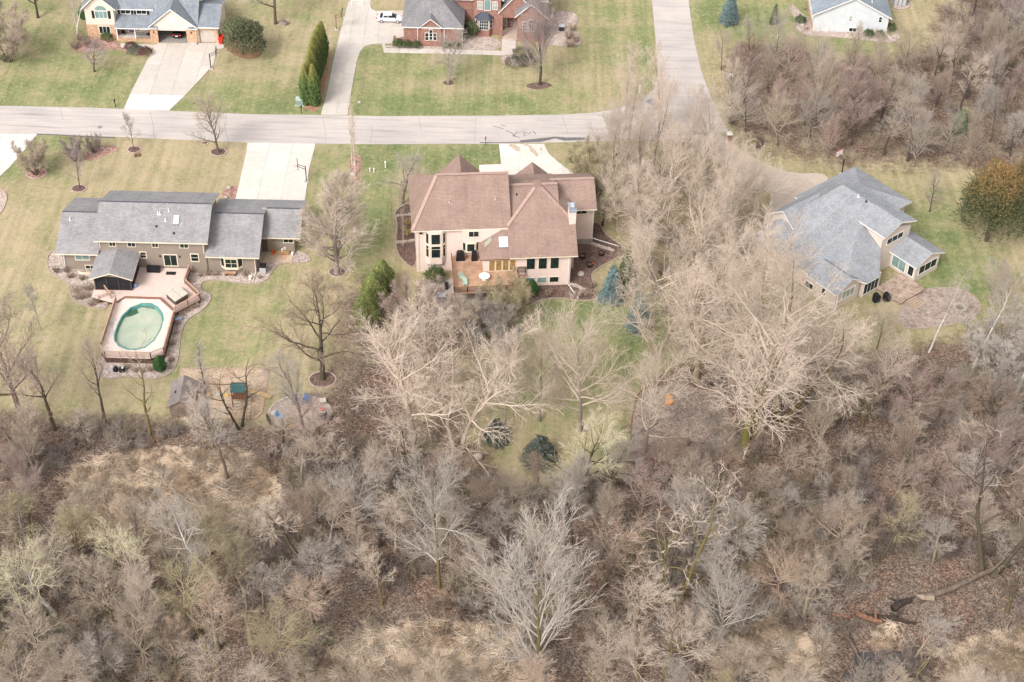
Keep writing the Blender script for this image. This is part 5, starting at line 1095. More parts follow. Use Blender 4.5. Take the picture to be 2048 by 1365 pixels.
# named trees: kind, base pixel, top pixel, colours, label
T = [
 ('round2', (76, 36), -110, 'brown', 'dark', 0, 1.0, 'big dark trunk leaning in from the top left corner'),
 ('birch', (152, 74), -20, 'silver', 'white', 0, 1.0, 'white birch leaning beside the cream house'),
 ('poplar', (156, 66), -20, 'silver', 'white', 0, 1.6, 'upright white birch close to the cream house wall'),
 ('clump1', (16, 122), 20, 'tan', 'brown', 0, 1.0, 'grey brown many stemmed tree at the left edge above the street'),
 ('round1', (189, 144), 76, 'mauve', 'dark', 0, 1.5, 'small mauve grey tree on the lawn before the cream house'),
 ('round1', (551, 48), -150, 'grey', 'brown', 0, .9, 'thick trunked tree at the top between the two drives'),
 ('round2', (897, 166), 58, 'grey', 'grey', 0, 1.35, 'grey bare tree on the lawn of the brick house'),
 ('vase1', (1080, 170), -24, 'mauve', 'dark', 0, 1.15, 'upswept mauve tree before the right gable of the brick house'),
 ('vase2', (437, 306), 184, 'tan', 'brown', 0, 1.4, 'wide young tree in a kerbed ring by the street'),
 ('young1', (268, 300), 222, 'grey', 'brown', 0, 1.0, 'thin young tree in a mulch ring on the tan lawn'),
 ('clump1', (72, 349), 286, 'tan', 'brown', 0, .9, 'tan shrubby tree in the round red ring by the left drive'),
 ('young1', (160, 378), 300, 'mauve', 'dark', 0, 1.2, 'mauve leaning shrub tree behind the grey house'),
 ('clump1', (150, 322), 276, 'mauve', 'dark', 0, .8, 'dark twiggy shrub at the left end of the red rock island'),
 ('clump2', (190, 306), 270, 'mauve', 'dark', 0, .7, 'low mauve shrub in the red rock island'),
 ('poplar', (711, 348), 205, 'pale', 'pale', 0, 1.0, 'front one of the thin pale poplars in the red mulch bed'),
 ('poplar', (704, 330), 190, 'pale', 'pale', 0, .9, 'rear one of the thin pale poplars in the red mulch bed'),
 ('feather1', (674, 547), 338, 'beige', 'grey', 0, 1.22, 'big pale feathery oval tree beside the grey house'),
 ('round2', (806, 406), 306, 'grey', 'brown', 0, 1.45, 'grey bare tree behind the left corner of the tan house'),
 ('poplar', (785, 455), 402, 'rust', 'tan', 0, 1.2, 'thin tan sapling in the bed left of the tan house'),
 ('poplar', (806, 492), 412, 'tan', 'pale', 0, 1.2, 'thin birch sapling against the left wall of the tan house'),
 ('round2', (645, 758), 575, 'brown', 'dark', .3, 1.5, 'dark forked tree in the kerbed ring behind the grey house'),
 ('round1', (46, 850), 636, 'pink', 'brown', .2, 1.45, 'broad pinkish tree at the left edge below the pool'),
 ('forest1', (108, 860), 670, 'pink', 'brown', 0, 1.1, 'pinkish tree standing right of the broad left edge tree'),
 ('forest2', (210, 846), 676, 'tan', 'dark', .2, .9, 'slim dark stemmed tree left of the pool deck'),
 ('snag2', (303, 880), 690, 'tan', 'olive', .5, .8, 'yellowish curved trunk rising before the pool'),
 ('snag1', (481, 856), 708, 'brown', 'dark', .1, .9, 'dark forked trunk before the climbing frame'),
 ('poplar', (418, 850), 690, 'grey', 'dark', 0, 1.6, 'slim grey tree between the shed and the climbing frame'),
 ('forest3', (616, 905), 705, 'grey', 'brown', .3, .9, 'tree leaning over the gravel sitting circle'),
 ('young1', (406, 890), 800, 'pale', 'tan', 0, 1.0, 'pale twisted sapling under the shed'),
 ('young1', (82, 662), 562, 'grey', 'grey', 0, .9, 'thin grey sapling on the lawn left of the pool'),
 ('forest4', (455, 962), 812, 'silver', 'brown', 0, 1.0, 'silver twigged tree leaning over the straw clearing'),
 ('cotton3', (832, 905), 596, 'pale', 'tan', .4, 1.15, 'pale spreading cottonwood right of the forked yard tree'),
 ('cotton2', (915, 905), 618, 'pale', 'tan', .3, 1.0, 'pale cottonwood standing behind the tan house deck'),
 ('clump2', (828, 660), 575, 'pink', 'brown', 0, 1.0, 'pinkish shrub clump left of the raised deck'),
 ('clump1', (900, 690), 606, 'tan', 'brown', 0, 1.1, 'tan shrub clump below the raised deck'),
 ('clump2', (980, 690), 612, 'grey', 'brown', 0, 1.1, 'grey shrub clump under the right end of the raised deck'),
 ('clump1', (1020, 650), 560, 'olive', 'olive', 0, .8, 'olive green stemmed shrub by the deck stair'),
 ('wide1', (1160, 862), 582, 'beige', 'grey', 0, .95, 'tan fan shaped tree on the lawn behind the tan house'),
 ('wide2', (1078, 842), 640, 'beige', 'grey', 0, .9, 'tan tree behind the round dark spruce'),
 ('round1', (1166, 990), 835, 'bud', 'dark', .6, 1.2, 'budding yellow green tree at the bottom tip of the lawn'),
 ('wide2', (878, 1175), 900, 'silver', 'olive', .5, .8, 'silvery white tree standing above the wood'),
 ('vase1', (1076, 1368), 1026, 'silver', 'olive', .8, 1.05, 'tall silver fan tree with a mossy trunk at the bottom edge'),
 ('white1', (112, 1232), 1070, 'bud', 'white', 0, 1.1, 'leaning white barked tree with yellow buds at the lower left'),
 ('white2', (322, 1205), 1070, 'bud', 'pale', 0, 1.1, 'second white barked leaning tree below the straw clearing'),
 ('white2', (438, 1170), 1005, 'silver', 'white', 0, 1.0, 'white crowned tree at the lower right of the straw clearing'),
 ('wide1', (1432, 1300), 1105, 'silver', 'grey', .3, .8, 'silver twigged tree at the bottom right of centre'),
 ('snag1', (1352, 1212), 960, 'pale', 'olive', .7, .9, 'tall dead tree with peeling pale limbs in the wood'),
 ('snag2', (1330, 1345), 1160, 'silver', 'olive', .5, 1.0, 'grey dead topped tree under the peeling tree'),
 ('snag1', (1975, 1150), 840, 'tan', 'dark', .3, .8, 'big dark dead tree by the right edge of the wood'),
 ('wide1', (1010, 850), 640, 'beige', 'pale', 0, .7, 'slim pale tree left of the tree behind the dark spruce'),
 ('wide2', (1290, 905), 700, 'beige', 'grey', 0, .9, 'faint bare tree leaning over the edge of the mulch bed'),
 ('birch', (1857, 705), 555, 'silver', 'white', 0, .8, 'white birch trunk before the rose paver terrace'),
 ('birch', (1938, 750), 570, 'silver', 'white', 0, .9, 'white birch right of the rose paver terrace'),
 ('birch', (2022, 800), 540, 'silver', 'white', 0, .9, 'white birch nearest the right edge'),
 ('round2', (1859, 424), 340, 'grey', 'dark', 0, .75, 'small bare lawn tree left of the bronze evergreen'),
 ('cotton3', (1487, 905), 462, 'beige', 'olive', 1.6, 1.0, 'great mossy trunked cottonwood at the wood edge'),
 ('cotton1', (1512, 880), 500, 'pale', 'olive', 1.5, 1.1, 'second mossy cottonwood just behind the great one'),
 ('cotton2', (1562, 845), 540, 'beige', 'olive', 1.2, 1.2, 'mossy cottonwood leaning right at the wood edge'),
 ('cotton3', (1392, 760), 490, 'pale', 'tan', .4, 1.1, 'pale cottonwood left of the mossy pair'),
 ('wide2', (1650, 800), 640, 'pale', 'olive', .6, 1.0, 'pale cottonwood before the beige house corner'),
 ('cotton2', (1310, 720), 520, 'beige', 'tan', .3, 1.0, 'pale cottonwood at the left front of the grove'),
 ('cotton3', (1745, 815), 672, 'pale', 'olive', .4, 1.3, 'low spreading cottonwood right of the beige house corner'),
 ('feather1', (1700, 275), 112, 'pink', 'brown', 0, 1.2, 'pinkish red twigged tree in the upper right wood'),
 ('vase1', (1630, 250), 92, 'tan', 'dark', 0, 1.15, 'tall dark stemmed vase tree left of the pinkish one'),
 ('round2', (1762, 242), 120, 'tan', 'dark', 0, .9, 'dark double stemmed tree on the leafy slope'),
 ('round1', (1815, 322), 180, 'tan', 'dark', 0, 1.1, 'crooked dark tree on the leafy slope by the drive'),
 ('round1', (2022, 110), -40, 'mauve', 'dark', 0, 1.1, 'heavy dark trunk in the top right corner'),
 ('vase2', (1700, 172), 40, 'tan', 'dark', 0, .8, 'thin forked tree before the white house wall'),
 ('round2', (1500, 150), 55, 'brown', 'dark', 0, 1.2, 'dark spreading tree behind the street sign'),
]
for k, b_, ty, c_, bk_, mo, wd, lab in T:
    tree(k, b_, ty, None, c_, bk_, mo, wd, label=lab, rz=0 if k in ('birch', 'white1', 'white2') else None)
# scattered trees of each wood
def scatter(polys, n, mind, seed):
    r = np.random.default_rng(seed); P = poly_px(polys); xs = [p[0] for p in P]; ys = [p[1] for p in P]; out = []
    tries = 0
    while len(out) < n and tries < 20000:
        tries += 1; x = r.uniform(min(xs), max(xs)); y = r.uniform(min(ys), max(ys))
        if not inside(P, np.array([x]), np.array([y]))[0]: continue
        if any((x - a) ** 2 + (y - b) ** 2 < mind ** 2 for a, b in out): continue
        out.append((x, y))
    return out
LOGCLEAR = poly_px([(1655, 1200), (1800, 1180), (2070, 1095), (2070, 1190), (1870, 1275), (1690, 1365)])
FORM = dict(forest='tall bent tree', clump='many stemmed tree', round='round crowned tree', vase='fan shaped tree', snag='dead limbed tree', wide='wide open tree', feather='feathery oval tree', grove='straight narrow tree', cotton='wide spreading tree', white='leaning tree')
SHADE = dict(tan='tan', pale='cream', beige='beige', grey='grey', silver='silver', pink='pinkish', rust='rusty', olive='olive', brown='brown', mauve='mauve')
NTH = ['', 'second ', 'third ', 'fourth ', 'fifth ', 'sixth ', 'seventh ', 'eighth ', 'ninth ', 'tenth ', 'eleventh ', 'twelfth ', 'thirteenth ', 'fourteenth ', 'fifteenth ']
def wood(poly, n, mind, seed, kinds, hr, cols, bks, zones, group, moss=(0, .3), wide=(.85, 1.15), zmax=None):
    """zones: list of (largest pixel x, words); the label names colour, form, zone and, among look-alikes, the order from the left"""
    r = random.Random(seed); made = {}
    for x, y in scatter(poly, n, mind, seed):
        if (zmax is not None and zone_at(x, y)[2] > zmax) or inside(LOGCLEAR, np.array([x]), np.array([y]))[0]: continue
        kd, cl = r.choice(kinds), r.choice(cols); o = tree(kd, (x, y, 0), None, r.uniform(*hr), cl, r.choice(bks), r.uniform(*moss), r.uniform(*wide), label='x', group=group, jit=.16)
        px = PJ(x, y, 1.0)[0]; zn = next(w for lim, w in zones if px <= lim)
        made.setdefault((SHADE[cl], FORM[kd.rstrip('0123456789')], zn), []).append((px, o))
    for (a, f, zn), lst in made.items():
        lst.sort(key=lambda t: t[0])
        for k, (px, o) in enumerate(lst):
            o['label'] = ('%s %s %s' % (a, f, zn)) if len(lst) == 1 else ('leftmost %s %s %s' % (a, f, zn) if k == 0 else '%s%s %s from the left %s' % (NTH[k], a, f, zn))
wood([(1195, 330), (1225, 240), (1280, 235), (1340, 300), (1420, 360), (1500, 430), (1500, 640), (1330, 650), (1260, 560), (1225, 460)], 34, 4.5, 5, ['grove1', 'grove2', 'grove3', 'wide1', 'cotton1'], (13, 19), ['beige', 'pale', 'pale', 'beige'], ['grey', 'grey', 'tan'],
     [(1270, 'in the grove next to the tan house'), (1350, 'in the middle of the grove'), (1430, 'in the grove where the drive begins'), (9999, 'in the grove beside the curving drive')], 'trees of the dense central grove', (0, .2), (.8, 1.05))
wood([(1500, 560), (1700, 640), (1830, 700), (1800, 800), (1560, 800), (1330, 760), (1330, 660)], 5, 7, 6, ['wide1', 'wide2'], (6, 9), ['pale', 'beige', 'pale'], ['tan', 'grey', 'olive'],
     [(1520, 'at the grove end before the beige house'), (9999, 'right before the beige house wall')], 'trees before the beige house', (0, .6), (.8, 1.0))
wood([(1432, 140), (1500, 105), (1580, 140), (1700, 165), (1850, 160), (1950, 110), (2110, 60), (2110, 350), (1850, 345), (1560, 305), (1455, 250)], 56, 4.2, 7, ['vase1', 'vase2', 'vase1', 'wide1', 'forest1', 'forest3', 'wide2', 'vase2'], (8, 12.5), ['tan', 'grey', 'beige', 'tan', 'pink', 'grey'], ['dark', 'dark', 'brown'],
     [(1560, 'in the wood behind the street sign'), (1700, 'in the wood above the curving drive'), (1850, 'on the leafy slope below the white house'), (9999, 'at the right end of the leafy slope')], 'trees of the upper right wood', (0, .1), (.85, 1.2))
wood([(1870, 10), (2110, -40), (2110, 120), (1920, 150)], 15, 4.5, 8, ['wide1', 'forest2', 'vase2', 'forest1'], (7, 12), ['mauve', 'grey', 'tan'], ['dark', 'dark'], [(1960, 'beyond the white house rock island'), (9999, 'in the top right corner')], 'trees of the top right corner', (0, 0))
wood([(1960, 600), (2120, 560), (2120, 900), (1980, 900), (1950, 720)], 13, 4.2, 18, ['forest1', 'round1', 'clump1', 'white2'], (6, 11), ['tan', 'pale', 'silver'], ['brown', 'pale'], [(9999, 'along the right edge beside the terrace')], 'trees along the right edge', (0, .1))
wood([(-60, 900), (130, 870), (560, 880), (760, 930), (960, 985), (1240, 985), (1300, 940), (1500, 920), (1800, 800), (2120, 840), (2120, 1100), (-60, 1100)], 92, 3.5, 9, ['forest1', 'forest2', 'forest3', 'forest4', 'vase2', 'wide1', 'vase1', 'wide2'], (7, 11.5), ['tan', 'grey', 'tan', 'beige', 'pink', 'brown'], ['dark', 'brown', 'olive', 'grey'],
     [(330, 'in the brush below the pool'), (640, 'in the brush below the play area'), (1000, 'in the brush below the raised deck'), (1300, 'in the brush below the lawn tip'), (1650, 'in the brush below the mossy cottonwoods'), (9999, 'in the brush below the birches')], 'trees of the wood below the yards', (0, .7), (1.1, 1.55), .35)
wood([(-90, 1100), (2140, 1100), (2140, 1500), (-90, 1500)], 132, 3.3, 10, ['forest1', 'forest2', 'forest3', 'forest4', 'vase1', 'wide1', 'wide2', 'vase2', 'forest2', 'snag2'], (7, 12), ['tan', 'grey', 'beige', 'silver', 'rust', 'tan', 'beige', 'olive'], ['dark', 'brown', 'olive', 'grey', 'tan'],
     [(260, 'in the bottom left corner'), (560, 'under the straw clearing'), (1000, 'left of the silver fan tree'), (1300, 'right of the silver fan tree'), (1650, 'below the peeling dead tree'), (9999, 'in the bottom right corner')], 'trees of the bottom wood', (0, .9), (1.1, 1.6), .5)

# ------------------------------------------------------------------ evergreens
def tone_arr(r, n, cols, per):
    c = np.array(cols); k = r.integers(0, len(c), n); t = c[k] * r.uniform(.75, 1.25, (n, 1)); return np.repeat(t, per, 0)
LEAF = leafmat('needles')
def evergreen_mesh(shape, seed, H, R, cols, n, L, rad, top=None):
    r = np.random.default_rng(seed)
    if shape == 'spruce':
        nb = n // 16; z = (1 - np.sqrt(r.random(nb) * .985)) * H * .95 + .04 * H; az = r.random(nb) * 6.283; Rz = R * (1 - z / H) ** .82 * r.uniform(.75, 1.12, nb) + .1
        t = np.tile(np.linspace(.15, 1, 16), nb); zi = np.repeat(z, 16); ai = np.repeat(az, 16) + r.normal(0, .10, nb * 16); Ri = np.repeat(Rz, 16) * t
        P = np.stack([Ri * np.cos(ai), Ri * np.sin(ai), zi - .28 * Ri + .22 * np.repeat(Rz, 16) * t * t], 1); D_ = np.stack([np.cos(ai), np.sin(ai), -.1 + .4 * t], 1) + r.normal(0, .45, (nb * 16, 3))
        P += r.normal(0, .05, P.shape)
    elif shape == 'column':
        z = r.random(n) ** .9 * H; u = z / H; Rz = R * np.clip(np.minimum(1, (1 - u) * 2.0) ** .75, 0.02, 1) * np.minimum(1, .65 + u * 2); a = r.random(n) * 6.283
        Rz = Rz * (1 + .16 * np.sin(a * 5 + z * 1.3)) * r.uniform(.72, 1.06, n)
        P = np.stack([Rz * np.cos(a), Rz * np.sin(a), z * .97 + .05], 1); D_ = np.stack([np.cos(a) * .5, np.sin(a) * .5, np.ones(n)], 1) + r.normal(0, .3, (n, 3))
    else:
        cl_ = np.array([[0, 0, .0, 1.0]]) if shape == 'dome' else np.array([[r.normal(0, .34), r.normal(0, .34), r.uniform(0, .75), r.uniform(.42, .68)] for _q in range(15)] + [[0, 0, 0, .8]])
        ci_ = r.integers(0, len(cl_), n)
        v = unit(r.normal(size=(n, 3))); v[:, 2] = np.abs(v[:, 2]) * (1) - .12; v = unit(v); k = r.uniform(.55, 1.04, n) ** .6
        lump = 1 + .16 * np.sin(v[:, 0] * 5 + seed) * np.sin(v[:, 1] * 6 + 1) + .10 * np.sin(v[:, 2] * 9 + v[:, 0] * 8)
        P = v * (k * lump)[:, None] * np.array([R, R, H * .56]) * cl_[ci_, 3:4] * (np.array([1, 1, .8]) if shape != 'dome' else 1) + np.array([0, 0, H * .44]) * (1 if shape == 'dome' else .5) + cl_[ci_, :3] * np.array([R, R, H * .62]); P[:, 2] = np.maximum(P[:, 2], .08); D_ = v + np.array([0, 0, .5]) + r.normal(0, .4, (n, 3))
    m = len(P); V, T = spikes(P, D_, L * r.uniform(.7, 1.3, m), rad * r.uniform(.7, 1.3, m)); tn = tone_arr(r, m, cols, 4)
    if top is not None:
        w = np.clip((V[:, 2] / H - .55) * 2.6 + r.normal(0, .25, len(V) // 4).repeat(4), 0, 1)[:, None]; tn = tn * (1 - w) + np.array(top) * w * np.repeat(r.uniform(.7, 1.2, (m, 1)), 4, 0)
    cr = npmesh('crown', V, None, T, [LEAF], tn)
    mb = MB(); mb.tube([(0, 0, -.2), (0, 0, H * .5), (0, 0, H * .9)], [.03 * H * .7 + .02, .02 * H * .7 + .01, .01], 7); tr = mb.mesh('trunk', BARK); return tr, cr
EV = {}
def evergreen(key, base, label, shape=None, H=5, R=1.5, cols=None, n=4000, L=.4, rad=.07, top=None, seed=1, cat='evergreen tree', group=None, sc_=1.0, name='evergreen_tree'):
    x, y, _ = W(*base) if len(base) == 2 else base
    root = thing(name, label, cat, (x, y, gz(x, y)), random.uniform(0, 360), group); root.scale = (sc_,) * 3
    if key not in EV: EV[key] = evergreen_mesh(shape, seed, H, R, cols, n, L, rad, top)
    for nm, me in zip(('trunk', 'crown'), EV[key]):
        o = bpy.data.objects.new(nm, me); COL.objects.link(o); o.parent = root; o.color = (.10, .075, .06, 0)
    return root
BLUE = [(.16, .235, .23), (.22, .30, .295), (.12, .18, .175)]; GRN = [(.075, .11, .045), (.115, .16, .065), (.055, .085, .035)]; LIME = [(.19, .215, .07), (.27, .28, .10), (.12, .15, .05)]; DKG = [(.045, .065, .035), (.07, .09, .05), (.035, .05, .03)]
evergreen('bluespruce', (1222, 602), 'blue spruce at the corner of the dark mulch bed', 'spruce', 6.6, 1.75, BLUE, 7000, .34, .06, None, 2)
evergreen('greenspruce', (1250, 585), 'dark green spruce just behind the blue spruce', 'spruce', 8.2, 1.6, GRN, 7000, .34, .06, None, 3)
evergreen('bluespruce', (1276, 656), 'blue spruce half hidden by the grove twigs', sc_=1.0)
evergreen('bluespruce', (1457, 46), 'blue green spruce beside the side street at the top', sc_=1.0)
evergreen('greenspruce', (1547, 48), 'small dark spruce left of the white house', sc_=.5)
evergreen('bushround', (486, 110), 'big round olive evergreen beside the single garage', 'cluster', 7.4, 3.5, [(.11, .12, .065), (.165, .165, .09), (.08, .09, .05)], 9000, .42, .075, None, 4)
for i, (bx, by, k, w) in enumerate([(646, 118, .86, 'rearmost'), (641, 134, .95, 'sixth'), (636, 150, 1.0, 'fifth'), (631, 165, 1.02, 'middle'), (627, 181, 1.0, 'third'), (622, 197, .93, 'second'), (614, 209, .9, 'front left'), (630, 211, .92, 'front right')]):
    evergreen('arbor', (bx, by), w + ' cypress of the tall green row beside the long drive' if 'front' in w or w in ('rearmost', 'middle') else w + ' cypress from the street in the tall green row', 'column', 8.4, 1.05, [(.085, .14, .045), (.13, .19, .055), (.06, .10, .03)], 4200, .42, .065, (.23, .22, .06), 5 , group='cypress row beside the long drive', sc_=k)
for bx, by, k, lab in [(738, 648, 1.0, 'front lime green juniper beside the tan house yard'), (750, 612, 1.0, 'middle lime green juniper beside the tan house yard'), (766, 582, .9, 'rear lime green juniper beside the tan house yard'), (728, 655, .7, 'small outer juniper at the left of the lime green group')]:
    evergreen('juniper', (bx, by), lab, 'column', 6.0, 1.7, LIME, 5200, .42, .075, None, 6, group='lime green junipers beside the tan house', sc_=k)
evergreen('cedar', (1972, 482), 'huge bronze topped dark evergreen at the right edge', 'cluster', 15.0, 5.3, [(.09, .10, .045), (.14, .14, .06), (.06, .075, .035)], 16000, .55, .08, (.30, .18, .07), 7)
evergreen('cedar', (2052, 430), 'dark evergreen cut by the right edge behind the bronze one', sc_=.75)
evergreen('pine', (1916, 268), 'small bright green pine on the leafy slope', 'column', 4.6, 1.0, [(.085, .135, .05), (.12, .18, .065)], 2600, .4, .06, None, 8)
evergreen('smallarbor', (321, 741), 'little bright green cypress at the pool deck corner', 'column', 2.4, .75, [(.035, .095, .025), (.055, .13, .035)], 1800, .28, .05, None, 9)
evergreen('smallarbor', (1064, 590), 'little pointed evergreen under the basement windows', sc_=1.05)
evergreen('smallarbor', (171, 38), 'green shrub behind the left corner of the cream house', sc_=1.2)
evergreen('darkspruce', (1079, 922), 'round dark spruce on the lawn edge of the wood', 'spruce', 4.8, 2.4, [(.115, .135, .11), (.16, .175, .145), (.09, .105, .085)], 5000, .36, .06, None, 10)
evergreen('darkspruce', (992, 880), 'smaller dark spruce left of the round one', sc_=.8)
def shrub(key, base, label, **kw): return evergreen(key, base, label, cat='shrub', name='shrub', **kw)
YEW = dict(shape='dome', H=1.5, R=1.0, cols=[(.06, .085, .035), (.10, .13, .05)], n=900, L=.22, rad=.045, seed=11)
for bx, by, k, lab in [(796, 95, .95, 'clipped yew nearest the white car'), (814, 96, .85, 'left one of two touching yews by the garage wall'), (832, 97, .85, 'right one of two touching yews by the garage wall'), (892, 97, .7, 'yew under the right half of the brick garage'), (912, 98, .8, 'yew at the right corner of the brick garage'),
                       (945, 70, 1.7, 'tall green shrub between garage and bay window'), (1600, 48, 1.0, 'round green shrub in the rock bed left of the white house'), (1736, 74, .9, 'left small shrub under the white gable wall'), (1759, 77, .95, 'right small shrub under the white gable wall'), (1781, 62, .9, 'dark shrub behind the corner of the white house'),
                       (214, 82, 1.0, 'yellow green shrub at the brick corner of the cream house'), (870, 562, 1.4, 'grey green round shrub under the bay of the tan house')]:
    shrub('yew', (bx, by), lab, **YEW, sc_=k)
shrub('heather', (272, 106), 'grey green shrub between two red barberries', shape='dome', H=1.0, R=1.5, cols=[(.10, .14, .09), (.14, .18, .12)], n=900, L=.2, rad=.04, seed=12)
for bx, by, lab in [(263, 100, 'left red brown barberry by the cream house path'), (291, 110, 'right red brown barberry by the cream house path')]:
    shrub('barberry', (bx, by), lab, shape='dome', H=1.3, R=1.1, cols=[(.10, .045, .04), (.15, .075, .06)], n=900, L=.22, rad=.035, seed=13)
for bx, by, lab in [(1045, 112, 'dark mat shrub by the brick house path'), (1052, 126, 'dark olive shrub in the lawn bed of the brick house'), (1030, 130, 'small dark shrub at the left of the lawn bed')]:
    shrub('matshrub', (bx, by), lab, shape='dome', H=1.1, R=1.8, cols=[(.08, .08, .05), (.12, .11, .075)], n=900, L=.22, rad=.04, seed=14)
# dormant shrubs and grasses in the beds: small many stemmed clumps
def tufts(pts, col, hr, label, group):
    for k, q in enumerate(sorted(pts)): tree('clump2', q, None, random.uniform(*hr), col, 'brown', 0, random.uniform(.9, 1.3), label=('leftmost ' + label) if k == 0 else (NTH[k] + label + ' from the left'), cat='shrub', group=group, name='dormant_shrub')
tufts([(113, 545), (133, 545), (142, 556), (165, 560)], 'brown', (.7, 1.0), 'low brown shrub in the gravel left of the screened porch', 'brown shrubs left of the porch')
tufts([(402, 553), (417, 551), (433, 551), (490, 552), (520, 557)], 'rust', (.6, .9), 'low rusty shrub in the gravel under the bay window', 'rusty shrubs under the bay window')
tufts([(390, 616), (376, 623), (365, 630), (356, 650), (352, 668), (345, 690), (343, 722), (342, 738)], 'rust', (.6, .9), 'low rusty grass clump in the gravel along the pool deck', 'rusty clumps along the pool deck')
tufts([(195, 605), (183, 612), (172, 596), (150, 585), (158, 598), (176, 580)], 'rust', (.8, 1.3), 'rusty clump in the gravel at the deck stair', 'rusty clumps at the deck stair')
tufts([(255, 738), (270, 744), (285, 745), (300, 742)], 'rust', (.7, 1.0), 'rusty clump in front of the pool deck railing', 'rusty clumps in front of the railing')
tufts([(1185, 575), (1170, 590), (1185, 592), (1155, 595), (1097, 592)], 'rust', (.7, 1.2), 'rusty shrub in the dark mulch right of the tan house', 'rusty shrubs in the dark mulch')
tufts([(815, 450), (808, 462), (818, 470)], 'gold', (.8, 1.1), 'golden grass clump left of the tan house', 'golden grass left of the tan house')
tufts([(1145, 62), (1138, 78), (1152, 85), (1140, 94)], 'rust', (1.2, 1.9), 'reddish shrub in the bed right of the brick house', 'reddish shrubs right of the brick house')
tufts([(1610, 20), (1622, 30), (1612, 60), (1632, 58)], 'rust', (.5, .7), 'tiny rusty clump in the rock bed left of the white house', 'rusty clumps left of the white house')
tufts([(160, 82), (176, 92), (190, 96), (150, 98)], 'pink', (1.2, 1.8), 'pinkish twiggy shrub at the corner of the cream house', 'pinkish shrubs at the cream house')
t = tree('round1', (1205, 452), 366, None, 'bud', 'dark', 0, 1.2, label='yellow budding shrub tree at the right end of the brown roof')
tree('clump1', (1190, 395), 300, None, 'olive', 'dark', 0, 1.1, label='olive grey shrub tree behind the right end of the brown roof')

# ------------------------------------------------------------------ undergrowth and dead grass (uncountable)
def thicket_mesh(name, seed, H, col, stems=7):
    r = np.random.default_rng(seed); az = r.random(stems) * 6.28; off = np.stack([np.cos(az), np.sin(az), 0 * az], 1)
    p0 = grow(r, off * .12 - np.array([0, 0, .1]), unit(off * r.uniform(.3, 1.1, (stems, 1)) + np.array([0, 0, 1])), H * r.uniform(.6, 1, stems), 5, .16, .06); R0 = np.full((stems, 6), .026) * np.linspace(1, .5, 6)
    V0, Q0 = tubes(p0, R0, 3)
    p, d, pr, t = kids(r, p0, R0, 8, .2, 1, (25, 60)); L1 = H * .42 * r.uniform(.5, 1.2, len(p)); p1 = grow(r, p, d, L1, 3, .2, .06); R1 = np.full((len(p), 4), .015); V1, Q1 = tubes(p1, R1, 3)
    p, d, pr, t = kids(r, p1, R1, 7, .15, 1, (18, 50)); V2, T2 = spikes(p, d + np.array([0, 0, .1]), H * .2 * r.uniform(.5, 1.6, len(p)) + .15, np.full(len(p), .015))
    return npmesh(name, np.concatenate([V0, V1, V2]), np.concatenate([Q0, Q1 + len(V0)]), T2 + len(V0) + len(V1), [plain('thicket_' + name, col, .9, .2, .5)])
def grass_mesh(name, seed, col, n=44, L=1.6):
    r = np.random.default_rng(seed); a = r.random(n) * 6.28; P = np.stack([r.normal(0, .28, n), r.normal(0, .28, n), np.zeros(n)], 1); lean = r.uniform(.9, 3.4, n)
    main_ = r.random() * 6.28; a = main_ + r.normal(0, .9, n)
    D_ = np.stack([np.cos(a) * lean, np.sin(a) * lean, np.full(n, .75)], 1); V, T = spikes(P, D_, L * r.uniform(.5, 1.3, n), np.full(n, .042)); return npmesh(name, V, None, T, [plain('straw_' + name, col, .9, .15, 1.0)])
def hidden_col(name, meshes):
    c = bpy.data.collections.new(name)
    for i, me in enumerate(meshes): c.objects.link(bpy.data.objects.new('%s_%02d' % (name, i), me))
    return c
def instanced(name, label, pts, idx, scl, coll):
    V = np.array(pts, np.float32); me = bpy.data.meshes.new(name); me.vertices.add(len(V)); me.vertices.foreach_set('co', V.ravel())
    n = len(V); rz = rng.random(n) * 6.283; tilt = rng.normal(0, .08, (n, 2))
    a = me.attributes.new('rot', 'FLOAT_VECTOR', 'POINT'); a.data.foreach_set('vector', np.column_stack([tilt, rz]).astype(np.float32).ravel())
    a = me.attributes.new('scl', 'FLOAT', 'POINT'); a.data.foreach_set('value', np.asarray(scl, np.float32))
    a = me.attributes.new('pick', 'INT', 'POINT'); a.data.foreach_set('value', np.asarray(idx, np.int32))
    o = bpy.data.objects.new(name, me); COL.objects.link(o); tag(o, label, kind='stuff')
    ng = bpy.data.node_groups.new(name + '_nodes', 'GeometryNodeTree'); ng.interface.new_socket('Geometry', in_out='INPUT', socket_type='NodeSocketGeometry'); ng.interface.new_socket('Geometry', in_out='OUTPUT', socket_type='NodeSocketGeometry')
    N = ng.nodes; gi = N.new('NodeGroupInput'); go = N.new('NodeGroupOutput'); ip = N.new('GeometryNodeInstanceOnPoints'); ci = N.new('GeometryNodeCollectionInfo')
    ci.inputs['Collection'].default_value = coll; ci.inputs['Separate Children'].default_value = True; ci.inputs['Reset Children'].default_value = True
    def na(nm, ty): q = N.new('GeometryNodeInputNamedAttribute'); q.data_type = ty; q.inputs['Name'].default_value = nm; return q.outputs['Attribute']
    ng.links.new(gi.outputs[0], ip.inputs['Points']); ng.links.new(ci.outputs[0], ip.inputs['Instance']); ip.inputs['Pick Instance'].default_value = True
    ng.links.new(na('pick', 'INT'), ip.inputs['Instance Index']); ng.links.new(na('rot', 'FLOAT_VECTOR'), ip.inputs['Rotation']); ng.links.new(na('scl', 'FLOAT'), ip.inputs['Scale'])
    ng.links.new(ip.outputs[0], go.inputs[0]); md = o.modifiers.new('scatter', 'NODES'); md.node_group = ng; return o
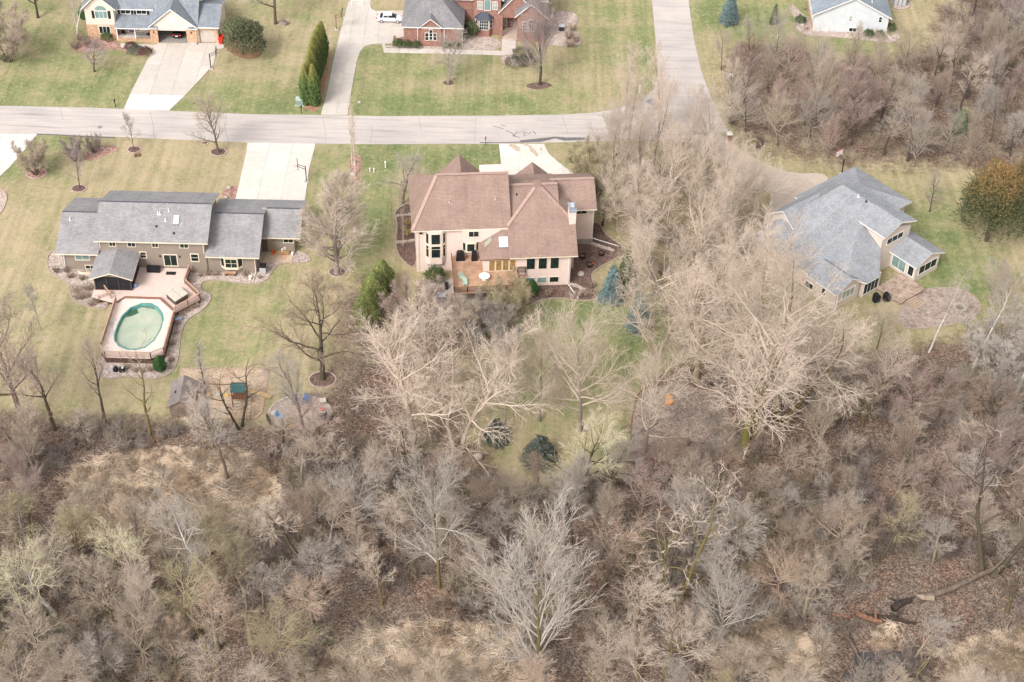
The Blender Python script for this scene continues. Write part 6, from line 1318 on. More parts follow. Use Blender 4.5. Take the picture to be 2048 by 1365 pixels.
TH = [thicket_mesh('brown', 1, 2.0, (.22, .175, .14)), thicket_mesh('tan', 2, 2.3, (.38, .31, .24)), thicket_mesh('dark', 3, 1.8, (.13, .10, .085)), thicket_mesh('mauve', 4, 2.2, (.28, .225, .20)), thicket_mesh('grey', 5, 2.5, (.40, .35, .30)), thicket_mesh('rust', 6, 2.0, (.40, .29, .20)), thicket_mesh('olive', 7, 2.2, (.29, .255, .17))]
hc = hidden_col('thicket_kinds', TH)
pts, ix, sc_l = [], [], []
def add_brush(polys, dens, seed, size=(.7, 1.4), zmin=.6, zs=.4):
    r = np.random.default_rng(seed); P = poly_px(polys); xs = [p[0] for p in P]; ys = [p[1] for p in P]
    n = int((max(xs) - min(xs)) * (max(ys) - min(ys)) * dens); X = r.uniform(min(xs), max(xs), n); Y = r.uniform(min(ys), max(ys), n); ok = inside(P, X, Y)
    patch = fbm(X, Y, .11, 40 + seed); pk = fbm(X, Y, .06, 77)
    for x, y, o, pa, q in zip(X, Y, ok, patch, pk):
        if not o or pa < .46: continue
        if r.random() < .8 and inside(LOGCLEAR, np.array([x]), np.array([y]))[0]: continue
        z = zone_at(x, y)
        if z[1] < zmin + (pa - .5) * -.8 + r.normal(0, .12) or z[2] > zs: continue
        pts.append((x, y, gz(x, y))); sc_l.append(r.uniform(*size)); k = int(np.clip(q * 9 - 1 + r.normal(0, 1.3), 0, 6)); ix.append([2, 0, 3, 1, 4, 6, 5][k])
add_brush([(-120, 845), (330, 845), (560, 865), (760, 900), (960, 970), (1240, 975), (1300, 930), (1480, 900), (1700, 760), (2150, 740), (2200, 1120), (-140, 1120)], .5, 1, (.55, 1.05))
add_brush([(-150, 1100), (2200, 1100), (2200, 1480), (-150, 1480)], .55, 2, (.55, 1.1))
add_brush([(1440, 130), (1500, 80), (1700, 105), (1880, 110), (2150, 60), (2150, 370), (1850, 350), (1560, 320), (1460, 270)], .13, 3, (.5, 1.0))
add_brush([(1330, 760), (1480, 760), (1480, 940), (1380, 940)], .5, 6, (.5, .9), .1)
add_brush([(1890, 0), (2150, -40), (2150, 130), (1900, 140)], .2, 4, (.6, 1.1), .5)
add_brush([(1190, 290), (1400, 300), (1540, 420), (1540, 640), (1640, 700), (1400, 740), (1300, 640), (1240, 520)], .14, 5, (.5, 1.0), .2)
instanced('undergrowth', 'tangled bare brush covering the floor of the woods', pts, ix, sc_l, hc)
gp, gi_, gs = [], [], []
for pl in STRAW:
    r = np.random.default_rng(len(gp)); P = poly_px(pl); xs = [p[0] for p in P]; ys = [p[1] for p in P]; n = int((max(xs) - min(xs)) * (max(ys) - min(ys)) * 1.3)
    for x, y in zip(r.uniform(min(xs), max(xs), n), r.uniform(min(ys), max(ys), n)):
        if zone_at(x, y)[2] + r.normal(0, .15) > .5: gp.append((x, y, gz(x, y))); gi_.append(int(np.clip(vnoise(np.array(x), np.array(y), .35, 5) * 4 + r.normal(0, .6), 0, 3))); gs.append(r.uniform(.6, 1.35))
instanced('marsh_grass', 'flattened straw coloured marsh grass in the clearings', gp, gi_, gs, hidden_col('grass_kinds', [grass_mesh('deep', 1, (.42, .315, .22)), grass_mesh('mid', 2, (.53, .41, .30)), grass_mesh('light', 3, (.61, .49, .37)), grass_mesh('pale', 4, (.67, .56, .44))]))

# ------------------------------------------------------------------ small things
def at(px, py, z=0.0, dz=0.0): x, y, _ = W(px, py, z); return (x, y, z + dz)
def car(label, loc, rz, paint, name='parked_car'):
    t = thing(name, label, 'car', loc, rz); L, Wd = 4.75, 1.82
    st_ = [(-2.35, .42, .62, .62), (-2.28, .30, .80, .76), (-1.95, .24, .98, .86), (-1.3, .22, 1.0, .90), (0, .20, .98, .91), (1.0, .21, .95, .90), (1.75, .23, .86, .87), (2.2, .28, .74, .78), (2.36, .38, .60, .62)]
    def loft(st, n=10):
        vs, fs = [], []
        for x, z0, z1, hw in st:
            zc, hz = (z0 + z1) / 2, (z1 - z0) / 2
            for i in range(n):
                a = 2 * math.pi * (i + .5) / n; ca, sa = math.cos(a), math.sin(a)
                vs.append((x, hw * math.copysign(abs(ca) ** .45, ca), zc + hz * math.copysign(abs(sa) ** .5, sa)))
        for j in range(len(st) - 1):
            for i in range(n): k = (i + 1) % n; fs.append((j * n + i, j * n + k, (j + 1) * n + k, (j + 1) * n + i))
        fs.append(tuple(range(n))); fs.append(tuple(range((len(st) - 1) * n + n - 1, (len(st) - 1) * n - 1, -1)))
        return MB().add(vs, fs)
    loft(st_).obj('body', paint, t, True)
    cab = [(-1.75, .92, 1.0, .74), (-1.1, .9, 1.36, .70), (-.3, .9, 1.45, .68), (.45, .9, 1.38, .68), (1.15, .88, .98, .76)]
    loft(cab).obj('cabin_glass', M['glass'], t, True)
    MB().prism([(-1.15, -.62, 1.36), (.42, -.6, 1.385), (.42, .6, 1.385), (-1.15, .62, 1.36)], (0, 0, .075)).obj('car_roof', paint, t)
    for sx in (-1, 1):
        mb = MB()
        for x0, x1 in ((-.32, -.24), (-1.22, -1.08)): mb.prism([(x0, sx * .715, .95), (x1, sx * .715, .95), (x1 + .02, sx * .69, 1.38), (x0 + .02, sx * .69, 1.38)], (0, sx * .02, 0))
        mb.obj('door_pillars', paint, t); MB().box(.75, .9, sx * .95 - .09, sx * .95 + .09, .98, 1.1).obj('mirror', paint, t)
        for x in (-1.42, 1.42):
            w = MB(); w.lathe((0, 0, -.11), [(.24, 0), (.33, .02), (.335, .11), (.33, .2), (.24, .22)], 18); o = w.obj('wheel', M['rubber'], t); o.rotation_euler = (math.pi / 2, 0, 0); o.location = (x, sx * .80, .33)
            w = MB(); w.lathe((0, 0, -.125), [(.05, 0), (.21, .01), (.22, .03), (.22, .22), (.21, .24), (.05, .25)], 12); w.obj('rim', M['galv'], o)
        MB().box(2.12, 2.32, sx * .62 - .16, sx * .62 + .16, .58, .7).obj('headlight', M['glasslight'], t); MB().box(-2.36, -2.2, sx * .6 - .2, sx * .6 + .2, .74, .9).obj('tail_light', M['red'], t)
    MB().box(-2.385, -2.33, -.26, .26, .62, .76).obj('number_plate', M['white'], t)
    return t
car('white saloon car parked on the side apron of the long drive', at(780, 42, .07), 0, plain('white_car_paint', (.72, .73, .76), .25, .04))
car('dark car with red tail lights inside the open garage', (*dw(15.2, 2.4), .06), 91, plain('dark_car_paint', (.035, .03, .035), .25, .1))
def hoop(label, base, rz, pole='dark', board='dark', h=3.05, rim='red', bw=1.6):
    t = thing('basketball_hoop', label, 'basketball hoop', at(*base), rz)
    MB().bar((0, 0, 0), (0, 0, 2.9), .14).obj('pole', M[pole], t)
    mb = MB(); mb.bar((0, 0, 2.8), (0, -1.1, 3.3), .07); mb.bar((0, 0, 2.35), (0, -1.1, 2.95), .07); tag(mb.obj('arms', M[pole], t), kind='stuff')
    b = MB().box(-bw / 2, bw / 2, -1.19, -1.13, 2.85, 3.9).obj('backboard', plain('clear_backboard', (.42, .44, .44), .2) if board == 'clear' else M[board], t)
    mb = MB()
    for z in (2.84, 3.9): mb.box(-bw / 2 - .04, bw / 2 + .04, -1.21, -1.11, z - .04, z + .04)
    for x in (-bw / 2, bw / 2): mb.box(x - .04, x + .04, -1.21, -1.11, 2.88, 3.86)
    tag(mb.obj('board_frame', plain('faded_red_frame', (.40, .13, .11), .6) if rim == 'redboard' else M['dark'], b), kind='stuff')
    mb = MB(); mb.tube([(.23 * math.cos(a), -1.45 + .23 * math.sin(a), 3.05) for a in np.linspace(0, 6.283, 13)], .025, 5); mb.obj('rim', M['red'], t)
    mb = MB(); mb.box(-.35, .35, -.35, .35, 0, .14); mb.obj('base', M['conc'], t); return t
hoop('tall dark basketball hoop beside the wide drive of the cream house', (422, 138), 95, board='clear'); hoop('dark basketball hoop with rusty post beside the long brick house drive', (673, 60), 90, pole='wood', board='clear')
hoop('black basketball hoop at the right side of the broad drive', (613, 364), -80, board='dark'); hoop('basketball hoop with a white and red board beside the curving drive', (1683, 349), -140, board='white', rim='redboard')
def mailbox(label, base, col, post, h=1.15, rz=0):
    t = thing('mailbox', label, 'mailbox', at(*base), rz); MB().box(-.05, .05, -.05, .05, 0, h).obj('post', M[post], t)
    mb = MB(); mb.prism([(-.11, -.28, h), (.11, -.28, h), (.11, -.28, h + .16), (.06, -.28, h + .24), (-.06, -.28, h + .24), (-.11, -.28, h + .16)], (0, .56, 0)); b = mb.obj('box', M[col], t); MB().box(.112, .13, .0, .16, h + .1, h + .18).obj('flag', M['red'], b); MB().box(-.03, .03, -.3, .3, h - .08, h - .005).obj('bracket', M[post], t); return t
mailbox('black mailbox at the foot of the wide white apron', (231, 214), 'black', 'black'); mailbox('black mailbox in front of the cypress row', (603, 227), 'black', 'black'); mailbox('brown mailbox before the tan house drive', (971, 290), 'wood', 'wood'); mailbox('small grey mailbox in the tiny ring by the street', (410, 286), 'galv', 'wood', 1.0)
for px, py, lab in [(1367, 289, 'left brick gate pillar with white cap at the curving drive'), (1457, 284, 'right brick gate pillar with white cap at the curving drive')]:
    t = thing('gate_pillar', lab, 'pillar', at(px, py), 0, 'brick pillars at the curving drive'); MB().box(-.35, .35, -.35, .35, 0, 1.5).obj('pillar', BR, t); MB().box(-.45, .45, -.45, .45, 1.502, 1.64).obj('cap', M['white'], t)
    mb = MB(); mb.lathe((0, 0, 1.64), [(.05, 0), (.16, .08), (.18, .3), (.05, .42)], 8); mb.obj('lamp_globe', M['white'], t)
t = thing('utility_box', 'pale green utility cabinet at the foot of the cypress row', 'utility box', at(600, 209)); MB().box(-.6, .6, -.5, .5, .1, 1.0).obj('cabinet', plain('pale_green_paint', (.22, .29, .25), .5), t); MB().prism([(-.64, -.54, 1.0), (.64, -.54, 1.0), (.64, .54, 1.12), (-.64, .54, 1.12)], (0, 0, .06)).obj('lid', plain('paler_green_paint', (.36, .44, .40), .5), t); MB().box(-.7, .7, -.6, .6, 0, .1).obj('plinth', M['conc'], t)
for px, py, lab, h in [(740, 344, 'left one of two short white utility stubs on the lawn', .7), (748, 345, 'right one of two short white utility stubs on the lawn', .75), (771, 336, 'single white utility post behind the tan house', 1.2), (1279, 186, 'white marker post near the street corner', 1.5), (1555, 75, 'short white post left of the white house', .5)]:
    mb = MB(); mb.lathe((0, 0, 0), [(.09, 0), (.09, h * .8), (.13, h * .82), (.13, h), (.06, h + .05)], 8); small('utility_post', lab, 'post', mb, M['white'], at(px, py), 0, 'white utility posts')
t = thing('street_sign', 'green street name sign with a white plate on a dark pole', 'street sign', at(1456, 194)); MB().bar((0, 0, 0), (0, 0, 4.3), .08).obj('pole', M['dark'], t)
SGN = plain('sign_green', (.02, .22, .15), .4); b = MB().box(-.45, .45, -.02, .02, 2.75, 2.97).obj('name_blade', SGN, t); b.rotation_euler = (0, 0, .15); MB().box(-.3, .3, -.028, -.021, 2.83, 2.89).obj('lettering_strip', M['white'], b)
b = MB().box(-.02, .02, -.4, .4, 2.5, 2.7).obj('name_blade', SGN, t); b = MB().box(-.34, .34, -.03, .03, 4.0, 4.55).obj('white_plate', M['white'], t); MB().box(-.42, .42, -.03, .03, 3.72, 3.96).obj('blue_plate', plain('sign_teal', (.10, .36, .42), .4), t)
def bin_(label, base, col, lid, z=0, h=1.05, w=.32, group=None):
    t = thing('trash_bin', label, 'bin', at(*base), 0, group); t.location.z = z; mb = MB(); mb.prism([(-w * .85, -w * .85, .08), (w * .85, -w * .85, .08), (w * .85, w * .85, .08), (-w * .85, w * .85, .08)], (0, 0, .02)); mb.add([(-w * .85, -w * .85, .1), (w * .85, -w * .85, .1), (w * .85, w * .85, .1), (-w * .85, w * .85, .1), (-w, -w, h), (w, -w, h), (w, w, h), (-w, w, h)], [(0, 1, 5, 4), (1, 2, 6, 5), (2, 3, 7, 6), (3, 0, 4, 7), (4, 5, 6, 7)]); mb.obj('body', M[col], t)
    MB().prism([(-w - .04, -w - .04, h), (w + .04, -w - .04, h), (w + .04, w + .04, h + .06), (-w - .04, w + .04, h + .06)], (0, 0, .06)).obj('lid', M[lid], t)
    for s_ in (-1, 1): mb = MB(); mb.lathe((0, 0, -.04), [(.1, 0), (.1, .08)], 10); o = mb.obj('wheel', M['rubber'], t); o.rotation_euler = (0, math.pi / 2, 0); o.location = (s_ * w * .8, w, .1)
    return t
bin_('front red wheeled bin beside the single garage', (442, 88), 'red', 'red', group='red bins'); bin_('rear red wheeled bin beside the single garage', (445, 81), 'red', 'red', group='red bins'); bin_('grey lidded bin with black top by the grey house corner', (527, 546), 'galv', 'black', .05, 1.2, .45)
t = thing('garden_shed', 'grey roofed garden shed beside the wood chip play area', 'shed', at(369, 812), 2); sw, sl_ = 1.45, 2.3
mb = MB(); gwall_y(mb, -sw, sw, -sl_, sl_, 0, 2.1, 3.0); mb.obj('wall', plain('weathered_shed_boards', (.26, .20, .155), .9, .2, 3), t)
mb = MB(); gable_y(mb, -1.75, 1.75, -2.55, 2.55, 2.05, 3.15, .1); mb.obj('roof', [shingle('shed_shingles', (.27, .235, .215)), M['wood']], t)
mb = MB(); mb.box(-.95, -.6, -.35, 0, 2.35, 2.7); mb.obj('roof_vent', M['black'], t); MB().box(-.5, .5, -sl_ - .04, -sl_, .05, 1.9).obj('door', plain('shed_door_boards', (.20, .15, .115), .9, .2, 3), t)
# climbing frame
t = thing('climbing_frame', 'wooden climbing frame with a green canopy, ladder and swings', 'climbing frame', at(481, 806), 0)
for x in (-.85, .85):
    for y in (-.8, .8): MB().box(x - .06, x + .06, y - .06, y + .06, 0, 3.0).obj('post', M['wood'], t)
MB().box(-.9, .9, -.85, .85, 1.4, 1.5).obj('platform', M['wood'], t)
mb = MB(); mb.roof([(-1.0, -.95, 2.75), (1.0, -.95, 2.75), (1.0, 0, 3.45), (-1.0, 0, 3.45)], .05); mb.roof([(-1.0, 0, 3.45), (1.0, 0, 3.45), (1.0, .95, 2.75), (-1.0, .95, 2.75)], .05); mb.obj('canopy', [plain('dark_green_canopy', (.035, .10, .10), .7), plain('dark_green_canopy', (.035, .10, .10), .7)], t)
mb = MB(); mb.bar((-.9, .8, 2.45), (-5.2, .8, 2.45), .1); mb.obj('swing_beam', M['wood'], t)
for y in (-.3, 1.9): MB().bar((-5.1, .8, 2.45), (-5.4, y, 0), .09).obj('beam_leg', M['wood'], t)
for i, c_ in enumerate(('yellow', 'mint', 'yellow')):
    x = -1.9 - i * 1.2; mb = MB(); mb.bar((x - .2, .8, 2.42), (x - .2, .8, .6), .025); mb.bar((x + .2, .8, 2.42), (x + .2, .8, .6), .025); q = mb.obj('swing_ropes', M['dark'], t); tag(q, kind='stuff'); MB().box(x - .25, x + .25, .65, .95, .55, .62).obj('swing_seat', M[c_], q)
for x in (1.25, 1.75): MB().bar((x, -3.2, 0), (x, -.85, 1.9), .07).obj('ladder_rail', M['wood'], t)
for k in range(6): f_ = (k + .5) / 6; MB().bar((1.25, -3.2 + f_ * 2.35, f_ * 1.9), (1.75, -3.2 + f_ * 2.35, f_ * 1.9), .05).obj('rung', M['cream'], t)
mb = MB(); mb.prism([(1.0, .3, 1.5), (1.7, .3, 1.5), (1.7, .95, 1.5), (1.0, .95, 1.5)], (0, 0, .05)); mb.prism([(1.7, .3, 1.5), (1.7, .95, 1.5), (3.9, 1.4, .2), (3.9, .75, .2)], (0, 0, .06)); mb.prism([(1.7, .28, 1.5), (3.9, .73, .2), (3.9, .73, .42), (1.7, .28, 1.72)], (0, .05, 0)); mb.obj('slide', M['yellow'] if False else plain('tan_slide', (.62, .45, .24), .5), t)
for k in range(5): MB().box(-.85 + k * .36, -.6 + k * .36, -.87, -.83, 1.5, 2.2).obj('slat', M['wood'], t)
for k in range(4): MB().bar((-.5, -1.9 + k * .25, .3 + k * .3), (.3, -1.9 + k * .25, .3 + k * .3), .06).obj('step', M['cream'], t)
# sitting circle
def lounge(label, base, rz, mat, group):
    t = thing('garden_chair', label, 'chair', at(*base, .05), rz, group)
    MB().prism([(-.33, -.4, .36), (.33, -.4, .36), (.33, .3, .26), (-.33, .3, .26)], (0, 0, .04)).obj('seat', mat, t); MB().prism([(-.33, .3, .28), (.33, .3, .28), (.3, .68, 1.0), (-.3, .68, 1.0)], (0, .05, .02)).obj('backrest', mat, t)
    for x in (-.42, .34): MB().box(x, x + .1, -.45, .42, .55, .58).obj('armrest', mat, t); MB().box(x + .01, x + .07, -.42, -.34, 0, .55).obj('leg', mat, t); MB().box(x + .01, x + .07, .3, .38, 0, .55).obj('leg', mat, t)
    return t
lounge('left one of two dark blue slant backed chairs at the gravel circle', (592, 806), 8, M['blue'], 'dark blue chairs at the gravel circle'); lounge('right one of two dark blue slant backed chairs at the gravel circle', (612, 806), -5, M['blue'], 'dark blue chairs at the gravel circle'); lounge('sky blue slant backed chair at the left of the gravel circle', (562, 838), 70, M['skyblue'], 'chairs at the gravel circle'); lounge('dark rusted chair at the right of the gravel circle', (643, 838), -80, M['dark'], 'chairs at the gravel circle')
for px, py, lab in [(549, 832, 'pale square side table next to the sky blue chair'), (646, 806, 'pale square side table at the upper right of the gravel circle')]:
    t = thing('side_table', lab, 'table', at(px, py, .05), 12, 'pale square side tables'); MB().box(-.42, .42, -.42, .42, .46, .5).obj('tabletop', plain('bleached_wood', (.52, .45, .38), .9, .15, 4), t)
    for x in (-.36, .36):
        for y in (-.36, .36): MB().box(x - .04, x + .04, y - .04, y + .04, 0, .46).obj('leg', M['wood'], t)
mb = MB(); mb.lathe((0, 0, 0), [(.18, 0), (.24, .3), (.26, .34), (.2, .36)], 10); small('red_bucket', 'red bucket beside the upper right side table', 'bucket', mb, M['red'], at(644, 822, .05))
t = thing('fire_pit', 'dark fire pit with a yellow toy digger arm by the gravel circle', 'fire pit', at(583, 845, .05)); mb = MB(); mb.lathe((0, 0, 0), [(.55, 0), (.6, .3), (.5, .32), (.45, .05)], 12); mb.obj('bowl', M['dark'], t); mb = MB(); mb.bar((-.6, -.75, .1), (.6, -.8, .14), .16); mb.obj('yellow_edge', M['yellow'], t)
fxy = at(600, 828)
t = thing('timber_border', 'low dark log border round the front of the gravel circle', 'border', (fxy[0], fxy[1], 0))
for a in np.linspace(math.radians(190), math.radians(350), 18): mb = MB(); mb.bar((4.25 * math.cos(a), 3.55 * math.sin(a), .17), (4.25 * math.cos(a + .14), 3.55 * math.sin(a + .14), .17), .3, .34 + .1 * random.random()); mb.obj('log', plain('rotten_log', (.085, .07, .05), .95, .3, 4), t)
# machines by the pool
t = thing('pool_pump', 'black pool pump with silver filter before the deck railing', 'pump', at(228, 742, .05)); MB().box(-.5, -.05, -.25, .25, 0, .6).obj('filter', M['galv'], t); mb = MB(); mb.lathe((.3, 0, 0), [(.3, 0), (.34, .5), (.2, .75), (.05, .8)], 12); mb.obj('tank', M['black'], t)
t = thing('pool_heater', 'black pool heater on a pad right of the pump', 'heater', at(245, 744, .05)); MB().box(-.55, .55, -.4, .4, 0, .08).obj('pad', M['conc'], t); MB().box(-.35, .35, -.3, .3, .08, .7).obj('body', M['black'], t); mb = MB(); mb.lathe((.1, 0, .7), [(.2, 0), (.2, .15), (.05, .2)], 10); mb.obj('cap', M['galv'], t)
# porch of the grey house
t = thing('wooden_bench', 'slatted wooden bench loaded with white pails on the little stoop', 'bench', at(566, 508, .12))
for k in range(4): MB().box(-.95, .95, -.25 + k * .13, -.15 + k * .13, .42, .46).obj('slat', plain('tan_bench_wood', (.42, .27, .13), .8), t)
for k in range(3): MB().box(-.95, .95, -.29, -.26, .08 + k * .13, .17 + k * .13).obj('slat', plain('tan_bench_wood', (.42, .27, .13), .8), t)
for x in (-.9, .82): MB().box(x, x + .08, -.25, .25, 0, .42).obj('leg', M['wood'], t)
for px, py, z, h, lab in [(565, 503, .58, .38, 'left white pail on the bench'), (570, 500, .58, .5, 'taller white pail on the bench'), (585, 511, .12, .5, 'white pail on the gravel right of the bench')]:
    mb = MB(); mb.lathe((0, 0, 0), [(.14, 0), (.18, h), (.19, h + .02), (.15, h + .03)], 12); small('pail', lab, 'pail', mb, M['white'], at(px, py, z), 0, 'white pails at the stoop')
for px, py, lab in [(546, 508, 'front bright orange cone left of the bench'), (550, 503, 'rear bright orange cone against the bench')]:
    mb = MB(); mb.box(-.22, .22, -.22, .22, 0, .04); mb.lathe((0, 0, .04), [(.19, 0), (.12, .35), (.05, .85)], 10); small('traffic_cone', lab, 'cone', mb, M['orange'], at(px, py, .12), 0, 'orange cones on the stoop')
mb = MB(); mb.lathe((0, 0, 0), [(.36, 0), (.42, .1), (.40, .14), (.34, .06)], 14); small('red_saucer', 'pink red round saucer sled on the gravel below the bench', 'saucer sled', mb, plain('pink_red_plastic', (.62, .10, .08), .5), at(567, 516, .05))
mb = MB()
for k in range(3): mb.box(-.3 + .02 * k, .3, -.15 + k * .22, .05 + k * .22, .02, .1)
small('white_chairs', 'stack of white folded lawn chairs by the gravel behind the feathery tree', 'chair stack', mb, M['white'], at(615, 437), 30)
t = thing('planter_bench', 'small orange brown bench planter under the bay window', 'planter', at(461, 551, .05)); MB().box(-.75, -.5, -.2, .2, 0, .45).obj('leg', M['wood'], t); MB().box(.5, .75, -.2, .2, 0, .45).obj('leg', M['wood'], t); MB().box(-.8, .8, -.25, .25, .45, .55).obj('seat', ODECK, t)
mb = MB(); mb.lathe((0, 0, 0), [(.18, 0), (.24, .5), (.26, .55)], 10); small('white_urn', 'white flower pot by the downspout of the grey house', 'pot', mb, M['white'], at(501, 559, .05))
mb = MB(); mb.box(-.45, .45, -.35, .35, .01, .05); mb.box(-.4, -.3, -.3, .3, .05, .3); mb.box(.3, .4, -.3, .3, .05, .3); mb.box(-.4, .4, .2, .3, .3, .36); small('small_frame', 'small brown wooden frame lying on the tan lawn', 'frame', mb, M['wood'], at(275, 312), 15)
# planters, boulders, rings
def boulder(label, base, r, mat='stone', group=None, z=0.0):
    rr = np.random.default_rng(int(base[0])); mb = MB(); bm = bpy.data.meshes.new('boulder'); n, m = 9, 6; vs, fs = [], []
    for j in range(m + 1):
        for i in range(n): a = 6.283 * i / n; p = math.pi * j / m; k = r * (1 + rr.normal(0, .09)); vs.append((k * 1.15 * math.sin(p) * math.cos(a), k * math.sin(p) * math.sin(a), k * .75 * math.cos(p) + r * .35))
    for j in range(m):
        for i in range(n): fs.append((j * n + i, (j + 1) * n + i, (j + 1) * n + (i + 1) % n, j * n + (i + 1) % n))
    mb.add(vs, fs); o = mb.obj('boulder', M[mat], None, True); x, y, _ = W(*base); o.location = (x, y, max(z, gz(x, y))); return tag(o, label, 'boulder', group)
for b_, r_, lab in [((1162, 550), .5, 'pale boulder in the dark mulch near the basement windows'), ((957, 916), .55, 'pale round boulder in the brush below the lawn'), ((1172, 856), .7, 'pinkish flat boulder beside the budding tree'), ((708, 328), .42, 'upper white boulder between the thin poplars'), ((706, 350), .45, 'lower white boulder between the thin poplars'), ((182, 307), .3, 'pale stone in the red rock island'), ((458, 377), .35, 'upper pale stone in the red bed by the drive'), ((452, 396), .33, 'lower pale stone in the red bed by the drive'), ((1380, 948), .3, 'small pale stone under the mulch bed at the wood'), ((1605, 52), .4, 'white stone by the round shrub near the white house'), ((719, 206), .3, 'flat white stone on the lawn beside the long drive')]: boulder(lab, b_, r_)
for k, (px, py) in enumerate([(1205, 1015), (1212, 1022), (1203, 1026), (1219, 1030), (1210, 1034), (1224, 1038), (1216, 1044), (1221, 1048)]): boulder(['topmost', 'second', 'third', 'fourth', 'fifth', 'sixth', 'seventh', 'lowest'][k] + ' pale stone from the top of the rock pile in the wood', (px, py), .34, group='rock pile in the wood')
for px, py, lab in [(1165, 516, 'left half barrel planter in the dark mulch'), (1202, 510, 'right half barrel planter in the dark mulch'), (1179, 533, 'front half barrel planter with an orange tag')]:
    t = thing('barrel_planter', lab, 'planter', at(px, py, .05), 0, 'half barrel planters'); mb = MB(); mb.lathe((0, 0, 0), [(.38, 0), (.46, .3), (.47, .5), (.42, .5), (.38, .36)], 16); mb.obj('barrel', plain('dark_barrel', (.045, .03, .022), .8), t); mb = MB(); mb.lathe((0, 0, .3), [(.36, 0), (.36, .1)], 12); mb.obj('soil', MULCH, t)
    if 'orange' in lab: MB().box(.3, .6, 0, .25, .45, .5).obj('orange_tag', M['orange'], t)
def stone_row(label, pxs, n, s_):
    P = [at(*p) for p in pxs]; t = thing('stone_wall', label, 'stone wall', P[0]); r = random.Random(n)
    for k in range(n):
        f_ = (k + .5) / n * (len(P) - 1); i = min(int(f_), len(P) - 2); u = f_ - i; x = P[i][0] + (P[i + 1][0] - P[i][0]) * u - P[0][0]; y = P[i][1] + (P[i + 1][1] - P[i][1]) * u - P[0][1]
        a = r.uniform(-.4, .4); w = s_ * r.uniform(.8, 1.3); mb = MB(); h = s_ * r.uniform(.7, 1.2); mb.add([(-w, -s_ * .5, 0), (w, -s_ * .55, 0), (w * .9, s_ * .5, 0), (-w * .9, s_ * .55, 0), (-w * .8, -s_ * .4, h), (w * .75, -s_ * .4, h * .9), (w * .7, s_ * .35, h), (-w * .75, s_ * .4, h * .95)], [(0, 3, 2, 1), (4, 5, 6, 7), (0, 1, 5, 4), (1, 2, 6, 5), (2, 3, 7, 6), (3, 0, 4, 7)])
        o = mb.obj('stone', M['stone'], t); o.location = (x, y, 0); o.rotation_euler = (0, 0, a)
stone_row('low curved stone wall at the front corner of the dark mulch bed', [(1142, 570), (1155, 574), (1172, 584)], 8, .36); stone_row('dark stone wall sloping down beside the right foundation', [(1184, 489), (1205, 496), (1226, 502)], 12, .34); stone_row('stone wall across the bed left of the tan house', [(792, 487), (815, 485), (834, 481)], 10, .34); stone_row('short upper stone row left of the tan house', [(793, 434), (812, 431), (826, 431)], 7, .3)
t = thing('fire_ring', 'pale stone fire ring on the rose terrace', 'fire ring', at(1919, 618, .05))
for k in range(14): a = k * 6.283 / 14; mb = MB(); mb.prism([(.62 * math.cos(a + .03), .62 * math.sin(a + .03), 0), (.98 * math.cos(a + .03), .98 * math.sin(a + .03), 0), (.98 * math.cos(a + .42), .98 * math.sin(a + .42), 0), (.62 * math.cos(a + .42), .62 * math.sin(a + .42), 0)], (0, 0, .34)); mb.obj('stone_block', M['stone'], t)
mb = MB(); mb.lathe((0, 0, 0), [(.6, 0), (.6, .08)], 14); mb.obj('ash', plain('ash_soil', (.14, .10, .08), .95), t)
t = thing('planter_pot', 'grey barrel of dark plants under the thick trunked tree', 'planter', at(570, 50)); mb = MB(); mb.lathe((0, 0, 0), [(.42, 0), (.52, .5), (.55, .75), (.48, .75), (.45, .6)], 14); mb.obj('pot', plain('grey_pot', (.30, .27, .25), .8), t); mb = MB(); mb.lathe((0, 0, .62), [(.44, 0), (.44, .06)], 12); mb.obj('soil', MULCH, t)
t = thing('hockey_goal', 'small white net goal at the top of the long drive', 'goal', at(714, 12, .07))
for a, b_ in [((-1.0, 0, 0), (-1.0, 0, 1.1)), ((1.0, 0, 0), (1.0, 0, 1.1)), ((-1.0, 0, 1.1), (1.0, 0, 1.1)), ((-1.0, 0, .03), (-.9, .8, .03)), ((1.0, 0, .03), (.9, .8, .03)), ((-.9, .8, .03), (.9, .8, .03))]: MB().bar(a, b_, .07).obj('bar', M['white'], t)
mb = MB()
for k in range(12): mb.bar((-.95 + k * .17, .02, 1.08), (-.9 + k * .16, .8, .05), .015)
for k in range(6): f_ = (k + .5) / 6; mb.bar((-.95, f_ * .78, 1.08 - f_), (.95, f_ * .78, 1.08 - f_), .015)
tag(mb.obj('net', M['white'], t), kind='stuff')
t = thing('plastic_tub', 'bright orange plastic tub on the pale mulch bed', 'tub', at(1337, 808, .05), 35); mb = MB(); mb.lathe((0, 0, 0), [(.35, 0), (.5, .4), (.54, .5), (.3, .52)], 12); mb.obj('body', plain('bright_orange_plastic', (.85, .33, .02), .5), t); mb = MB(); mb.prism([(.25, .5, 0), (1.0, .45, 0), (1.0, 1.1, 0), (.25, 1.15, 0)], (0, 0, .45)); mb.obj('lid', plain('bright_orange_plastic', (.85, .33, .02), .5), t)
t = thing('air_conditioner', 'pale air conditioner with dark front right of the brick house', 'air conditioner', at(1123, 60, .05)); MB().box(-.45, .45, -.45, .45, 0, .8).obj('body', M['dark'], t); MB().box(-.5, .5, -.5, .5, .8, .9).obj('lid', M['galv'], t)
t = thing('window_well', 'curved cream window well at the left foundation of the grey house', 'window well', at(172, 545, .05)); mb = MB(); pts_ = [(1.1 * math.cos(a), .55 * math.sin(a), .2) for a in np.linspace(math.pi, 2 * math.pi, 9)]
for a, b_ in zip(pts_[:-1], pts_[1:]): mb.bar(a, b_, .06, .4)
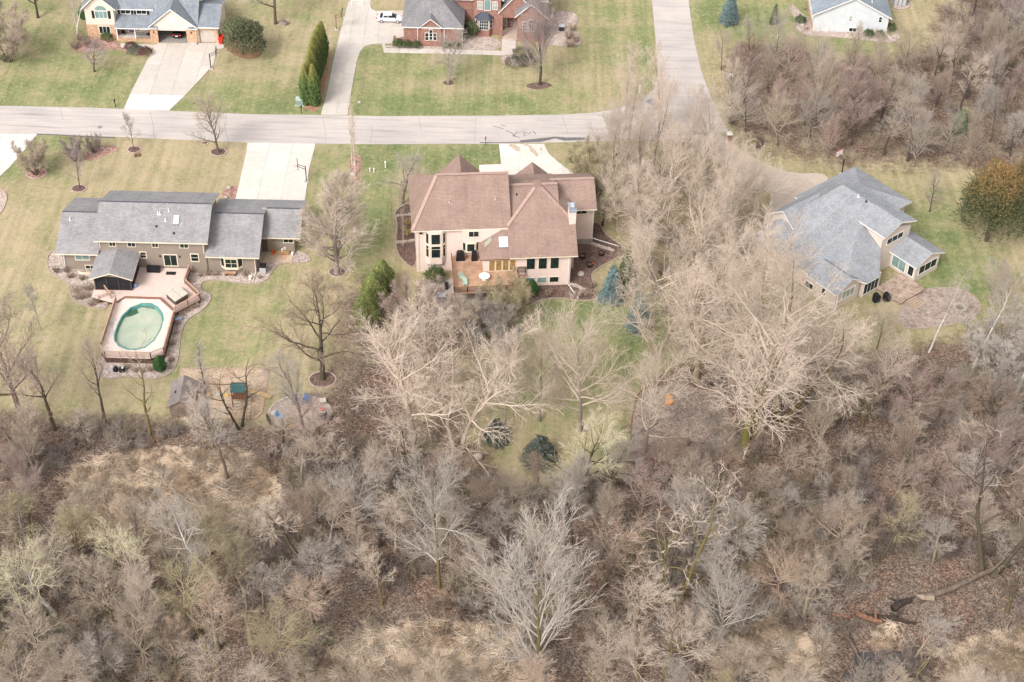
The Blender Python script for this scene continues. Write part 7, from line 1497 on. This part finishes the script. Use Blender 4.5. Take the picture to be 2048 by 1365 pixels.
mb.obj('rim', M['cream'], t)
t = thing('patio_table', 'slatted grey patio table half hidden by shrubs under the deck', 'table', at(880, 598, .05))
for k in range(5): MB().box(-.8, .8, -.5 + k * .2, -.34 + k * .2, .7, .74).obj('slat', M['galv'], t)
for x in (-.7, .7):
    for y in (-.4, .4): MB().box(x - .03, x + .03, y - .03, y + .03, 0, .7).obj('leg', M['galv'], t)
for px, py, lab, c_ in [(866, 575, 'white plastic stool left of the patio table', 'white'), (893, 578, 'dark wicker chair behind the patio table', 'dark')]:
    mb = MB(); mb.lathe((0, 0, 0), [(.28, 0), (.22, .2), (.24, .42), (.28, .46), (.1, .47)], 10)
    if c_ == 'dark': mb.prism([(-.3, .2, .4), (.3, .2, .4), (.28, .35, .95), (-.28, .35, .95)], (0, .05, 0))
    small('patio_stool' if c_ == 'white' else 'wicker_chair', lab, 'stool' if c_ == 'white' else 'chair', mb, M[c_], at(px, py, .05))
# fallen timber in the wood
LOGB = plain('weathered_log', (.155, .12, .095), .9, .3, 2); ROT = plain('torn_orange_wood', (.20, .105, .065), .9, .3, 4); DLOG = plain('black_wet_log', (.05, .038, .03), .9, .3, 2)
def log(label, pxs, r0, r1, mat, z=.25, stubs=3, split=None):
    P = [at(*p) for p in pxs]; o3 = np.array(P[0]); n = 12; t = thing('fallen_log', label, 'log', P[0]); r = random.Random(int(pxs[0][0])); Q = []
    for k in range(n + 1):
        f_ = k / n * (len(P) - 1); i = min(int(f_), len(P) - 2); u = f_ - i; Q.append(((1 - u) * P[i][0] + u * P[i + 1][0] - o3[0], (1 - u) * P[i][1] + u * P[i + 1][1] - o3[1], z + r0 * .6 + r.uniform(-.05, .08)))
    mb = MB(); mb.tube(Q, [r0 + (r1 - r0) * k / n for k in range(n + 1)], 9); b = mb.obj('trunk', mat, t, True)
    for k in range(stubs): q = Q[r.randint(2, n - 1)]; mb = MB(); e = (q[0] + r.uniform(-1.6, 1.6), q[1] + r.uniform(-.5, 1.2), q[2] + r.uniform(.4, 1.6)); mb.tube([q, ((q[0] + e[0]) / 2, (q[1] + e[1]) / 2 + .15, (q[2] + e[2]) / 2), e], [r1 * .6 + .03, r1 * .4 + .02, .02], 6); mb.obj('branch_stub', mat, t)
    if split: mb = MB(); q = Q[0]; mb.tube([(q[0] - .9, q[1] + .1, q[2] + .35), (q[0] - .2, q[1], q[2] + .1), (q[0] + 1.2, q[1] - .05, q[2])], [.06, r0 * .8, r0 * .85], 7); mb.obj('torn_end', split, t)
log('long grey fallen trunk rising to the right edge of the wood', [(1845, 1202), (1900, 1185), (1960, 1155), (2060, 1118)], .42, .26, LOGB, .35, 6, plain('pale_torn_wood', (.29, .23, .175), .9)); log('broken orange splintered log in the lower right wood', [(1712, 1233), (1745, 1246), (1762, 1250)], .34, .26, ROT, .3, 1); log('black wet log lying behind the orange splintered one', [(1725, 1236), (1775, 1238), (1830, 1252)], .28, .16, DLOG, .15, 3); log('charred black stump end under the long fallen trunk', [(1786, 1222), (1800, 1212), (1820, 1206)], .5, .3, DLOG, .2, 2)
log('rotten brown trunk pointing at the dark pool', [(1678, 1238), (1695, 1280), (1725, 1335)], .3, .14, LOGB, .3, 5, ROT); log('thin grey pole leaning above the orange log', [(1678, 1222), (1710, 1210), (1742, 1195)], .12, .07, LOGB, .5, 1); log('dark thin log across the brush in the middle of the wood', [(1238, 1100), (1270, 1106), (1298, 1109)], .13, .09, DLOG, .5, 2); log('mossy log under the trees at the lower left', [(390, 1260), (420, 1310), (438, 1345)], .22, .1, plain('mossy_log', (.15, .13, .04), .9), .3, 3, ROT)
log('weathered pole lying on the pale mulch bed', [(1276, 872), (1292, 862), (1315, 848)], .12, .08, LOGB, .05, 1); log('pale sawn log in the brush left of the sitting circle', [(600, 905), (604, 915)], .2, .18, plain('sawn_log', (.5, .38, .25), .9), .1, 0)
